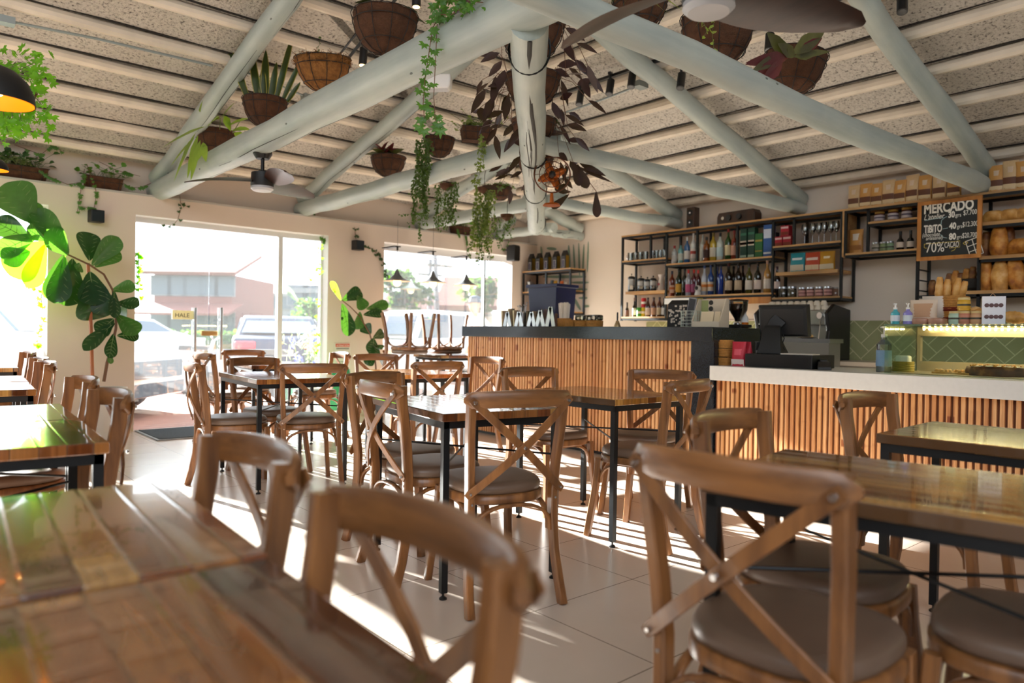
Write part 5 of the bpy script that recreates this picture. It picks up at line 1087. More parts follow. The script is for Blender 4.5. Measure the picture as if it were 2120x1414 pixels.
# ------------------------------------------------------------------ plants
def leafm(name, c='#808080', tl=.35, rough=.35, var=.25): return mat(name, c, rough, var=var, vscale=18, translucent=tl)
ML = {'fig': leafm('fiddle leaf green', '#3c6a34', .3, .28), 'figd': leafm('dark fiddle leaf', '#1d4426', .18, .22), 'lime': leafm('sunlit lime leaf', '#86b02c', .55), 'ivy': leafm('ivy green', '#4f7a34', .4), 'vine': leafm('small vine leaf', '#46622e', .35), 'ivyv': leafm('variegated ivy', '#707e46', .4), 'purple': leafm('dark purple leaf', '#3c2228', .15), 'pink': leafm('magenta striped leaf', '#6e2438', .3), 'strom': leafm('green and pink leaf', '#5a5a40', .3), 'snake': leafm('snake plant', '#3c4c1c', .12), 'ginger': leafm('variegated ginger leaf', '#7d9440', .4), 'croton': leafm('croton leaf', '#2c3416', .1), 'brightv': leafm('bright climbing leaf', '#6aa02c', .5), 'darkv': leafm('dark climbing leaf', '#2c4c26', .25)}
M_stem = mat('brown stem', '#6b4a32', .7); M_gstem = mat('green stem', '#5f6e36', .6)
M_coco = mat('coconut fibre liner', '#573620', .95, var=.3, vscale=22, bump=1., bscale=120); M_cocof = mat('fluffy orange fibre', '#8f5f2c', .95, var=.35, vscale=30, bump=1., bscale=80); M_rwire = mat('rusty dark wire', '#241c18', .7)
M_soil = mat('dark soil', '#241a12', .95, bump=.6, bscale=60)
SH = {'lance': [(0, .03), (.12, .5), (.35, 1), (.65, .8), (.88, .35), (1, .02)], 'round': [(0, .1), (.3, .95), (.65, .95), (1, .05)], 'blade': [(0, .6), (.3, 1), (.7, .8), (.92, .35), (1, .02)],
      'fig': [(0, .04), (.10, .30), (.28, .50), (.5, .80), (.72, 1.), (.88, .86), (.97, .45), (1, .05)], 'spider': [(0, .7), (.5, 1), (1, .05)]}
def ivyleaf(m, c, d, n, r):
    d = Vector(d).normalized(); n = Vector(n); s_ = d.cross(n)
    if s_.length < 1e-3: s_ = d.cross(Vector((.2, .3, .9)))
    s_.normalize(); c = Vector(c); o = [(0, 0), (.45, -.25), (.95, .05), (.5, .28), (.78, .75), (.25, .6), (0, 1.25), (-.25, .6), (-.78, .75), (-.5, .28), (-.95, .05), (-.45, -.25)]
    k = s_.cross(d)*.12
    V = [c+(d*.25*r)+k*r*1.6]+[c+s_*(a*r)+d*(b*r) for a, b in o]; m.add(V, [(0, i+1, (i+1) % 12+1) for i in range(12)])
def rv(r, a=1.): return Vector((r.uniform(-1, 1), r.uniform(-1, 1), r.uniform(-1, 1)))*a
def basket(t, R=.18, Dp=.20, fluffy=False, tilt=(0, 0)):
    pr = [(0.02, -Dp), (R*.42, -Dp*.94), (R*.68, -Dp*.76), (R*.87, -Dp*.48), (R*.96, -Dp*.18), (R, 0), (R*.93, 0.004), (R*.88, -.03)]
    M = Matrix.Rotation(tilt[0], 3, 'X') @ Matrix.Rotation(tilt[1], 3, 'Y'); rn = random.Random(int(R*9999))
    m = MB(); m.lathe(pr, n=28, M=M); m.v = [tuple(Vector(p)*(1+rn.uniform(-.025, .025))) for p in m.v]; b = m.build('coco_liner', M_cocof if fluffy else M_coco, t, ang=80)
    w = MB()
    for k in range(10):
        a = 2*PI*k/10; w.tube([M @ Vector((r*1.02*math.cos(a), r*1.02*math.sin(a), z*1.02)) for r, z in pr[:6]], .0028, 5)
    for (r, z) in ((R*1.02, 0), (R*.97, -Dp*.22), (R*.72, -Dp*.76)): w.tube([M @ Vector((r*1.015*math.cos(2*PI*i/28), r*1.015*math.sin(2*PI*i/28), z)) for i in range(28)], .0032, 5, closed=True)
    w.build('wire_frame', M_rwire, t)
    MB().lathe([(R*.9, -.02), (R*.5, -.012), (0, -.008)], n=20, M=M).build('soil', M_soil, t)
    if fluffy:
        f = MB()
        for i in range(420):
            a = rn.uniform(0, 6.28); p = M @ Vector((R*math.cos(a)*rn.uniform(.9, 1.04), R*math.sin(a)*rn.uniform(.9, 1.04), rn.uniform(-.05, .015))); f.tube([p, p+rv(rn, .018), p+rv(rn, .028)], .0018, 3)
        o = f.build('loose_fibre', M_cocof, t); o['kind'] = 'stuff'
    return b
def trough(t, L=.34, W=.16, D=.13, rz=0):
    q = Matrix.Rotation(rz, 3, 'Z'); R = [(1, 1, 0), (.97, .96, -.03), (.88, .78, -D), (.84, .7, -D)]
    MB().loft([[q @ Vector((x*L/2*a, y*W/2*b, z)) for x, y in ((-1, -1), (1, -1), (1, 1), (-1, 1))] for a, b, z in R]).build('coco_liner', M_coco, t, smooth=False, bevel=.006)
    w = MB()
    for a, b, z in ((1.03, 1.04, -.002), (.98, .93, -.05), (.9, .8, -D)): w.tube([q @ Vector((x*L/2*a, y*W/2*b, z)) for x, y in ((-1, -1), (1, -1), (1, 1), (-1, 1))], .003, 5, closed=True)
    for x in (-.8, 0, .8):
        for s_ in (-1, 1): w.tube([q @ Vector((x*L/2*1.02, s_*W/2*1.04, 0)), q @ Vector((x*L/2*.9, s_*W/2*.82, -D))], .003, 5)
    w.build('wire_frame', M_rwire, t)
    MB().box((0, 0, -.012), (L*.94, W*.9, .01), rz=rz).build('soil', M_soil, t, smooth=False)
def clump(t, name, mt, n, L, W, shape, seed, spread=1., up=1., r0=.10, droop=.5, stem=0., z0=0., fold=.25, stemm=None, lv=.35, kd='lance', bias=(0, 0, 0), mt2=None, frac=.4):
    rn = random.Random(seed); ms = [MB(), MB()]; st = MB()
    for i in range(n):
        a = rn.uniform(0, 2*PI); d = Vector((math.cos(a)*spread, math.sin(a)*spread, up*rn.uniform(.2, 1.2)))+Vector(bias); d.normalize(); b = Vector((rn.uniform(-r0, r0), rn.uniform(-r0, r0), z0)); l = L*rn.uniform(1-lv, 1+lv*.5)
        if stem: e = b+d*stem*rn.uniform(.4, 1.2); st.tube([b, (b+e)/2+Vector((0, 0, .02)), e], .0022, 4); b = e; d = (d+rv(rn, .5)).normalized()
        (ms[0] if rn.random() > frac or mt2 is None else ms[1]).leaf(b, d, rv(rn)+Vector((0, 0, 1.5)), l, W*l/L, SH[shape], fold, droop)
    ms[0].build(name, mt, t, ang=180)
    if mt2 is not None: ms[1].build(name, mt2, t, ang=180)
    if stem: st.build('stems', stemm or M_gstem, t)
def strand(m, st, p0, p1, leaf, n, rn, kind='round', jit=.02, sag=0.):
    p0, p1 = Vector(p0), Vector(p1); pts = []; k = 9
    for j in range(k): u = j/(k-1); pts.append(p0.lerp(p1, u)+Vector((rn.uniform(-jit, jit), rn.uniform(-jit, jit), -sag*4*u*(1-u)))*(1 if 0 < j < k-1 else .3))
    st.tube(pts, .0014, 3)
    for i in range(n):
        u = (i+rn.random())/n*(k-1); j = min(k-2, int(u)); c = pts[j].lerp(pts[j+1], u-j)
        if kind == 'ivy': ivyleaf(m, c+rv(rn, leaf*.3), Vector((rn.uniform(-1, 1), rn.uniform(-1, 1), -1.1)), rv(rn)+Vector((-.8, -.8, .3)), leaf*rn.uniform(.55, 1.15))
        else: m.leaf(c, rv(rn)+Vector((0, 0, -.35)), rv(rn), leaf*rn.uniform(.6, 1.2), leaf*.36, SH[kind], .15, .2)
def curtain(t, name, mt, starts, leaf, per, seed, kind='round', jit=.025, taper=1.):
    rn = random.Random(seed); m = MB(); st = MB()
    for (p0, p1) in starts: strand(m, st, p0, p1, leaf, max(4, int((Vector(p0)-Vector(p1)).length*per)), rn, kind, jit)
    m.build(name, mt, t, ang=180); st.build('stems', M_gstem, t)
def local(t, p): return Vector(p)-t.location
GH = 'coconut fibre hanging baskets along the log beams'
def hang(px, py, X=None, Y=None, lab='', wpx=90, dp=.95, cat='potted plant', fluffy=False, tilt=(0, 0)):
    p = onx(px, py, X) if X is not None else ony(px, py, Y); d = (p-EYE).dot(FW); R = wpx/2/FPX*d
    t = thing('hanging_planter', lab, cat, p, 0, GH); basket(t, R, R*dp, fluffy, tilt); return t, R
# --- nearest beam, window side
t, R = hang(797, 34, X=2.44, lab='big coconut fibre basket with broad dark leaves at the top of the nearest beam', wpx=134, dp=1.15)
clump(t, 'foliage', ML['croton'], 22, .17, .035, 'lance', 1, 1.3, .7, R*.5, .5, mt2=ML['figd']); MB().tube([(R, 0, 0), (R+.02, 0, .03), (R+.03, 0, -.03), (R, 0, -.06)], .004, 5).build('wire_hook', M_rwire, t)
t, R = hang(668, 122, X=2.44, lab='fluffy orange fibre basket with one dead dark sprig, second along the nearest beam', wpx=112, dp=1.15, fluffy=True, tilt=(.10, -.12))
clump(t, 'foliage', ML['croton'], 7, .05, .022, 'round', 2, .7, 1, R*.3, .3); curtain(t, 'trailing_vine', ML['vine'], [((-.05, -.05, 0), (-.07, -.07, .12)), ((.12, -.05, -.02), (.16, -.08, -.14))], .022, 60, 3, jit=.008)
t, R = hang(549, 208, X=2.44, lab='coconut basket with upright yellow edged snake plant', wpx=90, dp=1.2)
m = MB(); m2 = MB(); rn = random.Random(4)
for (dx, dz, L, W) in ((-.40, 1, .62, .026), (-.16, 1, .56, .030), (.0, 1, .44, .034), (.26, 1, .62, .026), (.42, .9, .46, .022), (-.04, 1, .30, .03), (.14, 1, .34, .028), (.55, .8, .20, .02)):
    dd = Vector((dx*.7, -dx*.7, dz)); b = Vector((dx*.25, -dx*.25, -.01)); m.leaf(b, dd, (-1, -1, .2), L, W, SH['blade'], .3, 0.); m2.leaf(b+Vector((.003, .003, -.002)), dd, (-1, -1, .2), L*1.01, W*1.22, SH['blade'], .3, 0.)
m.build('leaf_blades', ML['snake'], t, ang=180); m2.build('yellow_margins', mat('yellow leaf margin', '#b9a94a', .5), t, ang=180)
t, R = hang(446, 274, X=2.44, lab='coconut basket with long drooping variegated ginger leaves at the wall end of the nearest beam', wpx=84, dp=1.1)
m = MB(); st = MB()
def stemleaf(a, b, W=.03):
    XX = 2.05 if a[0] < 440 and b[1] > 200 else 2.40
    p = local(t, onx(a[0], a[1], XX)); q = local(t, onx(b[0], b[1], XX-.04)); m.leaf(p, q-p, (-.7, -.7, .5), (q-p).length, W, SH['lance'], .25, .05)
for a, b in (((372, 168), (345, 135)), ((362, 163), (285, 190)), ((358, 168), (300, 197)), ((390, 192), (340, 185)), ((405, 225), (395, 198)), ((415, 232), (420, 205)), ((425, 262), (335, 295)), ((405, 275), (360, 370)), ((410, 280), (388, 365)), ((402, 285), (375, 330)), ((415, 290), (395, 370)), ((425, 300), (408, 332)), ((455, 250), (485, 208)), ((455, 245), (432, 250)), ((430, 262), (455, 235)), ((465, 240), (478, 268)), ((470, 262), (515, 238)), ((480, 270), (518, 262)), ((485, 275), (512, 285)), ((400, 290), (352, 340)), ((420, 295), (427, 332))): stemleaf(a, b, .034)
for seg in (((430, 270), (415, 225), (390, 190), (362, 165)), ((455, 268), (456, 245)), ((482, 275), (500, 245))): st.tube([local(t, onx(a, b, 2.40)) for a, b in seg], .004, 5)
m.build('foliage', ML['ginger'], t, ang=180); st.build('stems', M_gstem, t)
# --- nearest beam, shelf side
t, R = hang(1325, 2, Y=2.40, lab='dark coconut basket half hidden above the fan blade', wpx=112, dp=1.05)
clump(t, 'foliage', leafm('spider plant', '#8ea04c', .4), 36, .22, .006, 'spider', 21, 1., 1., R*.3, .8, lv=.4)
t, R = hang(1487, 38, Y=2.40, lab='large coconut basket right beneath the big fan hub', wpx=150, dp=1.3)
clump(t, 'foliage', leafm('spider plant'), 36, .22, .006, 'spider', 22, 1., 1., R*.3, .8)
curtain(t, 'hanging_tendrils', leafm('spider plant'), [((-R*.9, -R*.4, -.02), (-R*.95, -R*.5, -.30)), ((-R, -R*.2, -.02), (-R*1.05, -R*.3, -.2))], .03, 40, 23, 'spider', .01)
t, R = hang(1648, 118, Y=2.40, lab='coconut basket with magenta backed striped leaves at upper right', wpx=124, dp=1.25, tilt=(.08, .12))
m = MB(); m2 = MB()
for a, b, W, k in (((1630, 120), (1590, 62), .035, 0), ((1640, 112), (1705, 58), .045, 0), ((1632, 120), (1548, 120), .035, 1), ((1625, 118), (1548, 118), .025, 1), ((1615, 125), (1556, 160), .035, 1), ((1620, 130), (1575, 165), .035, 1), ((1640, 118), (1715, 100), .02, 0), ((1650, 115), (1700, 75), .03, 1), ((1618, 118), (1560, 135), .03, 0), ((1645, 118), (1612, 85), .03, 0), ((1650, 120), (1690, 105), .025, 0)):
    p = local(t, ony(a[0], a[1], 2.17)); q = local(t, ony(b[0], b[1], 2.12)); (m2 if k else m).leaf(p, q-p, (-.6, -.7, -.3), (q-p).length*1.05, W*1.15, SH['lance'], .25, .06)
m.build('foliage', ML['strom'], t, ang=180); m2.build('foliage', ML['pink'], t, ang=180)
# --- second beam
t, R = hang(804, 326, X=4.08, lab='coconut basket with reddish striped leaves on the second beam', wpx=72, dp=1.1)
clump(t, 'foliage', ML['strom'], 26, .26, .030, 'lance', 31, .9, .9, R*.5, .3, mt2=ML['pink'], frac=.5)
t, R = hang(909, 287, X=4.08, lab='coconut basket on the second beam, long curtain of tiny leaves falling at its left', wpx=64, dp=1.2)
tL_ = []
rn = random.Random(5)
for i in range(30):
    x0_, x1_ = rn.uniform(862, 895), rn.uniform(848, 885); tL_.append((local(t, onx(x0_, rn.uniform(286, 300), 3.78)), local(t, onx(x1_, rn.uniform(400, 468), 3.72))))
for a in ((866, 440, 873, 505), (870, 440, 868, 500), (860, 440, 845, 470), (885, 440, 828, 445)): tL_.append((local(t, onx(a[0], a[1], 3.72)), local(t, onx(a[2], a[3], 3.72))))
curtain(t, 'trailing_vine', ML['vine'], tL_, .026, 62, 6)
clump(t, 'foliage', ML['vine'], 60, .04, .014, 'round', 7, 1, .5, R*.8, .3)
t = thing('hanging_planter', 'rectangular coconut trough with variegated ivy on the second beam', 'potted plant', onx(986, 266, 4.08), 0, GH); trough(t, .28, .17, .12, -.5)
tL_ = [(local(t, onx(a, b, 3.8)), local(t, onx(c, d, 3.74))) for a, b, c, d in ((1000, 275, 985, 400), (1005, 290, 992, 380), (998, 300, 985, 350))]
curtain(t, 'trailing_ivy', ML['ivyv'], tL_, .035, 26, 8, 'ivy', .03); clump(t, 'foliage', ML['ivyv'], 60, .045, .022, 'round', 9, 1.2, .8, .12, .3, stem=.14)
# free hanging curtains belonging to a further planter row
for (lab, X, px0, px1, y0_, y1_, px2, px3, ye0_, ye1_, n, sd, mt_, kd, lf, per, nmz) in (
  ('string plant hanging left of the middle, second dense green curtain', 4.6, 905, 950, 370, 392, 905, 945, 440, 480, 26, 41, 'vine', 'round', .028, 58, (925, 385)),
  ('variegated ivy curtain, the longest, ending above the pendant lamps', 5.0, 985, 1022, 385, 400, 978, 1010, 470, 545, 26, 42, 'ivyv', 'ivy', .026, 30, (1003, 392)),
  ('thin green string plant curtain right of the ivy beside the log end', 5.4, 1030, 1075, 440, 455, 1015, 1055, 470, 520, 14, 43, 'vine', 'round', .028, 40, (1050, 448))):
    t = thing('trailing_plant', lab, 'hanging plant', onx(nmz[0], nmz[1], X), 0, 'trailing plant curtains'); rn = random.Random(sd); q = []
    for i in range(n): u = rn.random(); q.append((local(t, onx(px0+(px1-px0)*u, rn.uniform(y0_, y1_), X)), local(t, onx(px2+(px3-px2)*u+rn.uniform(-6, 6), rn.uniform(ye0_, ye1_), X))))
    curtain(t, 'vine_leaves', ML[mt_], q, lf, per, sd, kd, .03)
    if mt_ == 'ivyv':
        q = [(local(t, onx(a, b, X)), local(t, onx(c, d, X))) for a, b, c, d in ((985, 430, 1000, 540), (1000, 420, 990, 548), (1010, 430, 1045, 520), (995, 440, 975, 535), (1005, 400, 1012, 540))]; curtain(t, 'green_strands', ML['vine'], q*3, .026, 40, 44, 'round', .05)
    MB().tube([(0, 0, 0), (0, 0, .16), (.04, 0, .3)], .003, 5).build('hanging_wire', M_rwire, t)
    MB().lathe([(.02, -.05), (.07, -.02), (.08, .02), (.07, .02)], n=16).build('coco_liner', M_coco, t)
t, R = hang(1036, 388, X=5.84, lab='small coconut basket with one big pale bordered leaf on the third beam', wpx=46, dp=1.15)
m = MB(); ivyleaf(m, (-R*.7, -R*.7, -.02), (-.2, .2, -1), (-1, -1, .3), .07); m.build('bordered_leaf', ML['ivyv'], t, ang=180); clump(t, 'foliage', ML['vine'], 60, .05, .016, 'round', 10, 1.2, .4, R*.9, .8, stem=.12)
# --- planters on the hanging log, purple leaves
ax = (b_-a).normalized() if False else None
La, Lb = ond(1094, 80, 3.5), ond(1111, 470, 8.75)
nmP = ['nearest coconut basket straddling the hanging log under the joint', 'second coconut basket on the hanging log, crowded with purple leaves', 'third coconut basket on the hanging log above the second beam joint', 'last coconut basket on the hanging log beside the copper fan']
for i, (u, R, n) in enumerate(((.085, .185, 10), (.23, .18, 24), (.40, .175, 22), (.60, .165, 18))):
    c = La.lerp(Lb, u)+Vector((0, 0, .275)); t = thing('hanging_planter', nmP[i], 'potted plant', c, 0, GH); basket(t, R, .19)
    rn = random.Random(50+i); m = MB(); st = MB()
    for k in range(n):
        sgn = rn.choice((-1, 1)); b0 = Vector((.7*sgn, -.7*sgn, 0))*(R*.9); e = b0+Vector((.7*sgn, -.7*sgn, 0))*rn.uniform(.0, .14)+Vector((rn.uniform(-.15, .1), rn.uniform(-.15, .1), rn.uniform(-.34, .12))); st.tube([b0, (b0+e)/2+Vector((0, 0, .04)), e], .0018, 4)
        m.leaf(e, Vector((.5*sgn, -.5*sgn, 0))+Vector((rn.uniform(-.6, .6), rn.uniform(-.6, .6), rn.uniform(-1.6, .3))), rv(rn)+Vector((-1, -1, 0)), rn.uniform(.10, .17), .024, SH['lance'], .2, .1)
    m.build('purple_foliage', ML['purple'], t, ang=180); st.build('stems', M_stem, t)
    clump(t, 'foliage', ML['darkv'], 16, .08, .03, 'round', 60+i, 1.1, .4, R*.8, .5)
t = thing('trailing_plant', 'purple leaved trailing plant dangling below the beams beside the copper fan', 'hanging plant', ond(1180, 335, 5.9), 0); m = MB(); st = MB()
for a, b, W in (((1195, 340), (1215, 390), .045), ((1200, 338), (1255, 365), .030), ((1195, 345), (1268, 378), .02), ((1185, 335), (1200, 385), .035), ((1175, 340), (1165, 375), .02), ((1175, 380), (1150, 395), .035), ((1178, 402), (1143, 432), .034), ((1234, 396), (1236, 450), .036), ((1160, 335), (1172, 380), .02)):
    p = local(t, ond(a[0], a[1], 5.9)); q = local(t, ond(b[0], b[1], 5.85)); m.leaf(p, q-p, (-.7, -.7, .3), (q-p).length, W, SH['fig' if W > .03 else 'lance'], .12, 0.)
for s_ in (((1180, 335), (1215, 370), (1234, 396)), ((1172, 380), (1178, 402)), ((1170, 335), (1172, 380))): st.tube([local(t, ond(x, y, 5.9)) for x, y in s_], .003, 5)
m.build('purple_foliage', ML['purple'], t, ang=180); st.build('stems', M_stem, t)
for px, py, dx, dy, D in ((1020, 200, -30, 60, 4.4), (1012, 240, -25, 40, 4.6), (1040, 120, -20, 60, 4.0)): pass
t = thing('trailing_plant', 'dark leaved stems reaching left from the hanging log baskets', 'hanging plant', ond(1040, 200, 4.6), 0); m = MB(); st = MB()
for a, b, W in (((1005, 185), (975, 235), .03), ((1030, 160), (1018, 218), .03), ((1022, 200), (1000, 255), .032), ((1040, 230), (1005, 245), .025), ((1060, 260), (1042, 282), .02), ((995, 222), (998, 250), .03), ((1025, 280), (1035, 330), .022), ((1045, 145), (1030, 190), .03), ((1052, 200), (1045, 250), .03), ((1035, 175), (1010, 180), .02)):
    p = local(t, ond(a[0], a[1], 4.6)); q = local(t, ond(b[0], b[1], 4.55)); m.leaf(p, q-p, (-.7, -.7, .3), (q-p).length, W, SH['lance'], .15, 0.)
    st.tube([local(t, ond(1058, 185, 4.6)), (p+local(t, ond(1058, 185, 4.6)))/2+Vector((0, 0, .02)), p], .0018, 4)
m.build('purple_foliage', ML['purple'], t, ang=180); st.build('stems', M_stem, t)
# long grape-leaf vine over the nearest beam
t = thing('climbing_vine', 'long bright lobed leaf vine falling over the nearest beam', 'vine', onx(900, 20, 2.12), 0); rn = random.Random(12); m = MB(); st = MB()
for seg, n in ((((940, -10), (915, 20), (895, 60), (888, 110), (880, 160), (876, 215), (880, 260)), 34), (((905, 50), (902, 120), (898, 200), (902, 262)), 14), (((985, -10), (960, 15), (935, 30), (900, 30)), 20), (((1000, 5), (950, 0), (900, 0)), 26)):
    pts = [local(t, onx(x, y, 2.11)) for x, y in seg]; st.tube(pts, .0025, 4)
    for i in range(n):
        u = (i+.5)/n*(len(pts)-1); j = int(u); c = pts[j].lerp(pts[j+1], u-j); ivyleaf(m, c+rv(rn, .03), Vector((rn.uniform(-1, 1), rn.uniform(-1, 1), -1)), Vector((-1, -1, 0))+rv(rn, .6), rn.uniform(.018, .034))
for x, y in ((868, 260), (878, 268), (872, 245), (912, 268), (908, 255), (905, 262)): ivyleaf(m, local(t, onx(x, y, 2.11)), (0, 0, -1), (-1, -1, .2), .04)
m.build('vine_leaves', ML['ivy'], t, ang=180); st.build('stems', M_stem, t)
# ledge troughs
def ledge(px, py, L, lab, sd, mts, nl, ext=()):
    p = ony(px, py, YW+.09); p.z = 2.535+.13; t = thing('ledge_planter', lab, 'potted plant', p, 0, 'coconut troughs on the wall ledge'); trough(t, L, .15, .13, 0); rn = random.Random(sd)
    clump(t, 'foliage', ML[mts], nl, .07, .03, 'round', sd, 1., .9, L*.35, .3, stem=.16, z0=0)
    for k, seg in enumerate(ext):
        m = MB(); st = MB(); pts = [local(t, ony(x, y, YW-.02)) for x, y in seg]; st.tube(pts, .003, 5)
        for i in range(int(5+len(seg)*3)): u = rn.uniform(.1, .99)*(len(pts)-1); j = int(u); ivyleaf(m, pts[j].lerp(pts[j+1], u-j)+Vector((0, -.02, -.01)), (rn.uniform(-.7, .7), 0, -1), (0, -1, .2), rn.uniform(.018, .034))
        m.build('trailing_leaves', ML['ivy'], t, ang=180); st.build('runner', M_stem, t)
    return t
ledge(42, 350, .46, 'long coconut trough full of dark leaves at left end of the ledge', 71, 'darkv', 90, (((75, 346), (100, 365), (140, 382), (165, 378)), ((30, 300), (85, 320), (110, 300), (130, 315))))
ledge(213, 374, .36, 'coconut trough with pale ivy on the ledge between the left windows', 72, 'ivy', 36, (((175, 350), (168, 390), (160, 440)), ((180, 340), (200, 400), (195, 430), (165, 428)), ((250, 376), (270, 388), (290, 388), (312, 380)), ((205, 335), (240, 352), (262, 358), (290, 365))))
ledge(953, 473, .30, 'coconut trough on the ledge above the pendant lamps', 73, 'ivy', 46, (((960, 470), (965, 500), (968, 520)), ((945, 470), (950, 490))))
# ivy on the jambs
def jamb(lab, segs, sd, mt_='ivy', Y=YW+.05, sz=(.018, .034), dens=26):
    p = ony(segs[0][0][0], segs[0][0][1], Y); t = thing('wall_ivy', lab, 'vine', p, 0); rn = random.Random(sd); m = MB(); st = MB()
    for seg in segs:
        pts = [local(t, ony(x, y, Y)) for x, y in seg]; st.tube(pts, .003, 5); L = sum((pts[i+1]-pts[i]).length for i in range(len(pts)-1))
        for i in range(int(L*dens)): u = rn.random()*(len(pts)-1); j = int(u); ivyleaf(m, pts[j].lerp(pts[j+1], u-j)+Vector((rn.uniform(-.03, .03), rn.uniform(-.03, 0), 0)), (rn.uniform(-.8, .8), 0, -1), (rn.uniform(-.5, .5), -1, .3), rn.uniform(*sz))
    m.build('ivy_leaves', ML[mt_], t, ang=180); st.build('ivy_stems', M_stem, t)
jamb('sparse ivy growing up the left jamb of the glass entrance', [[(288, 508), (287, 560), (286, 620)], [(285, 520), (290, 600)]], 81, 'brightv', dens=40)
jamb('ivy hanging down the right jamb of the glass entrance', [[(652, 440), (653, 465), (668, 492), (662, 520), (660, 580), (658, 640), (655, 700), (657, 740)], [(660, 555), (645, 565), (642, 580)]], 82, 'ivy', dens=22)
jamb('ivy twig hanging over the top of the glass entrance', [[(372, 405), (375, 430), (368, 455), (355, 470), (335, 465)], [(382, 425), (392, 430)]], 83, 'darkv', Y=YW-.03, dens=20)
jamb('ivy creeping from the small speaker to the window edge', [[(734, 470), (737, 495)], [(750, 508), (770, 515), (785, 530), (793, 545), (798, 565), (800, 580)]], 84, 'darkv', Y=YW-.02, dens=50)
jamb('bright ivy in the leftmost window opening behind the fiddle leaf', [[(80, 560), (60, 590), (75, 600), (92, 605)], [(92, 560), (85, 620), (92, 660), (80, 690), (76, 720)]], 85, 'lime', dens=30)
# --- fiddle leaf fig in white planter
def pxplant(t, leaves, Y, seed, m1, m2, lim=None):
    rn = random.Random(seed); B = {k: MB() for k in ('a', 'b', 'c')}; vn = MB()
    for (x0_, y0_, x1_, y1_, w_, k) in leaves:
        p = local(t, ony(x0_, y0_, Y)); q = local(t, ony(x1_, y1_, Y+rn.uniform(-.22, .12))); d = q-p; L = d.length; W = w_/2/FPX*8.0*1.12
        m = B[k]; nv = Vector((rn.uniform(-.5, .5), -1, rn.uniform(0, .6))); fo = rn.uniform(.12, .35); m.leaf(p, d, nv, L, W, SH['fig'], fo, .06)
        dn = d.normalized(); sd = dn.cross(nv).normalized(); nn = sd.cross(dn); G_ = Vector((0, 0, -1))
        def at_(t_, s_): return p+dn*(L*t_)+G_*(.06*L*t_*t_)+sd*(W*s_)+nn*(fo*W*abs(s_)+.0015)
        if k != 'c':
            vn.tube([at_(t_, 0) for t_ in (0, .25, .5, .75, .97)], [.0030, .0026, .0022, .0016, .0008], 5)
            for t_, hw in ((.25, .40), (.40, .55), (.55, .72), (.68, .78), (.80, .62)):
                for sg in (-1, 1): vn.tube([at_(t_, 0), at_(t_+.05, sg*hw*.5), at_(t_+.12, sg*hw*.92)], [.0016, .0013, .0007], 4)
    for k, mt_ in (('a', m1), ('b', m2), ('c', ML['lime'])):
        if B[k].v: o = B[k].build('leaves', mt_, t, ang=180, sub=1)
    vn.build('leaf_veins', mat('pale leaf vein', '#8fa86a', .5), t)
pp_ = ony(222, 820, 7.86); pp_.z = 0
t = thing('fiddle_leaf_fig', 'tall fiddle leaf fig with arching stem in a white planter between the left windows', 'potted plant', pp_)
MB().lathe([(.13, 0), (.14, .01), (.175, .52), (.16, .52), (.15, .46), (0, .46)], n=28).build('planter', mat('matte white planter', '#cfc8bd', .6), t); MB().lathe([(.155, .465), (0, .47)], n=20).build('soil', M_soil, t)
MB().tube([local(t, ony(x, y, 7.86)) for x, y in ((215, 790), (222, 750), (232, 715), (240, 680), (241, 640), (233, 600), (215, 568), (185, 548), (140, 527), (95, 492), (62, 455))], [.016, .015, .014, .013, .012, .011, .010, .009, .008, .007, .005], 8).build('stem', M_stem, t)
MB().tube([local(t, ony(x, y, 7.92)) for x, y in ((192, 800), (189, 700), (186, 620), (182, 545))], .017, 8).build('bamboo_stake', mat('bamboo stake', '#b0683a', .5, var=.15), t)
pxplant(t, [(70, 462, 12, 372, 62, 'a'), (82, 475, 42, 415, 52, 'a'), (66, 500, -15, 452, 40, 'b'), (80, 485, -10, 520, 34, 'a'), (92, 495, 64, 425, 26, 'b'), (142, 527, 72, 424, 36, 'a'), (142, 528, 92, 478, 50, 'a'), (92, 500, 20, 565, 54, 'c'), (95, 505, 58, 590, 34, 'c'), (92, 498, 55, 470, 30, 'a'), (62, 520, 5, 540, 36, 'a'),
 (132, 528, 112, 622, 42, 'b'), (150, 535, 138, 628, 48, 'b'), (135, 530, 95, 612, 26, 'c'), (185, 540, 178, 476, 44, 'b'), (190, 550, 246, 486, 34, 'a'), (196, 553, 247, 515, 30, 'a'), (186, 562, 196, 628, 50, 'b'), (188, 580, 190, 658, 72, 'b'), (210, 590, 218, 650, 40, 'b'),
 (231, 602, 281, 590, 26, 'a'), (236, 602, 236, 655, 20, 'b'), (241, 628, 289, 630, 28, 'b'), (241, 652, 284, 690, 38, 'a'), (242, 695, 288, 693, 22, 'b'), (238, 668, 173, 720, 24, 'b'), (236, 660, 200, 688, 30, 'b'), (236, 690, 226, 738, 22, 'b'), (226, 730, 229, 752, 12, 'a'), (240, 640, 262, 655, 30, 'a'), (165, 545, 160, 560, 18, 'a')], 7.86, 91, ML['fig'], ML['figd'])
pp_ = ony(778, 820, 8.0); pp_.z = 0
t = thing('fiddle_leaf_fig', 'smaller fiddle leaf fig on the pier between the entrance and the lamp window', 'potted plant', pp_)
MB().lathe([(.11, 0), (.12, .01), (.14, .40), (.125, .40), (.12, .36), (0, .36)], n=24).build('planter', mat('matte white planter'), t)
MB().tube([local(t, ony(x, y, 8.0)) for x, y in ((779, 800), (778, 760), (774, 720), (765, 690), (745, 655), (725, 635), (706, 620))], [.012, .011, .01, .009, .008, .007, .005], 8).build('stem', M_stem, t)
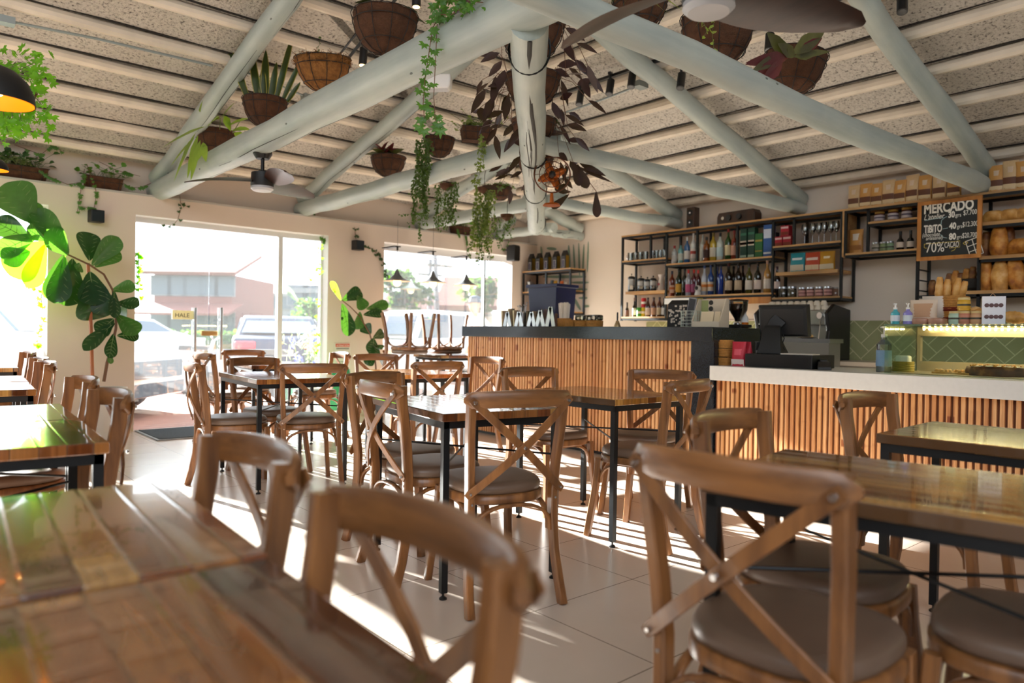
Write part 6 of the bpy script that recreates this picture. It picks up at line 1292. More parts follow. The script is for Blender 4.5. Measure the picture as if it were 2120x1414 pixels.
pxplant(t, [(706, 622, 684, 580, 18, 'c'), (708, 622, 748, 600, 32, 'b'), (708, 628, 722, 692, 36, 'b'), (740, 612, 752, 640, 34, 'a'), (758, 640, 804, 626, 24, 'a'), (752, 652, 792, 645, 24, 'b'), (745, 645, 738, 680, 30, 'a'), (768, 692, 752, 672, 30, 'b'), (772, 700, 794, 686, 24, 'b'), (774, 700, 770, 735, 40, 'b'), (776, 730, 756, 752, 30, 'b'), (776, 728, 792, 750, 28, 'b'), (772, 715, 790, 722, 24, 'b')], 8.0, 92, ML['fig'], ML['figd'])
# hanging bright foliage at the left edge
p = ond(20, 190, 3.9); t = thing('hanging_planter', 'bright green climbing plant hanging behind the big black lamp at left', 'potted plant', p, 0); rn = random.Random(33); m = MB(); st = MB()
MB().lathe([(.02, -.10), (.10, -.06), (.13, .02), (.12, .02)], n=18).build('coco_liner', M_coco, t)
for i in range(44):
    a, b, c, d = rn.uniform(-30, 20), rn.uniform(130, 200), rn.uniform(-20, 88), rn.uniform(125, 275)
    if 60 < c and 175 < d < 215: continue
    p0 = local(t, ond(a, b, 3.9+rn.uniform(-.2, .2))); p1 = local(t, ond(c, d, 3.9+rn.uniform(-.3, .3))); st.tube([p0, (p0+p1)/2+Vector((0, 0, .04)), p1], .002, 4)
    for k in range(8): ivyleaf(m, p1+rv(rn, .07), rv(rn)+Vector((0, 0, -.6)), rv(rn)+Vector((-1, -1, 0)), rn.uniform(.02, .038))
m.build('foliage', ML['brightv'], t, ang=180); st.build('stems', M_gstem, t)
# small dark wreath of foliage rising from ledge at left
# ------------------------------------------------------------------ fans, lamps, speakers, pipes
M_blade = wood_mat('dark walnut fan blade', '#3a221a', '#20120e', .35, 'X', .5)
def fan(name_lab, hub, top, ang0, L=.60, W=.17):
    t = thing('ceiling_fan', name_lab, 'ceiling fan', hub, math.radians(ang0), 'black ceiling fans with curved wooden blades'); k = mat('matte black'); hz = top-hub[2]
    MB().lathe([(.07, hz), (.075, hz-.03), (.05, hz-.07), (0, hz-.071)], n=24).build('canopy', k, t); MB().cyl((0, 0, .12), (0, 0, hz-.05), .014, n=12).build('downrod', k, t)
    MB().lathe([(0, .145), (.03, .14), (.04, .125), (.085, .12), (.09, .02), (.085, .012)], n=28).build('motor', k, t)
    MB().lathe([(.086, .012), (.088, -.005), (.07, -.022), (0, -.028)], n=28).build('light_disc', mat('frosted diffuser', '#b9bcc0', .4), t)
    for i in range(3):
        R_ = Matrix.Rotation(2*PI*i/3, 3, 'Z'); rings = []; n = 12
        for j in range(n+1):
            u = j/n; x = .06+(L-.06)*u; w = W*(.42+.75*math.sin(PI*min(1, u*.86+.12)))*(1 if u < .9 else math.sqrt(max(.03, 1-((u-.9)/.1)**2*.9))); sweep_ = .10*u*u; lift = .02-.02*u+.05*math.sin(PI*u)*.3; tw = -.36+.06*u; r = []
            for (a, b) in ((-.5, 0), (-.25, .006), (.25, .006), (.5, 0), (.25, -.006), (-.25, -.006)):
                yy = a*w; r.append(R_ @ Vector((x, yy-sweep_+.05, .03+lift+yy*math.tan(tw)+b)))
            rings.append(r)
        MB().loft(rings).build('blade', M_blade, t, ang=60)
    return t
h = onx(543, 390, 2.26); fan('black ceiling fan with three curved blades hanging from the nearest beam', (h.x, h.y, h.z), 2.535, 148)
h = ond(1467, 14, 2.45); fan('close ceiling fan cropped by the top edge of the picture', (h.x, h.y, h.z), 2.95, 100, L=.64)
# big dome lamp at left
def dome(lab, c, R, H):
    t = thing('dome_lamp', lab, 'pendant lamp', c, 0, 'black dome lamps with orange inside'); pr = [(R, 0), (R*.97, H*.25), (R*.82, H*.58), (R*.5, H*.86), (R*.2, H*.98), (0, H)]
    MB().lathe(pr, n=32, cap=False).build('shade', mat('matte black'), t); MB().lathe([(r*.965, z-.003 if z else .0) for r, z in pr], n=32, cap=False).build('orange_lining', mat('orange lamp lining', '#e08a1e', .4, emis='#f08a12', estr=.55), t)
    MB().ball((0, 0, H*.35), R*.22).build('bulb', mat('lit bulb', '#fff0c8', .3, emis='#ffca70', estr=12), t); MB().cyl((0, 0, H), (0, 0, max(H+.2, 3.3-c[2])), .003, n=6).build('cord', M_blackp, t)
c = ond(-8, 212, 2.9); dome('large black dome lamp with glowing orange inside at the left edge', tuple(c), .135, .15)
c = ond(-14, 352, 4.6); dome('small black dome lamp just peeking in at the left edge below the large one', tuple(c), .085, .08)
# three trumpet pendants
for i, (px, py, rx_) in enumerate(((822, 582, 21), (896, 585, 18), (965, 591, 16))):
    Y_ = 7.9; c = ony(px, py, Y_); R_ = .182
    t = thing('pendant_lamp', 'grey trumpet shaped pendant lamp, '+['leftmost of three in the window', 'middle of three in the window', 'rightmost of three in the window'][i], 'pendant lamp', c, 0, 'pendant lamps before the window')
    MB().lathe([(R_, 0), (R_*.75, .014), (R_*.45, .04), (R_*.22, .08), (R_*.12, .13), (.006, .155), (0, .156)], n=28, cap=False).build('shade', mat('grey enamel', '#71757c', .4, .2), t); MB().lathe([(R_*.98, -.002), (R_*.7, .006), (R_*.3, .035), (0, .055)], n=28, cap=False).build('lining', mat('cream lining', '#e6c9a0', .5), t)
    MB().ball((0, 0, -.016), .055, 16, 10).build('bulb', mat('glowing globe', '#ffe6c0', .2, emis='#ffdca8', estr=1.6), t)
    zt_ = 2.55; MB().cyl((0, 0, .15), (0, 0, zt_-c.z-.02), .002, n=5).build('cord', M_blackp, t)
    bt = MB(); bt.bx((-.05, -.008, zt_-c.z-.215), (.05, .008, zt_-c.z-.205)); MB().bar([(0, 0, ony(px, 510+10*i, Y_).z-c.z), (0, .3, ony(px, 510+10*i, Y_).z-c.z)], .10, .012).lathe([(.012, -.0), (.012, .05)], (0, 0, ony(px, 518+10*i, Y_).z-c.z), 8).build('ceiling_mount', M_blackp, t)
# cube speakers on the wall, larger speaker near the corner
for px, py, lab in ((199, 448, 'small black cube speaker on the pier left of the entrance'), (741, 508, 'small black cube speaker on the pier right of the entrance')):
    c = ony(px, py, YW-.08); t = thing('wall_speaker', lab, 'speaker', c, .15, 'black cube speakers on the window wall'); MB().box((0, 0, 0), (.125, .11, .125)).build('cabinet', M_blackp, t, smooth=False, bevel=.006); MB().box((0, -.056, 0), (.108, .004, .108)).build('grille', mat('dark grille', '#101e26', .8), t, smooth=False); MB().bx((-.02, .05, -.02), (.02, .085, .02)).build('bracket', M_blackp, t, smooth=False)
c = ony(1062, 524, YW-.16); t = thing('wall_speaker', 'larger black tapered speaker tilted beside the corner', 'speaker', c, .3); MB().loft([[Vector((x*a, y*b, z)) for x, y in ((-1, -1), (1, -1), (.8, 1), (-.8, 1))] for a, b, z in ((.075, .07, -.12), (.08, .08, -.1), (.08, .08, .1), (.07, .07, .12))]).build('cabinet', M_blackp, t, smooth=False, bevel=.008)
MB().cyl((0, .06, .05), (-.02, .16, .05), .012).build('bracket', M_blackp, t)
# track lights
def ceilpt(px, py, drop=.12):
    d = ray(px, py); t1 = (a1+.27*XS-drop-HC)/(d.z+.27*d.x); return EYE+d*t1
def ceill(px, py, drop=.12):
    d = ray(px, py); t1 = (a0+.25*8.6-drop-HC)/(d.z+.25*d.y); return EYE+d*t1
p0 = ceilpt(1145, 202, .13); p1 = ceilpt(1395, 118, .13); X_ = (p0.x+p1.x)/2
t = thing('light_track', 'black light track on the right ceiling slope carrying spot lamps', 'track light', (X_, 0, zr(X_)-.115)); MB().bx((-.018, 1.2, -.012), (.018, p0.y+.25, .012)).build('rail', M_blackp, t, smooth=False)
def spot(px, py, lab, right=True, lit=False, tilt=.35):
    p = (ceilpt if right else ceill)(px, py, .24); t = thing('spot_lamp', lab, 'spot light', p, .4, 'black cylinder spot lamps'); M = Matrix.Rotation(tilt, 3, 'Y')
    b = MB(); q0, q1 = M @ Vector((0, 0, .075)), M @ Vector((0, 0, -.075)); b.cyl(q0, q1, .034, n=20); b.build('barrel', M_blackp, t); MB().cyl(q1*1.0, q1*1.02, .027, n=16).build('lens', mat('lit bulb') if lit else mat('dark lens', '#2a2a28', .2), t)
    MB().bar([(0, 0, .06), (.0, 0, .12)], .02, .02).box((0, 0, .125), (.05, .03, .025)).build('bracket', M_blackp, t)
for px, py, lab in ((1201, 203, 'black spot lamp, leftmost of three on the track'), (1263, 181, 'black spot lamp, middle of three on the track'), (1308, 166, 'black spot lamp, rightmost of three on the track next to the rafter'), (1410, 168, 'black spot lamp end showing just past the sloping rafter'), (1593, 88, 'black spot lamp behind the magenta leaved basket'), (1868, 6, 'black spot lamp at the top edge on the right ceiling')): spot(px, py, lab)
spot(752, 118, 'lit black spot lamp glowing behind the big basket', False, True, .1); spot(862, -6, 'lit spot lamp glaring at the top edge of the picture', False, True, 0.)
p0 = ceill(720, 122, .14); p1 = ceill(826, -10, .14)
t = thing('light_track', 'black light track on the left ceiling slope behind the big basket', 'track light', tuple(p0)); MB().cyl((0, 0, 0), p1-p0, .016, n=4).cyl((-.09, 0, 0), p1-p0+Vector((-.09, 0, 0)), .009, n=8).build('rail', M_blackp, t)
M_pipe = mat('grey conduit', '#8f9896', .45, .4)
def pipe(lab, pts, r=.011):
    p = pts[0]; t = thing('conduit_pipe', lab, 'pipe', tuple(p)); MB().tube([q-p for q in pts], r, 8).build('pipe', M_pipe, t); MB().box((0, 0, 0), (.13, .09, .05)).build('junction_box', mat('galvanised box', '#9aa5a6', .4, .5), t, smooth=False)
pipe('grey conduit pipe with steel junction box along the upper left ceiling', [ceill(8, 42, .16), ceill(200, 80, .16), ceill(440, 136, .16)]); pipe('thin grey conduit running toward the beam at centre left', [ceill(640, 203, .16), ceill(540, 160, .16), ceill(480, 142, .16)], .009)
pipe('grey conduit pipe below the light track on the right slope', [ceilpt(1325, 176, .16), ceilpt(1250, 205, .16), ceilpt(1150, 240, .16)])
c = ond(907, 172, 6.0); t = thing('emergency_light', 'white box emergency light near the rafter', 'light', c, -.8); MB().loft([[Vector((x*a, y*b, z)) for x, y in ((-1, -1), (1, -1), (1, 1), (-1, 1))] for a, b, z in ((.09, .045, -.06), (.11, .055, -.03), (.11, .055, .06))]).build('housing', M_white, t, bevel=.01); MB().bx((-.085, -.04, -.062), (.085, .04, -.0605)).build('lens', mat('frosted diffuser'), t, smooth=False)
# copper cage fan by the hanging log
c = ond(1143, 362, 5.6); t = thing('cage_fan', 'copper coloured cage fan beside the hanging log', 'fan', c, math.radians(-41)); M_cop = mat('copper', '#c4692c', .35, .8); M = Matrix.Rotation(PI/2, 3, 'X')
m = MB()
for r in (.06, .10, .14): m.tube([(r*math.cos(2*PI*i/28), -.04*(1-r*5), r*math.sin(2*PI*i/28)) for i in range(28)], .0035 if r < .14 else .006, 5, closed=True)
for k in range(10): m.tube([(0, -.045, 0), (.14*math.cos(.628*k), 0, .14*math.sin(.628*k))], .002, 4)
m.build('cage', mat('dark copper', '#5a3018', .4, .7), t); m = MB()
for k in range(4): a = k*PI/2+.4; m.leaf((0, .01, 0), (math.cos(a), .0, math.sin(a)), (.3, -1, .1), .12, .035, SH['blade'], .1, 0)
m.build('blades', M_cop, t, solid=.002); MB().ball((0, -.02, 0), .028).build('hub', M_blackp, t); MB().cyl((0, .0, -.14), (0, 0, -.22), .012, .018, 10).lathe([(.07, -.24), (.06, -.225), (.02, -.22)], n=20).build('stand', M_cop, t)
# white pendant lamp near third beam joint
# hanging chain wires from ceiling for the baskets are omitted where the photo shows none
# ------------------------------------------------------------------ green bin, sign, door mat, mop stand, small sign
g = ony(708, 800, 8.0); c = onz(704, 864, 0.02); c = Vector((ony(703, 800, 7.95).x, 7.95, 0))
t = thing('recycling_bin', 'green oval bin on a white wire stand by the pier', 'bin', c); 
MB().loft([[Vector((x, y, z)) for x, y in sq_outline(.26*k, .20*k, 24, 2.2, 1.)] for k, z in ((.92, .15), (1, .17), (1, .60), (.96, .64), (.5, .66))]).build('body', mat('green plastic', '#128a50', .35), t, ang=50)
MB().tube([(x, y, .33) for x, y in sq_outline(.268, .208, 24, 2.2, 1.)], .005, 5, closed=True).build('strap', M_blackp, t); MB().bx((.10, -.08, .27), (.14, -.03, .42)).build('side_box', mat('green plastic'), t, smooth=False)
w = MB()
for s_ in (-1, 1): w.tube([(s_*.04, -.12, .26), (s_*.05, -.13, .14), (s_*.06, -.16, .0)], .006, 6); w.tube([(s_*.13, 0, .26), (s_*.13, 0, .14), (s_*.17, -.04, 0)], .006, 6)
w.tube([(x, y, .145) for x, y in sq_outline(.28, .22, 24, 2.2, 1.)], .006, 6, closed=True); w.build('wire_stand', M_white, t)
c = ony(709, 735, YW-.004); t = thing('wall_notice', 'white notice with red heading band on the pier above the bin', 'sign', c); MB().bx((-.115, -.003, -.155), (.115, .003, .155)).build('board', lm('#ddd4c8'), t, smooth=False); MB().bx((-.10, -.0045, .105), (.10, -.003, .145)).build('red_heading', lm('#d0452f'), t, smooth=False)
MM = Matrix(((1, 0, 0, -.09), (0, 0, -1, -.0055), (0, 1, 0, .11), (0, 0, 0, 1))); text_mesh('ATENCION', .036, lm('#ece4dc'), 'heading_text', t, MM)
m = MB()
for z, x0_, x1_ in ((.085, -.09, .09), (.075, -.09, .09), (-.03, -.05, .05), (-.09, -.08, .08), (-.12, -.06, .06)): m.bx((x0_, -.0045, z), (x1_, -.003, z+.006))
m.build('small_print', lm('#4a4a48'), t, smooth=False); MB().bx((-.025, -.0045, .0), (.025, -.003, .05)).build('pictogram', lm('#a85a40'), t, smooth=False)
c = ony(379, 652, yg-.012); t = thing('door_sign', 'cream sign reading HALE on the glass door', 'sign', c); MB().bx((-.115, -.003, -.05), (.115, .0, .05)).build('plate', mat('cream translucent sign', '#efe6d2', .6, translucent=.08), t, smooth=False); text_mesh('HALE', .066, lm('#3c3a36'), 'lettering', t, Matrix(((1, 0, 0, -.088), (0, 0, -1, -.0045), (0, 1, 0, -.026), (0, 0, 0, 1))))
q0 = onz(300, 898, .01); 
t = thing('door_mat', 'charcoal door mat with pale border inside the glass entrance', 'mat', (2.0, 7.55, 0.001)); MB().bx((0, 0, 0), (1.35, .85, .010)).build('border', mat('pale grey rubber', '#8f9496', .7), t, smooth=False); MB().bx((.03, .03, .010), (1.32, .82, .016)).build('pile', mat('charcoal mat pile', '#3a444c', .95, var=.6, vscale=60, bump=1., bscale=200), t, smooth=False)
# ------------------------------------------------------------------ street outside
M_carw = mat('white car paint', '#dfe3e6', .25, coat=.6); M_cars = mat('slate blue car paint', '#1c2a44', .5, spec=.3); M_cg = mat('car window', '#3c5066', .08, coat=.3); M_tyre = mat('tyre', '#22262a', .8); M_grl = mat('car grille', '#3a4652', .5)
def car(lab, loc, rz, paint, L=4.6, W=1.85, H=1.62, suv=True):
    t = thing('car', lab, 'car', loc, rz); g = .22
    # side outline of lower body and cabin, front at +x
    low = [(-L/2, .45), (-L/2+.03, .95), (-L/2+.35, 1.02), (L/2-1.25, 1.03), (L/2-.35, .92 if suv else .80), (L/2-.04, .70), (L/2, .45), (L/2-.08, .24), (-L/2+.08, .24)]
    cab = [(-L/2+.12, 1.0), (-L/2+.45, H-.10), (-L/2+.8, H), (.35, H-.02), (1.05, 1.03)] if suv else [(-L/2+.55, .98), (-L/2+1.2, H-.08), (-L/2+1.7, H), (.15, H-.02), (1.0, 1.0)]
    def ex(o, w0, w1, inset=.10):
        rings = []
        for y, k in ((-w0, .985), (-w0+.06, 1), (w0-.06, 1), (w0, .985)): rings.append([Vector((x*k, y*(1-(inset if z > 1.2 else 0)), z)) for x, z in o])
        return MB().loft(rings)
    ex(low, W/2, W/2).build('body', paint, t, smooth=True, bevel=.05)
    ex(cab, W/2-.05, W/2-.15, .14).build('roof', paint, t, smooth=True, bevel=.04)
    cx = sum(p[0] for p in cab)/len(cab); gc = [(cx+(x-cx)*.90, 1.04+(z-1.04)*.84+.01) for x, z in cab]
    for s_ in (-1, 1):
        rings = [[Vector((x, s_*(W/2-.055)*(1-(.14*(z-1)/.6)), z)) for x, z in gc], [Vector((x, s_*(W/2-.035)*(1-(.14*(z-1)/.6)), z)) for x, z in gc]]; MB().loft(rings).build('side_windows', M_cg, t, smooth=False)
    a, b = cab[-2], cab[-1]; MB().loft([[Vector((x+o, y, z)) for x, y, z in ((a[0]+.10, -W/2+.25, a[1]-.08), (b[0]-.03, -W/2+.14, b[1]+.05), (b[0]-.03, W/2-.14, b[1]+.05), (a[0]+.10, W/2-.25, a[1]-.08))] for o in (-.02, .025)]).build('windscreen', M_cg, t, smooth=False)
    a, b = cab[1], cab[0]; MB().loft([[Vector((x+o, y, z)) for x, y, z in ((a[0]-.02, -W/2+.25, a[1]-.04), (b[0]+.03, -W/2+.16, b[1]+.10), (b[0]+.03, W/2-.16, b[1]+.10), (a[0]-.02, W/2-.25, a[1]-.04))] for o in (-.05, .02)]).build('rear_window', M_cg, t, smooth=False)
    for x in (-L/2+.85, L/2-.9):
        for s_ in (-1, 1): o = MB().lathe([(.33, -.11), (.35, -.08), (.35, .08), (.33, .11)], (x, s_*(W/2-.12), .35), 24, Matrix.Rotation(PI/2, 3, 'X')).build('wheel', M_tyre, t); MB().lathe([(.0, -.12), (.22, -.115), (.22, .115), (0, .12)], (x, s_*(W/2-.12), .35), 12, Matrix.Rotation(PI/2, 3, 'X')).build('rim', M_steel, o)
    MB().bx((L/2-.10, -W/2+.30, .50), (L/2+.01, W/2-.30, .72)).build('grille', M_grl, t, smooth=False); MB().bx((L/2-.12, -W/2+.25, .28), (L/2+.012, W/2-.25, .44)).build('lower_grille', M_grl, t, smooth=False)
    for s_ in (-1, 1): MB().box((L/2-.13, s_*(W/2-.20), .74), (.28, .30, .13), rz=-s_*.3).build('headlamp', mat('headlamp', '#c9d2d8', .1, coat=.5), t, bevel=.03); MB().box((-L/2+.07, s_*(W/2-.24), .83), (.18, .40, .16)).build('tail_lamp', mat('tail lamp', '#b0283a', .2), t, bevel=.03)
    MB().bx((-L/2-.005, -.26, .62), (-L/2+.03, .26, .74)).build('number_plate', lm('#c9c6a8'), t, smooth=False)
    if not suv: MB().box((-L/2+.03, 0, .88), (.03, .16, .05)).build('emblem', mat('gold emblem', '#c9a85a', .3, .7), t, bevel=.01)
    return t
F_ = ony(328, 760, 9.95); hd = math.radians(-42); car('white sport utility car parked nose toward the left windows', (F_.x-2.3*math.cos(hd), F_.y-2.3*math.sin(hd), -.03), hd, M_carw, H=1.68)
c = ond(575, 700, 16.5); car('blue grey sedan seen from behind beyond the glass doors', (c.x, c.y, -.03), math.radians(68), M_cars, H=1.45, suv=False, L=4.5, W=1.78)
c = ond(285, 676, 27); car('white distant car on the street at the left side of the entrance', (c.x, c.y, -.05), math.radians(20), M_carw, H=1.5, suv=False)
c = ond(935, 690, 19); car('white van like car parked near the red garage', (c.x, c.y, -.05), math.radians(10), M_carw, H=1.7)
def moto(lab, c, rz, col):
    t = thing('motorcycle', lab, 'motorcycle', c, rz)
    for x in (-.65, .65): MB().lathe([(.27, -.05), (.30, 0), (.27, .05)], (x, 0, .30), 20, Matrix.Rotation(PI/2, 3, 'X')).build('wheel', M_tyre, t)
    MB().loft([[Vector((x, y*a, z)) for y, z in ((-.1, .45), (.1, .45), (.12, .7), (0, .82), (-.12, .7))] for x, a in ((-.5, .5), (-.1, 1), (.25, 1.1), (.5, .5))]).build('tank_and_body', mat('motorcycle '+col, col, .3, coat=.4), t, ang=60)
    MB().loft([[Vector((x, y, z)) for y, z in ((-.1, .74), (.1, .74), (.08, .82), (-.08, .82))] for x in (-.7, -.1)]).build('seat', M_blackp, t); m = MB(); m.tube([(.6, 0, .3), (.42, 0, .95)], .03, 8).tube([(.38, -.35, 1.02), (.42, 0, .95), (.38, .35, 1.02)], .015, 8); m.build('fork_and_handlebar', M_steel, t)
c = ond(365, 720, 13.5); moto('pale motorcycle parked beyond the white car', (c.x, c.y, -.03), 2.3, '#a9b0b8'); c = ond(500, 740, 11.5); moto('dark motorcycle with red tail near the door handles', (c.x, c.y, -.03), 2.6, '#3c4652')
# person with a cap outside the lamp window
c = ond(983, 690, 12.5); t = thing('person', 'person in a dark cap and pale shirt walking outside beyond the bar end', 'person', (c.x, c.y, -.03), math.radians(150)); M_skin = mat('skin', '#b98a70', .5)
m = MB()
def rg(z, a, b, x=0): return [Vector((x+a*math.cos(2*PI*i/16), b*math.sin(2*PI*i/16), z)) for i in range(16)]
zh = 1.46
m.loft([rg(.02, .01, .01), rg(.04, .1, .12)]) if False else None
m.loft([rg(.82, .10, .17), rg(.95, .12, .175), rg(1.08, .11, .155), rg(1.25, .125, .19), rg(1.36, .11, .20), rg(1.41, .07, .11), rg(1.45, .055, .055), rg(1.50, .06, .055), rg(1.54, .085, .07, .01), rg(1.62, .10, .078, .01), rg(1.70, .09, .07), rg(1.75, .04, .03)])
for s_ in (-1, 1):
    m.tube([(.0, s_*.09, .86), (.03*s_, s_*.10, .48), (-.02+.08*s_, s_*.10, .09), (.0+.08*s_, s_*.10, .045), (.10+.08*s_, s_*.10, .035)], [.085, .055, .04, .042, .03], 12)
    m.tube([(0, s_*.19, 1.36), (-.03*s_, s_*.23, 1.10), (.10+.05*s_, s_*.22, .88), (.14+.05*s_, s_*.21, .80)], [.05, .042, .032, .028], 10)
    for k in range(4): m.tube([(.14+.05*s_, s_*(.195+.011*k), .81), (.165+.05*s_, s_*(.193+.012*k), .745), (.16+.05*s_, s_*(.192+.012*k), .72-.006*(k % 3))], [.009, .008, .006], 6)
    m.tube([(.15+.05*s_, s_*.195, .80), (.185+.05*s_, s_*.19, .77), (.19+.05*s_, s_*.19, .745)], [.01, .008, .006], 6)
m.ball((.108, 0, 1.62), .014, 8, 6); m.build('body', M_skin, t, ang=80)
MB().loft([rg(.88, .135, .195), rg(1.08, .125, .175), rg(1.25, .14, .205), rg(1.36, .122, .215), rg(1.415, .075, .115)]).tube([(0, .19, 1.36), (-.02, .225, 1.20), (-.02, .235, 1.12)], [.066, .056, .055], 12).tube([(0, -.19, 1.36), (.02, -.225, 1.20), (.02, -.235, 1.12)], [.066, .056, .055], 12).build('shirt', mat('pale pink shirt', '#c9b0b0', .8), t, ang=70)
m = MB()
for s_ in (-1, 1): m.tube([(.0, s_*.085, .92), (.03*s_, s_*.10, .48), (-.02+.08*s_, s_*.10, .08)], [.105, .078, .07], 14)
m.build('trousers', mat('dark trousers', '#353c4a', .8), t); MB().lathe([(.105, 1.665), (.108, 1.70), (.09, 1.765), (.03, 1.79), (0, 1.792)], n=20).loft([[Vector((.08, -.07, 1.665)), Vector((.08, .07, 1.665)), Vector((.08, .07, 1.675)), Vector((.08, -.07, 1.675))], [Vector((.19, -.045, 1.655)), Vector((.19, .045, 1.655)), Vector((.19, .045, 1.662)), Vector((.19, -.045, 1.662))]]).build('cap', mat('dark cap', '#3a4658', .8), t)
m = MB()
for s_ in (-1, 1): m.ball((.096, s_*.03, 1.645), .009, 8, 6)
m.bx((.1, -.022, 1.575), (.106, .022, 1.582)); m.build('face_features', lm('#2e2320'), t)
# buildings
M_pinkb = mat('faded red brick wall', '#6a3a32', .8, var=.1, vscale=2); M_roof = mat('red brown roof', '#6e4038', .8, var=.15, vscale=4); M_conc = mat('pale concrete', '#6c6e74', .8); M_bw = mat('building window', '#3c4a58', .3)
def building(lab, px0, px1, D, H, col, roofc, wins, floors=2, depth=8, flat=False, extra=None):
    a, b = ond(px0, 690, D), ond(px1, 690, D); a.z = b.z = 0; d = (b-a); L = d.length; rz = math.atan2(d.y, d.x); t = thing('building', lab, 'building', (a.x, a.y, 0), rz)
    MB().bx((0, 0, 0), (L, depth, H)).build('wall', col, t, smooth=False)
    if flat: MB().bx((-.2, -.2, H), (L+.2, depth, H+.3)).build('roof', roofc, t, smooth=False)
    else: MB().loft([[Vector((x, y, z)) for y, z in ((-.8, H-.1), (depth/2, H+1.5), (depth/2, H+1.7), (-.9, H+.1))] for x in (-.5, L+.5)]).build('roof', roofc, t, smooth=False)
    for f_ in range(floors):
        for k in range(wins):
            x = L*(k+.5)/wins; z0_ = .9+f_*(H/floors); o = MB().bx((x-.7, -.06, z0_), (x+.7, .01, z0_+1.3)).build('window', M_conc, t, smooth=False); MB().bx((x-.62, -.075, z0_+.08), (x+.62, -.06, z0_+1.22)).build('pane', M_bw, o, smooth=False)
    if extra: extra(t, L, H)
    return t
def canopy(t, L, H): MB().loft([[Vector((x, y, z)) for y, z in ((-2.5, H*.42), (0, H*.56), (0, H*.60), (-2.5, H*.45))] for x in (0, L*1.15)]).build('canopy', M_roof, t, smooth=False)
building('two storey faded red brick building across the street seen through the entrance', 318, 480, 46, 4.6, M_pinkb, M_roof, 5, 2, extra=canopy)
building('lower building with balcony frames right of the brick building', 530, 600, 66, 4.2, M_conc, M_conc, 3, 2, flat=True); building('pale block at the right part of the entrance view', 602, 690, 44, 3.4, M_conc, M_conc, 3, 2, flat=True)
building('low pale row houses behind the hedge', 800, 925, 52, 2.6, M_conc, M_roof, 5, 1)
def garage(t, L, H): MB().bx((L*.25, -.08, 0), (L*.75, 0, 1.9)).build('garage_door', mat('red garage door', '#8c342c', .6), t, smooth=False); MB().bx((L*.04, -1.6, 0), (L*.12, -1.2, H*.95)).build('pillar', M_conc, t, smooth=False)
building('house with sloping pink roof and red garage door', 925, 1010, 32, 2.2, mat('cream house wall', '#968878', .8), M_roof, 1, 1, extra=garage)
# trees, hedge, poles
M_can = leafm('hazy tree leaf', '#35502c', .3, .6); M_bark = mat('grey bark', '#7a7870', .9)
def tree(lab, px, D, H, R, hz, seed, n=1500, name='tree'):
    c = ond(px, 690, D); t = thing(name, lab, 'tree', (c.x, c.y, -.04)); rn = random.Random(seed); m = MB()
    m.tube([(0, 0, 0), (.05, 0, hz*.5), (0, .05, hz)], [.12, .09, .06], 8)
    for k in range(6): a = k*1.05; m.tube([(0, 0, hz*.85), (.5*R*math.cos(a), .5*R*math.sin(a), hz+(H-hz)*.4), (.85*R*math.cos(a), .85*R*math.sin(a), hz+(H-hz)*.6)], [.05, .03, .012], 6)
    m.build('trunk', M_bark, t); f = MB(); cl = [(rv(rn, .75), rn.uniform(.22, .42)) for _ in range(13)]
    for i in range(n):
        c_, r_ = rn.choice(cl); q = c_+rv(rn, r_); p = Vector((q.x*R, q.y*R, (hz+H)/2+q.z*(H-hz)/2)); f.leaf(p, rv(rn), rv(rn), .22, .08, SH['round'], .1, .1)
    o = f.build('crown', M_can, t, ang=180); return t
tree('spreading tree with thin trunk behind the leftmost pendant lamp', 836, 24, 3.2, .75, 1.75, 1, 700); tree('tree showing behind the rightmost pendant lamp', 992, 26, 3.3, .8, 1.9, 2, 700); tree('bushy tree beyond the right pane of the entrance', 640, 30, 2.4, 1.0, .9, 3, 800)
c = ond(896, 690, 22); t = thing('clipped_hedge', 'square clipped bush in the middle of the lamp window view', 'bush', (c.x, c.y, -.04)); rn = random.Random(6); f = MB()
for i in range(2600): q = rv(rn); k = max(abs(q.x), abs(q.y), abs(q.z)); q = q/k*rn.uniform(.85, 1); f.leaf(Vector((q.x*.55, q.y*.55, .95+q.z*.62)), rv(rn), rv(rn), .10, .04, SH['round'], .1, .1)
f.build('foliage', leafm('hedge leaf', '#3c6024', .4), t, ang=180); MB().cyl((0, 0, 0), (0, 0, .6), .08).build('trunk', M_bark, t)
for px, D, H, lab in ((889, 30, 4.2, 'grey utility pole left of the pair above the clipped bush'), (909, 28, 4.4, 'leaning utility pole right of the pair with cross arms')):
    c = ond(px, 690, D); t = thing('utility_pole', lab, 'pole', (c.x, c.y, -.04)); MB().cyl((0, 0, 0), (-.25 if px == 909 else 0, 0, H), .12, .08, 10).build('post', M_conc, t); MB().bx((-.6, -.04, H-.7), (.6, .04, H-.6)).build('cross_arm', M_bark, t, smooth=False)
rn = random.Random(77); f = MB(); t = thing('low_hedge', 'long low green hedge strip across the street', 'hedge', (0, 33.5, 0))
MB().bx((-20, 0, 0), (20, .8, .85)).build('hedge_core', M_can, t, smooth=False)
for i in range(5000): f.leaf(Vector((rn.uniform(-20, 20), rn.uniform(-.15, .9), rn.uniform(.1, 1.0))), rv(rn), rv(rn), .22, .08, SH['round'], .1, .1)
o = f.build('foliage', leafm('hedge leaf'), t, ang=180); o['kind'] = 'stuff'
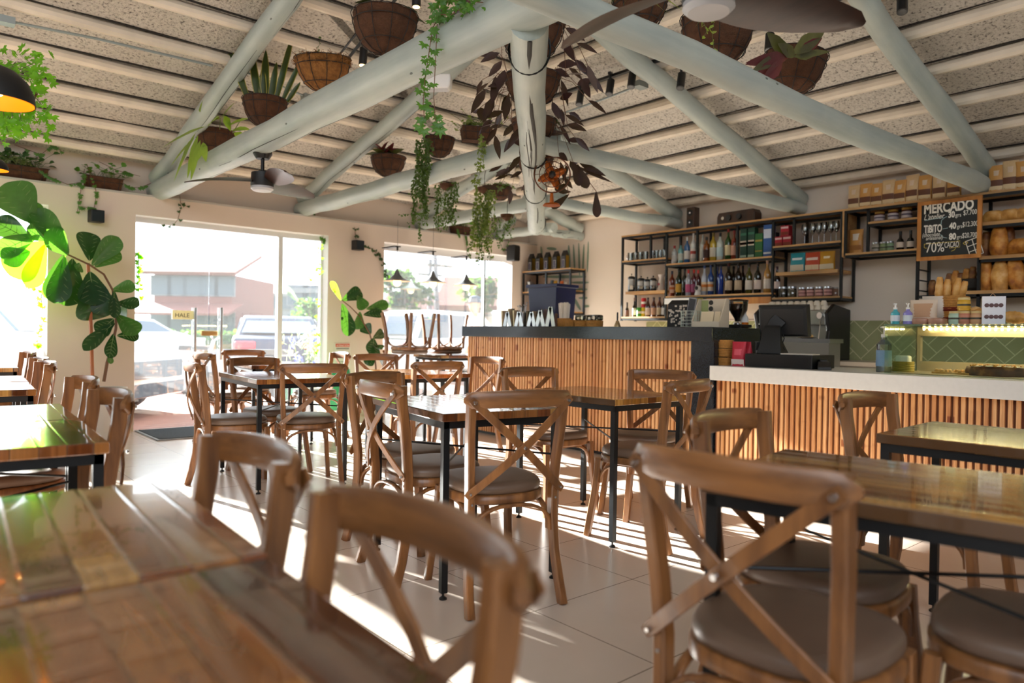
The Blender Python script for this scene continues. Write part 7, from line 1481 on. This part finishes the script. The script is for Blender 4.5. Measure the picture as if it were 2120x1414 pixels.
# flowering plant outside right pane
c = ond(648, 700, 9.9); t = thing('flowering_shrub', 'airy shrub with blue flowers outside the right pane of the entrance', 'plant', (c.x, c.y, -.03)); rn = random.Random(15); m = MB(); st = MB(); fl = MB()
for i in range(46):
    a = rn.uniform(0, 6.28); e = Vector((.4*math.cos(a)*rn.random(), .3*math.sin(a)*rn.random(), rn.uniform(.5, 1.15))); st.tube([(0, 0, .3), e*.6, e], .004, 4)
    for k in range(7): m.leaf(e+rv(rn, .08), rv(rn), rv(rn), .09, .014, SH['lance'], .2, .3)
    if i % 4 == 0:
        for k in range(10): fl.ball(e+Vector((rn.uniform(-.03, .03), rn.uniform(-.03, .03), rn.uniform(-.08, .08))), .018, 6, 4)
m.build('foliage', leafm('pale shrub leaf', '#93a08e', .4), t, ang=180); st.build('stems', M_gstem, t); fl.build('blue_flowers', mat('blue flowers', '#4a55c4', .6), t); MB().lathe([(.16, 0), (.2, .32), (.18, .32), (.16, .28), (0, .28)], n=20).build('pot', mat('grey pot', '#8a8c8e', .7), t)
t = thing('string_lights', 'sagging string of small bulbs outside the lamp window', 'string lights', tuple(ony(838, 552, 9.2))); pts = [Vector(ony(838+13*i, 552-9*i/10+3*math.sin(PI*i/10)*.5, 9.2))-t.location for i in range(11)]; MB().tube(pts, .003, 4).build('wire', M_rwire, t)
b_0 = None
for i, p in enumerate(pts[1:]): MB().ball(p-Vector((0, 0, .02)), .012, 8, 6).build('bulb', lm('#6a5f60'), t)
# ------------------------------------------------------------------ light
w = bpy.data.worlds.new('sky'); sc.world = w; w.use_nodes = True; nt = w.node_tree; bg = nt.nodes['Background']
bg.inputs[0].default_value = (.86, .93, 1., 1); bg.inputs[1].default_value = 3.0
sl = bpy.data.lights.new('sun', 'SUN'); sl.energy = 50; sl.angle = math.radians(.8); sl.color = (1, .975, .94); so = bpy.data.objects.new('sun', sl); COL.objects.link(so)
el = math.radians(17.5); az = Vector((.13, -.99, 0)).normalized(); d = az*math.cos(el)+Vector((0, 0, -math.sin(el)))
so.rotation_mode = 'QUATERNION'; so.rotation_quaternion = Vector((0, 0, -1)).rotation_difference(d)
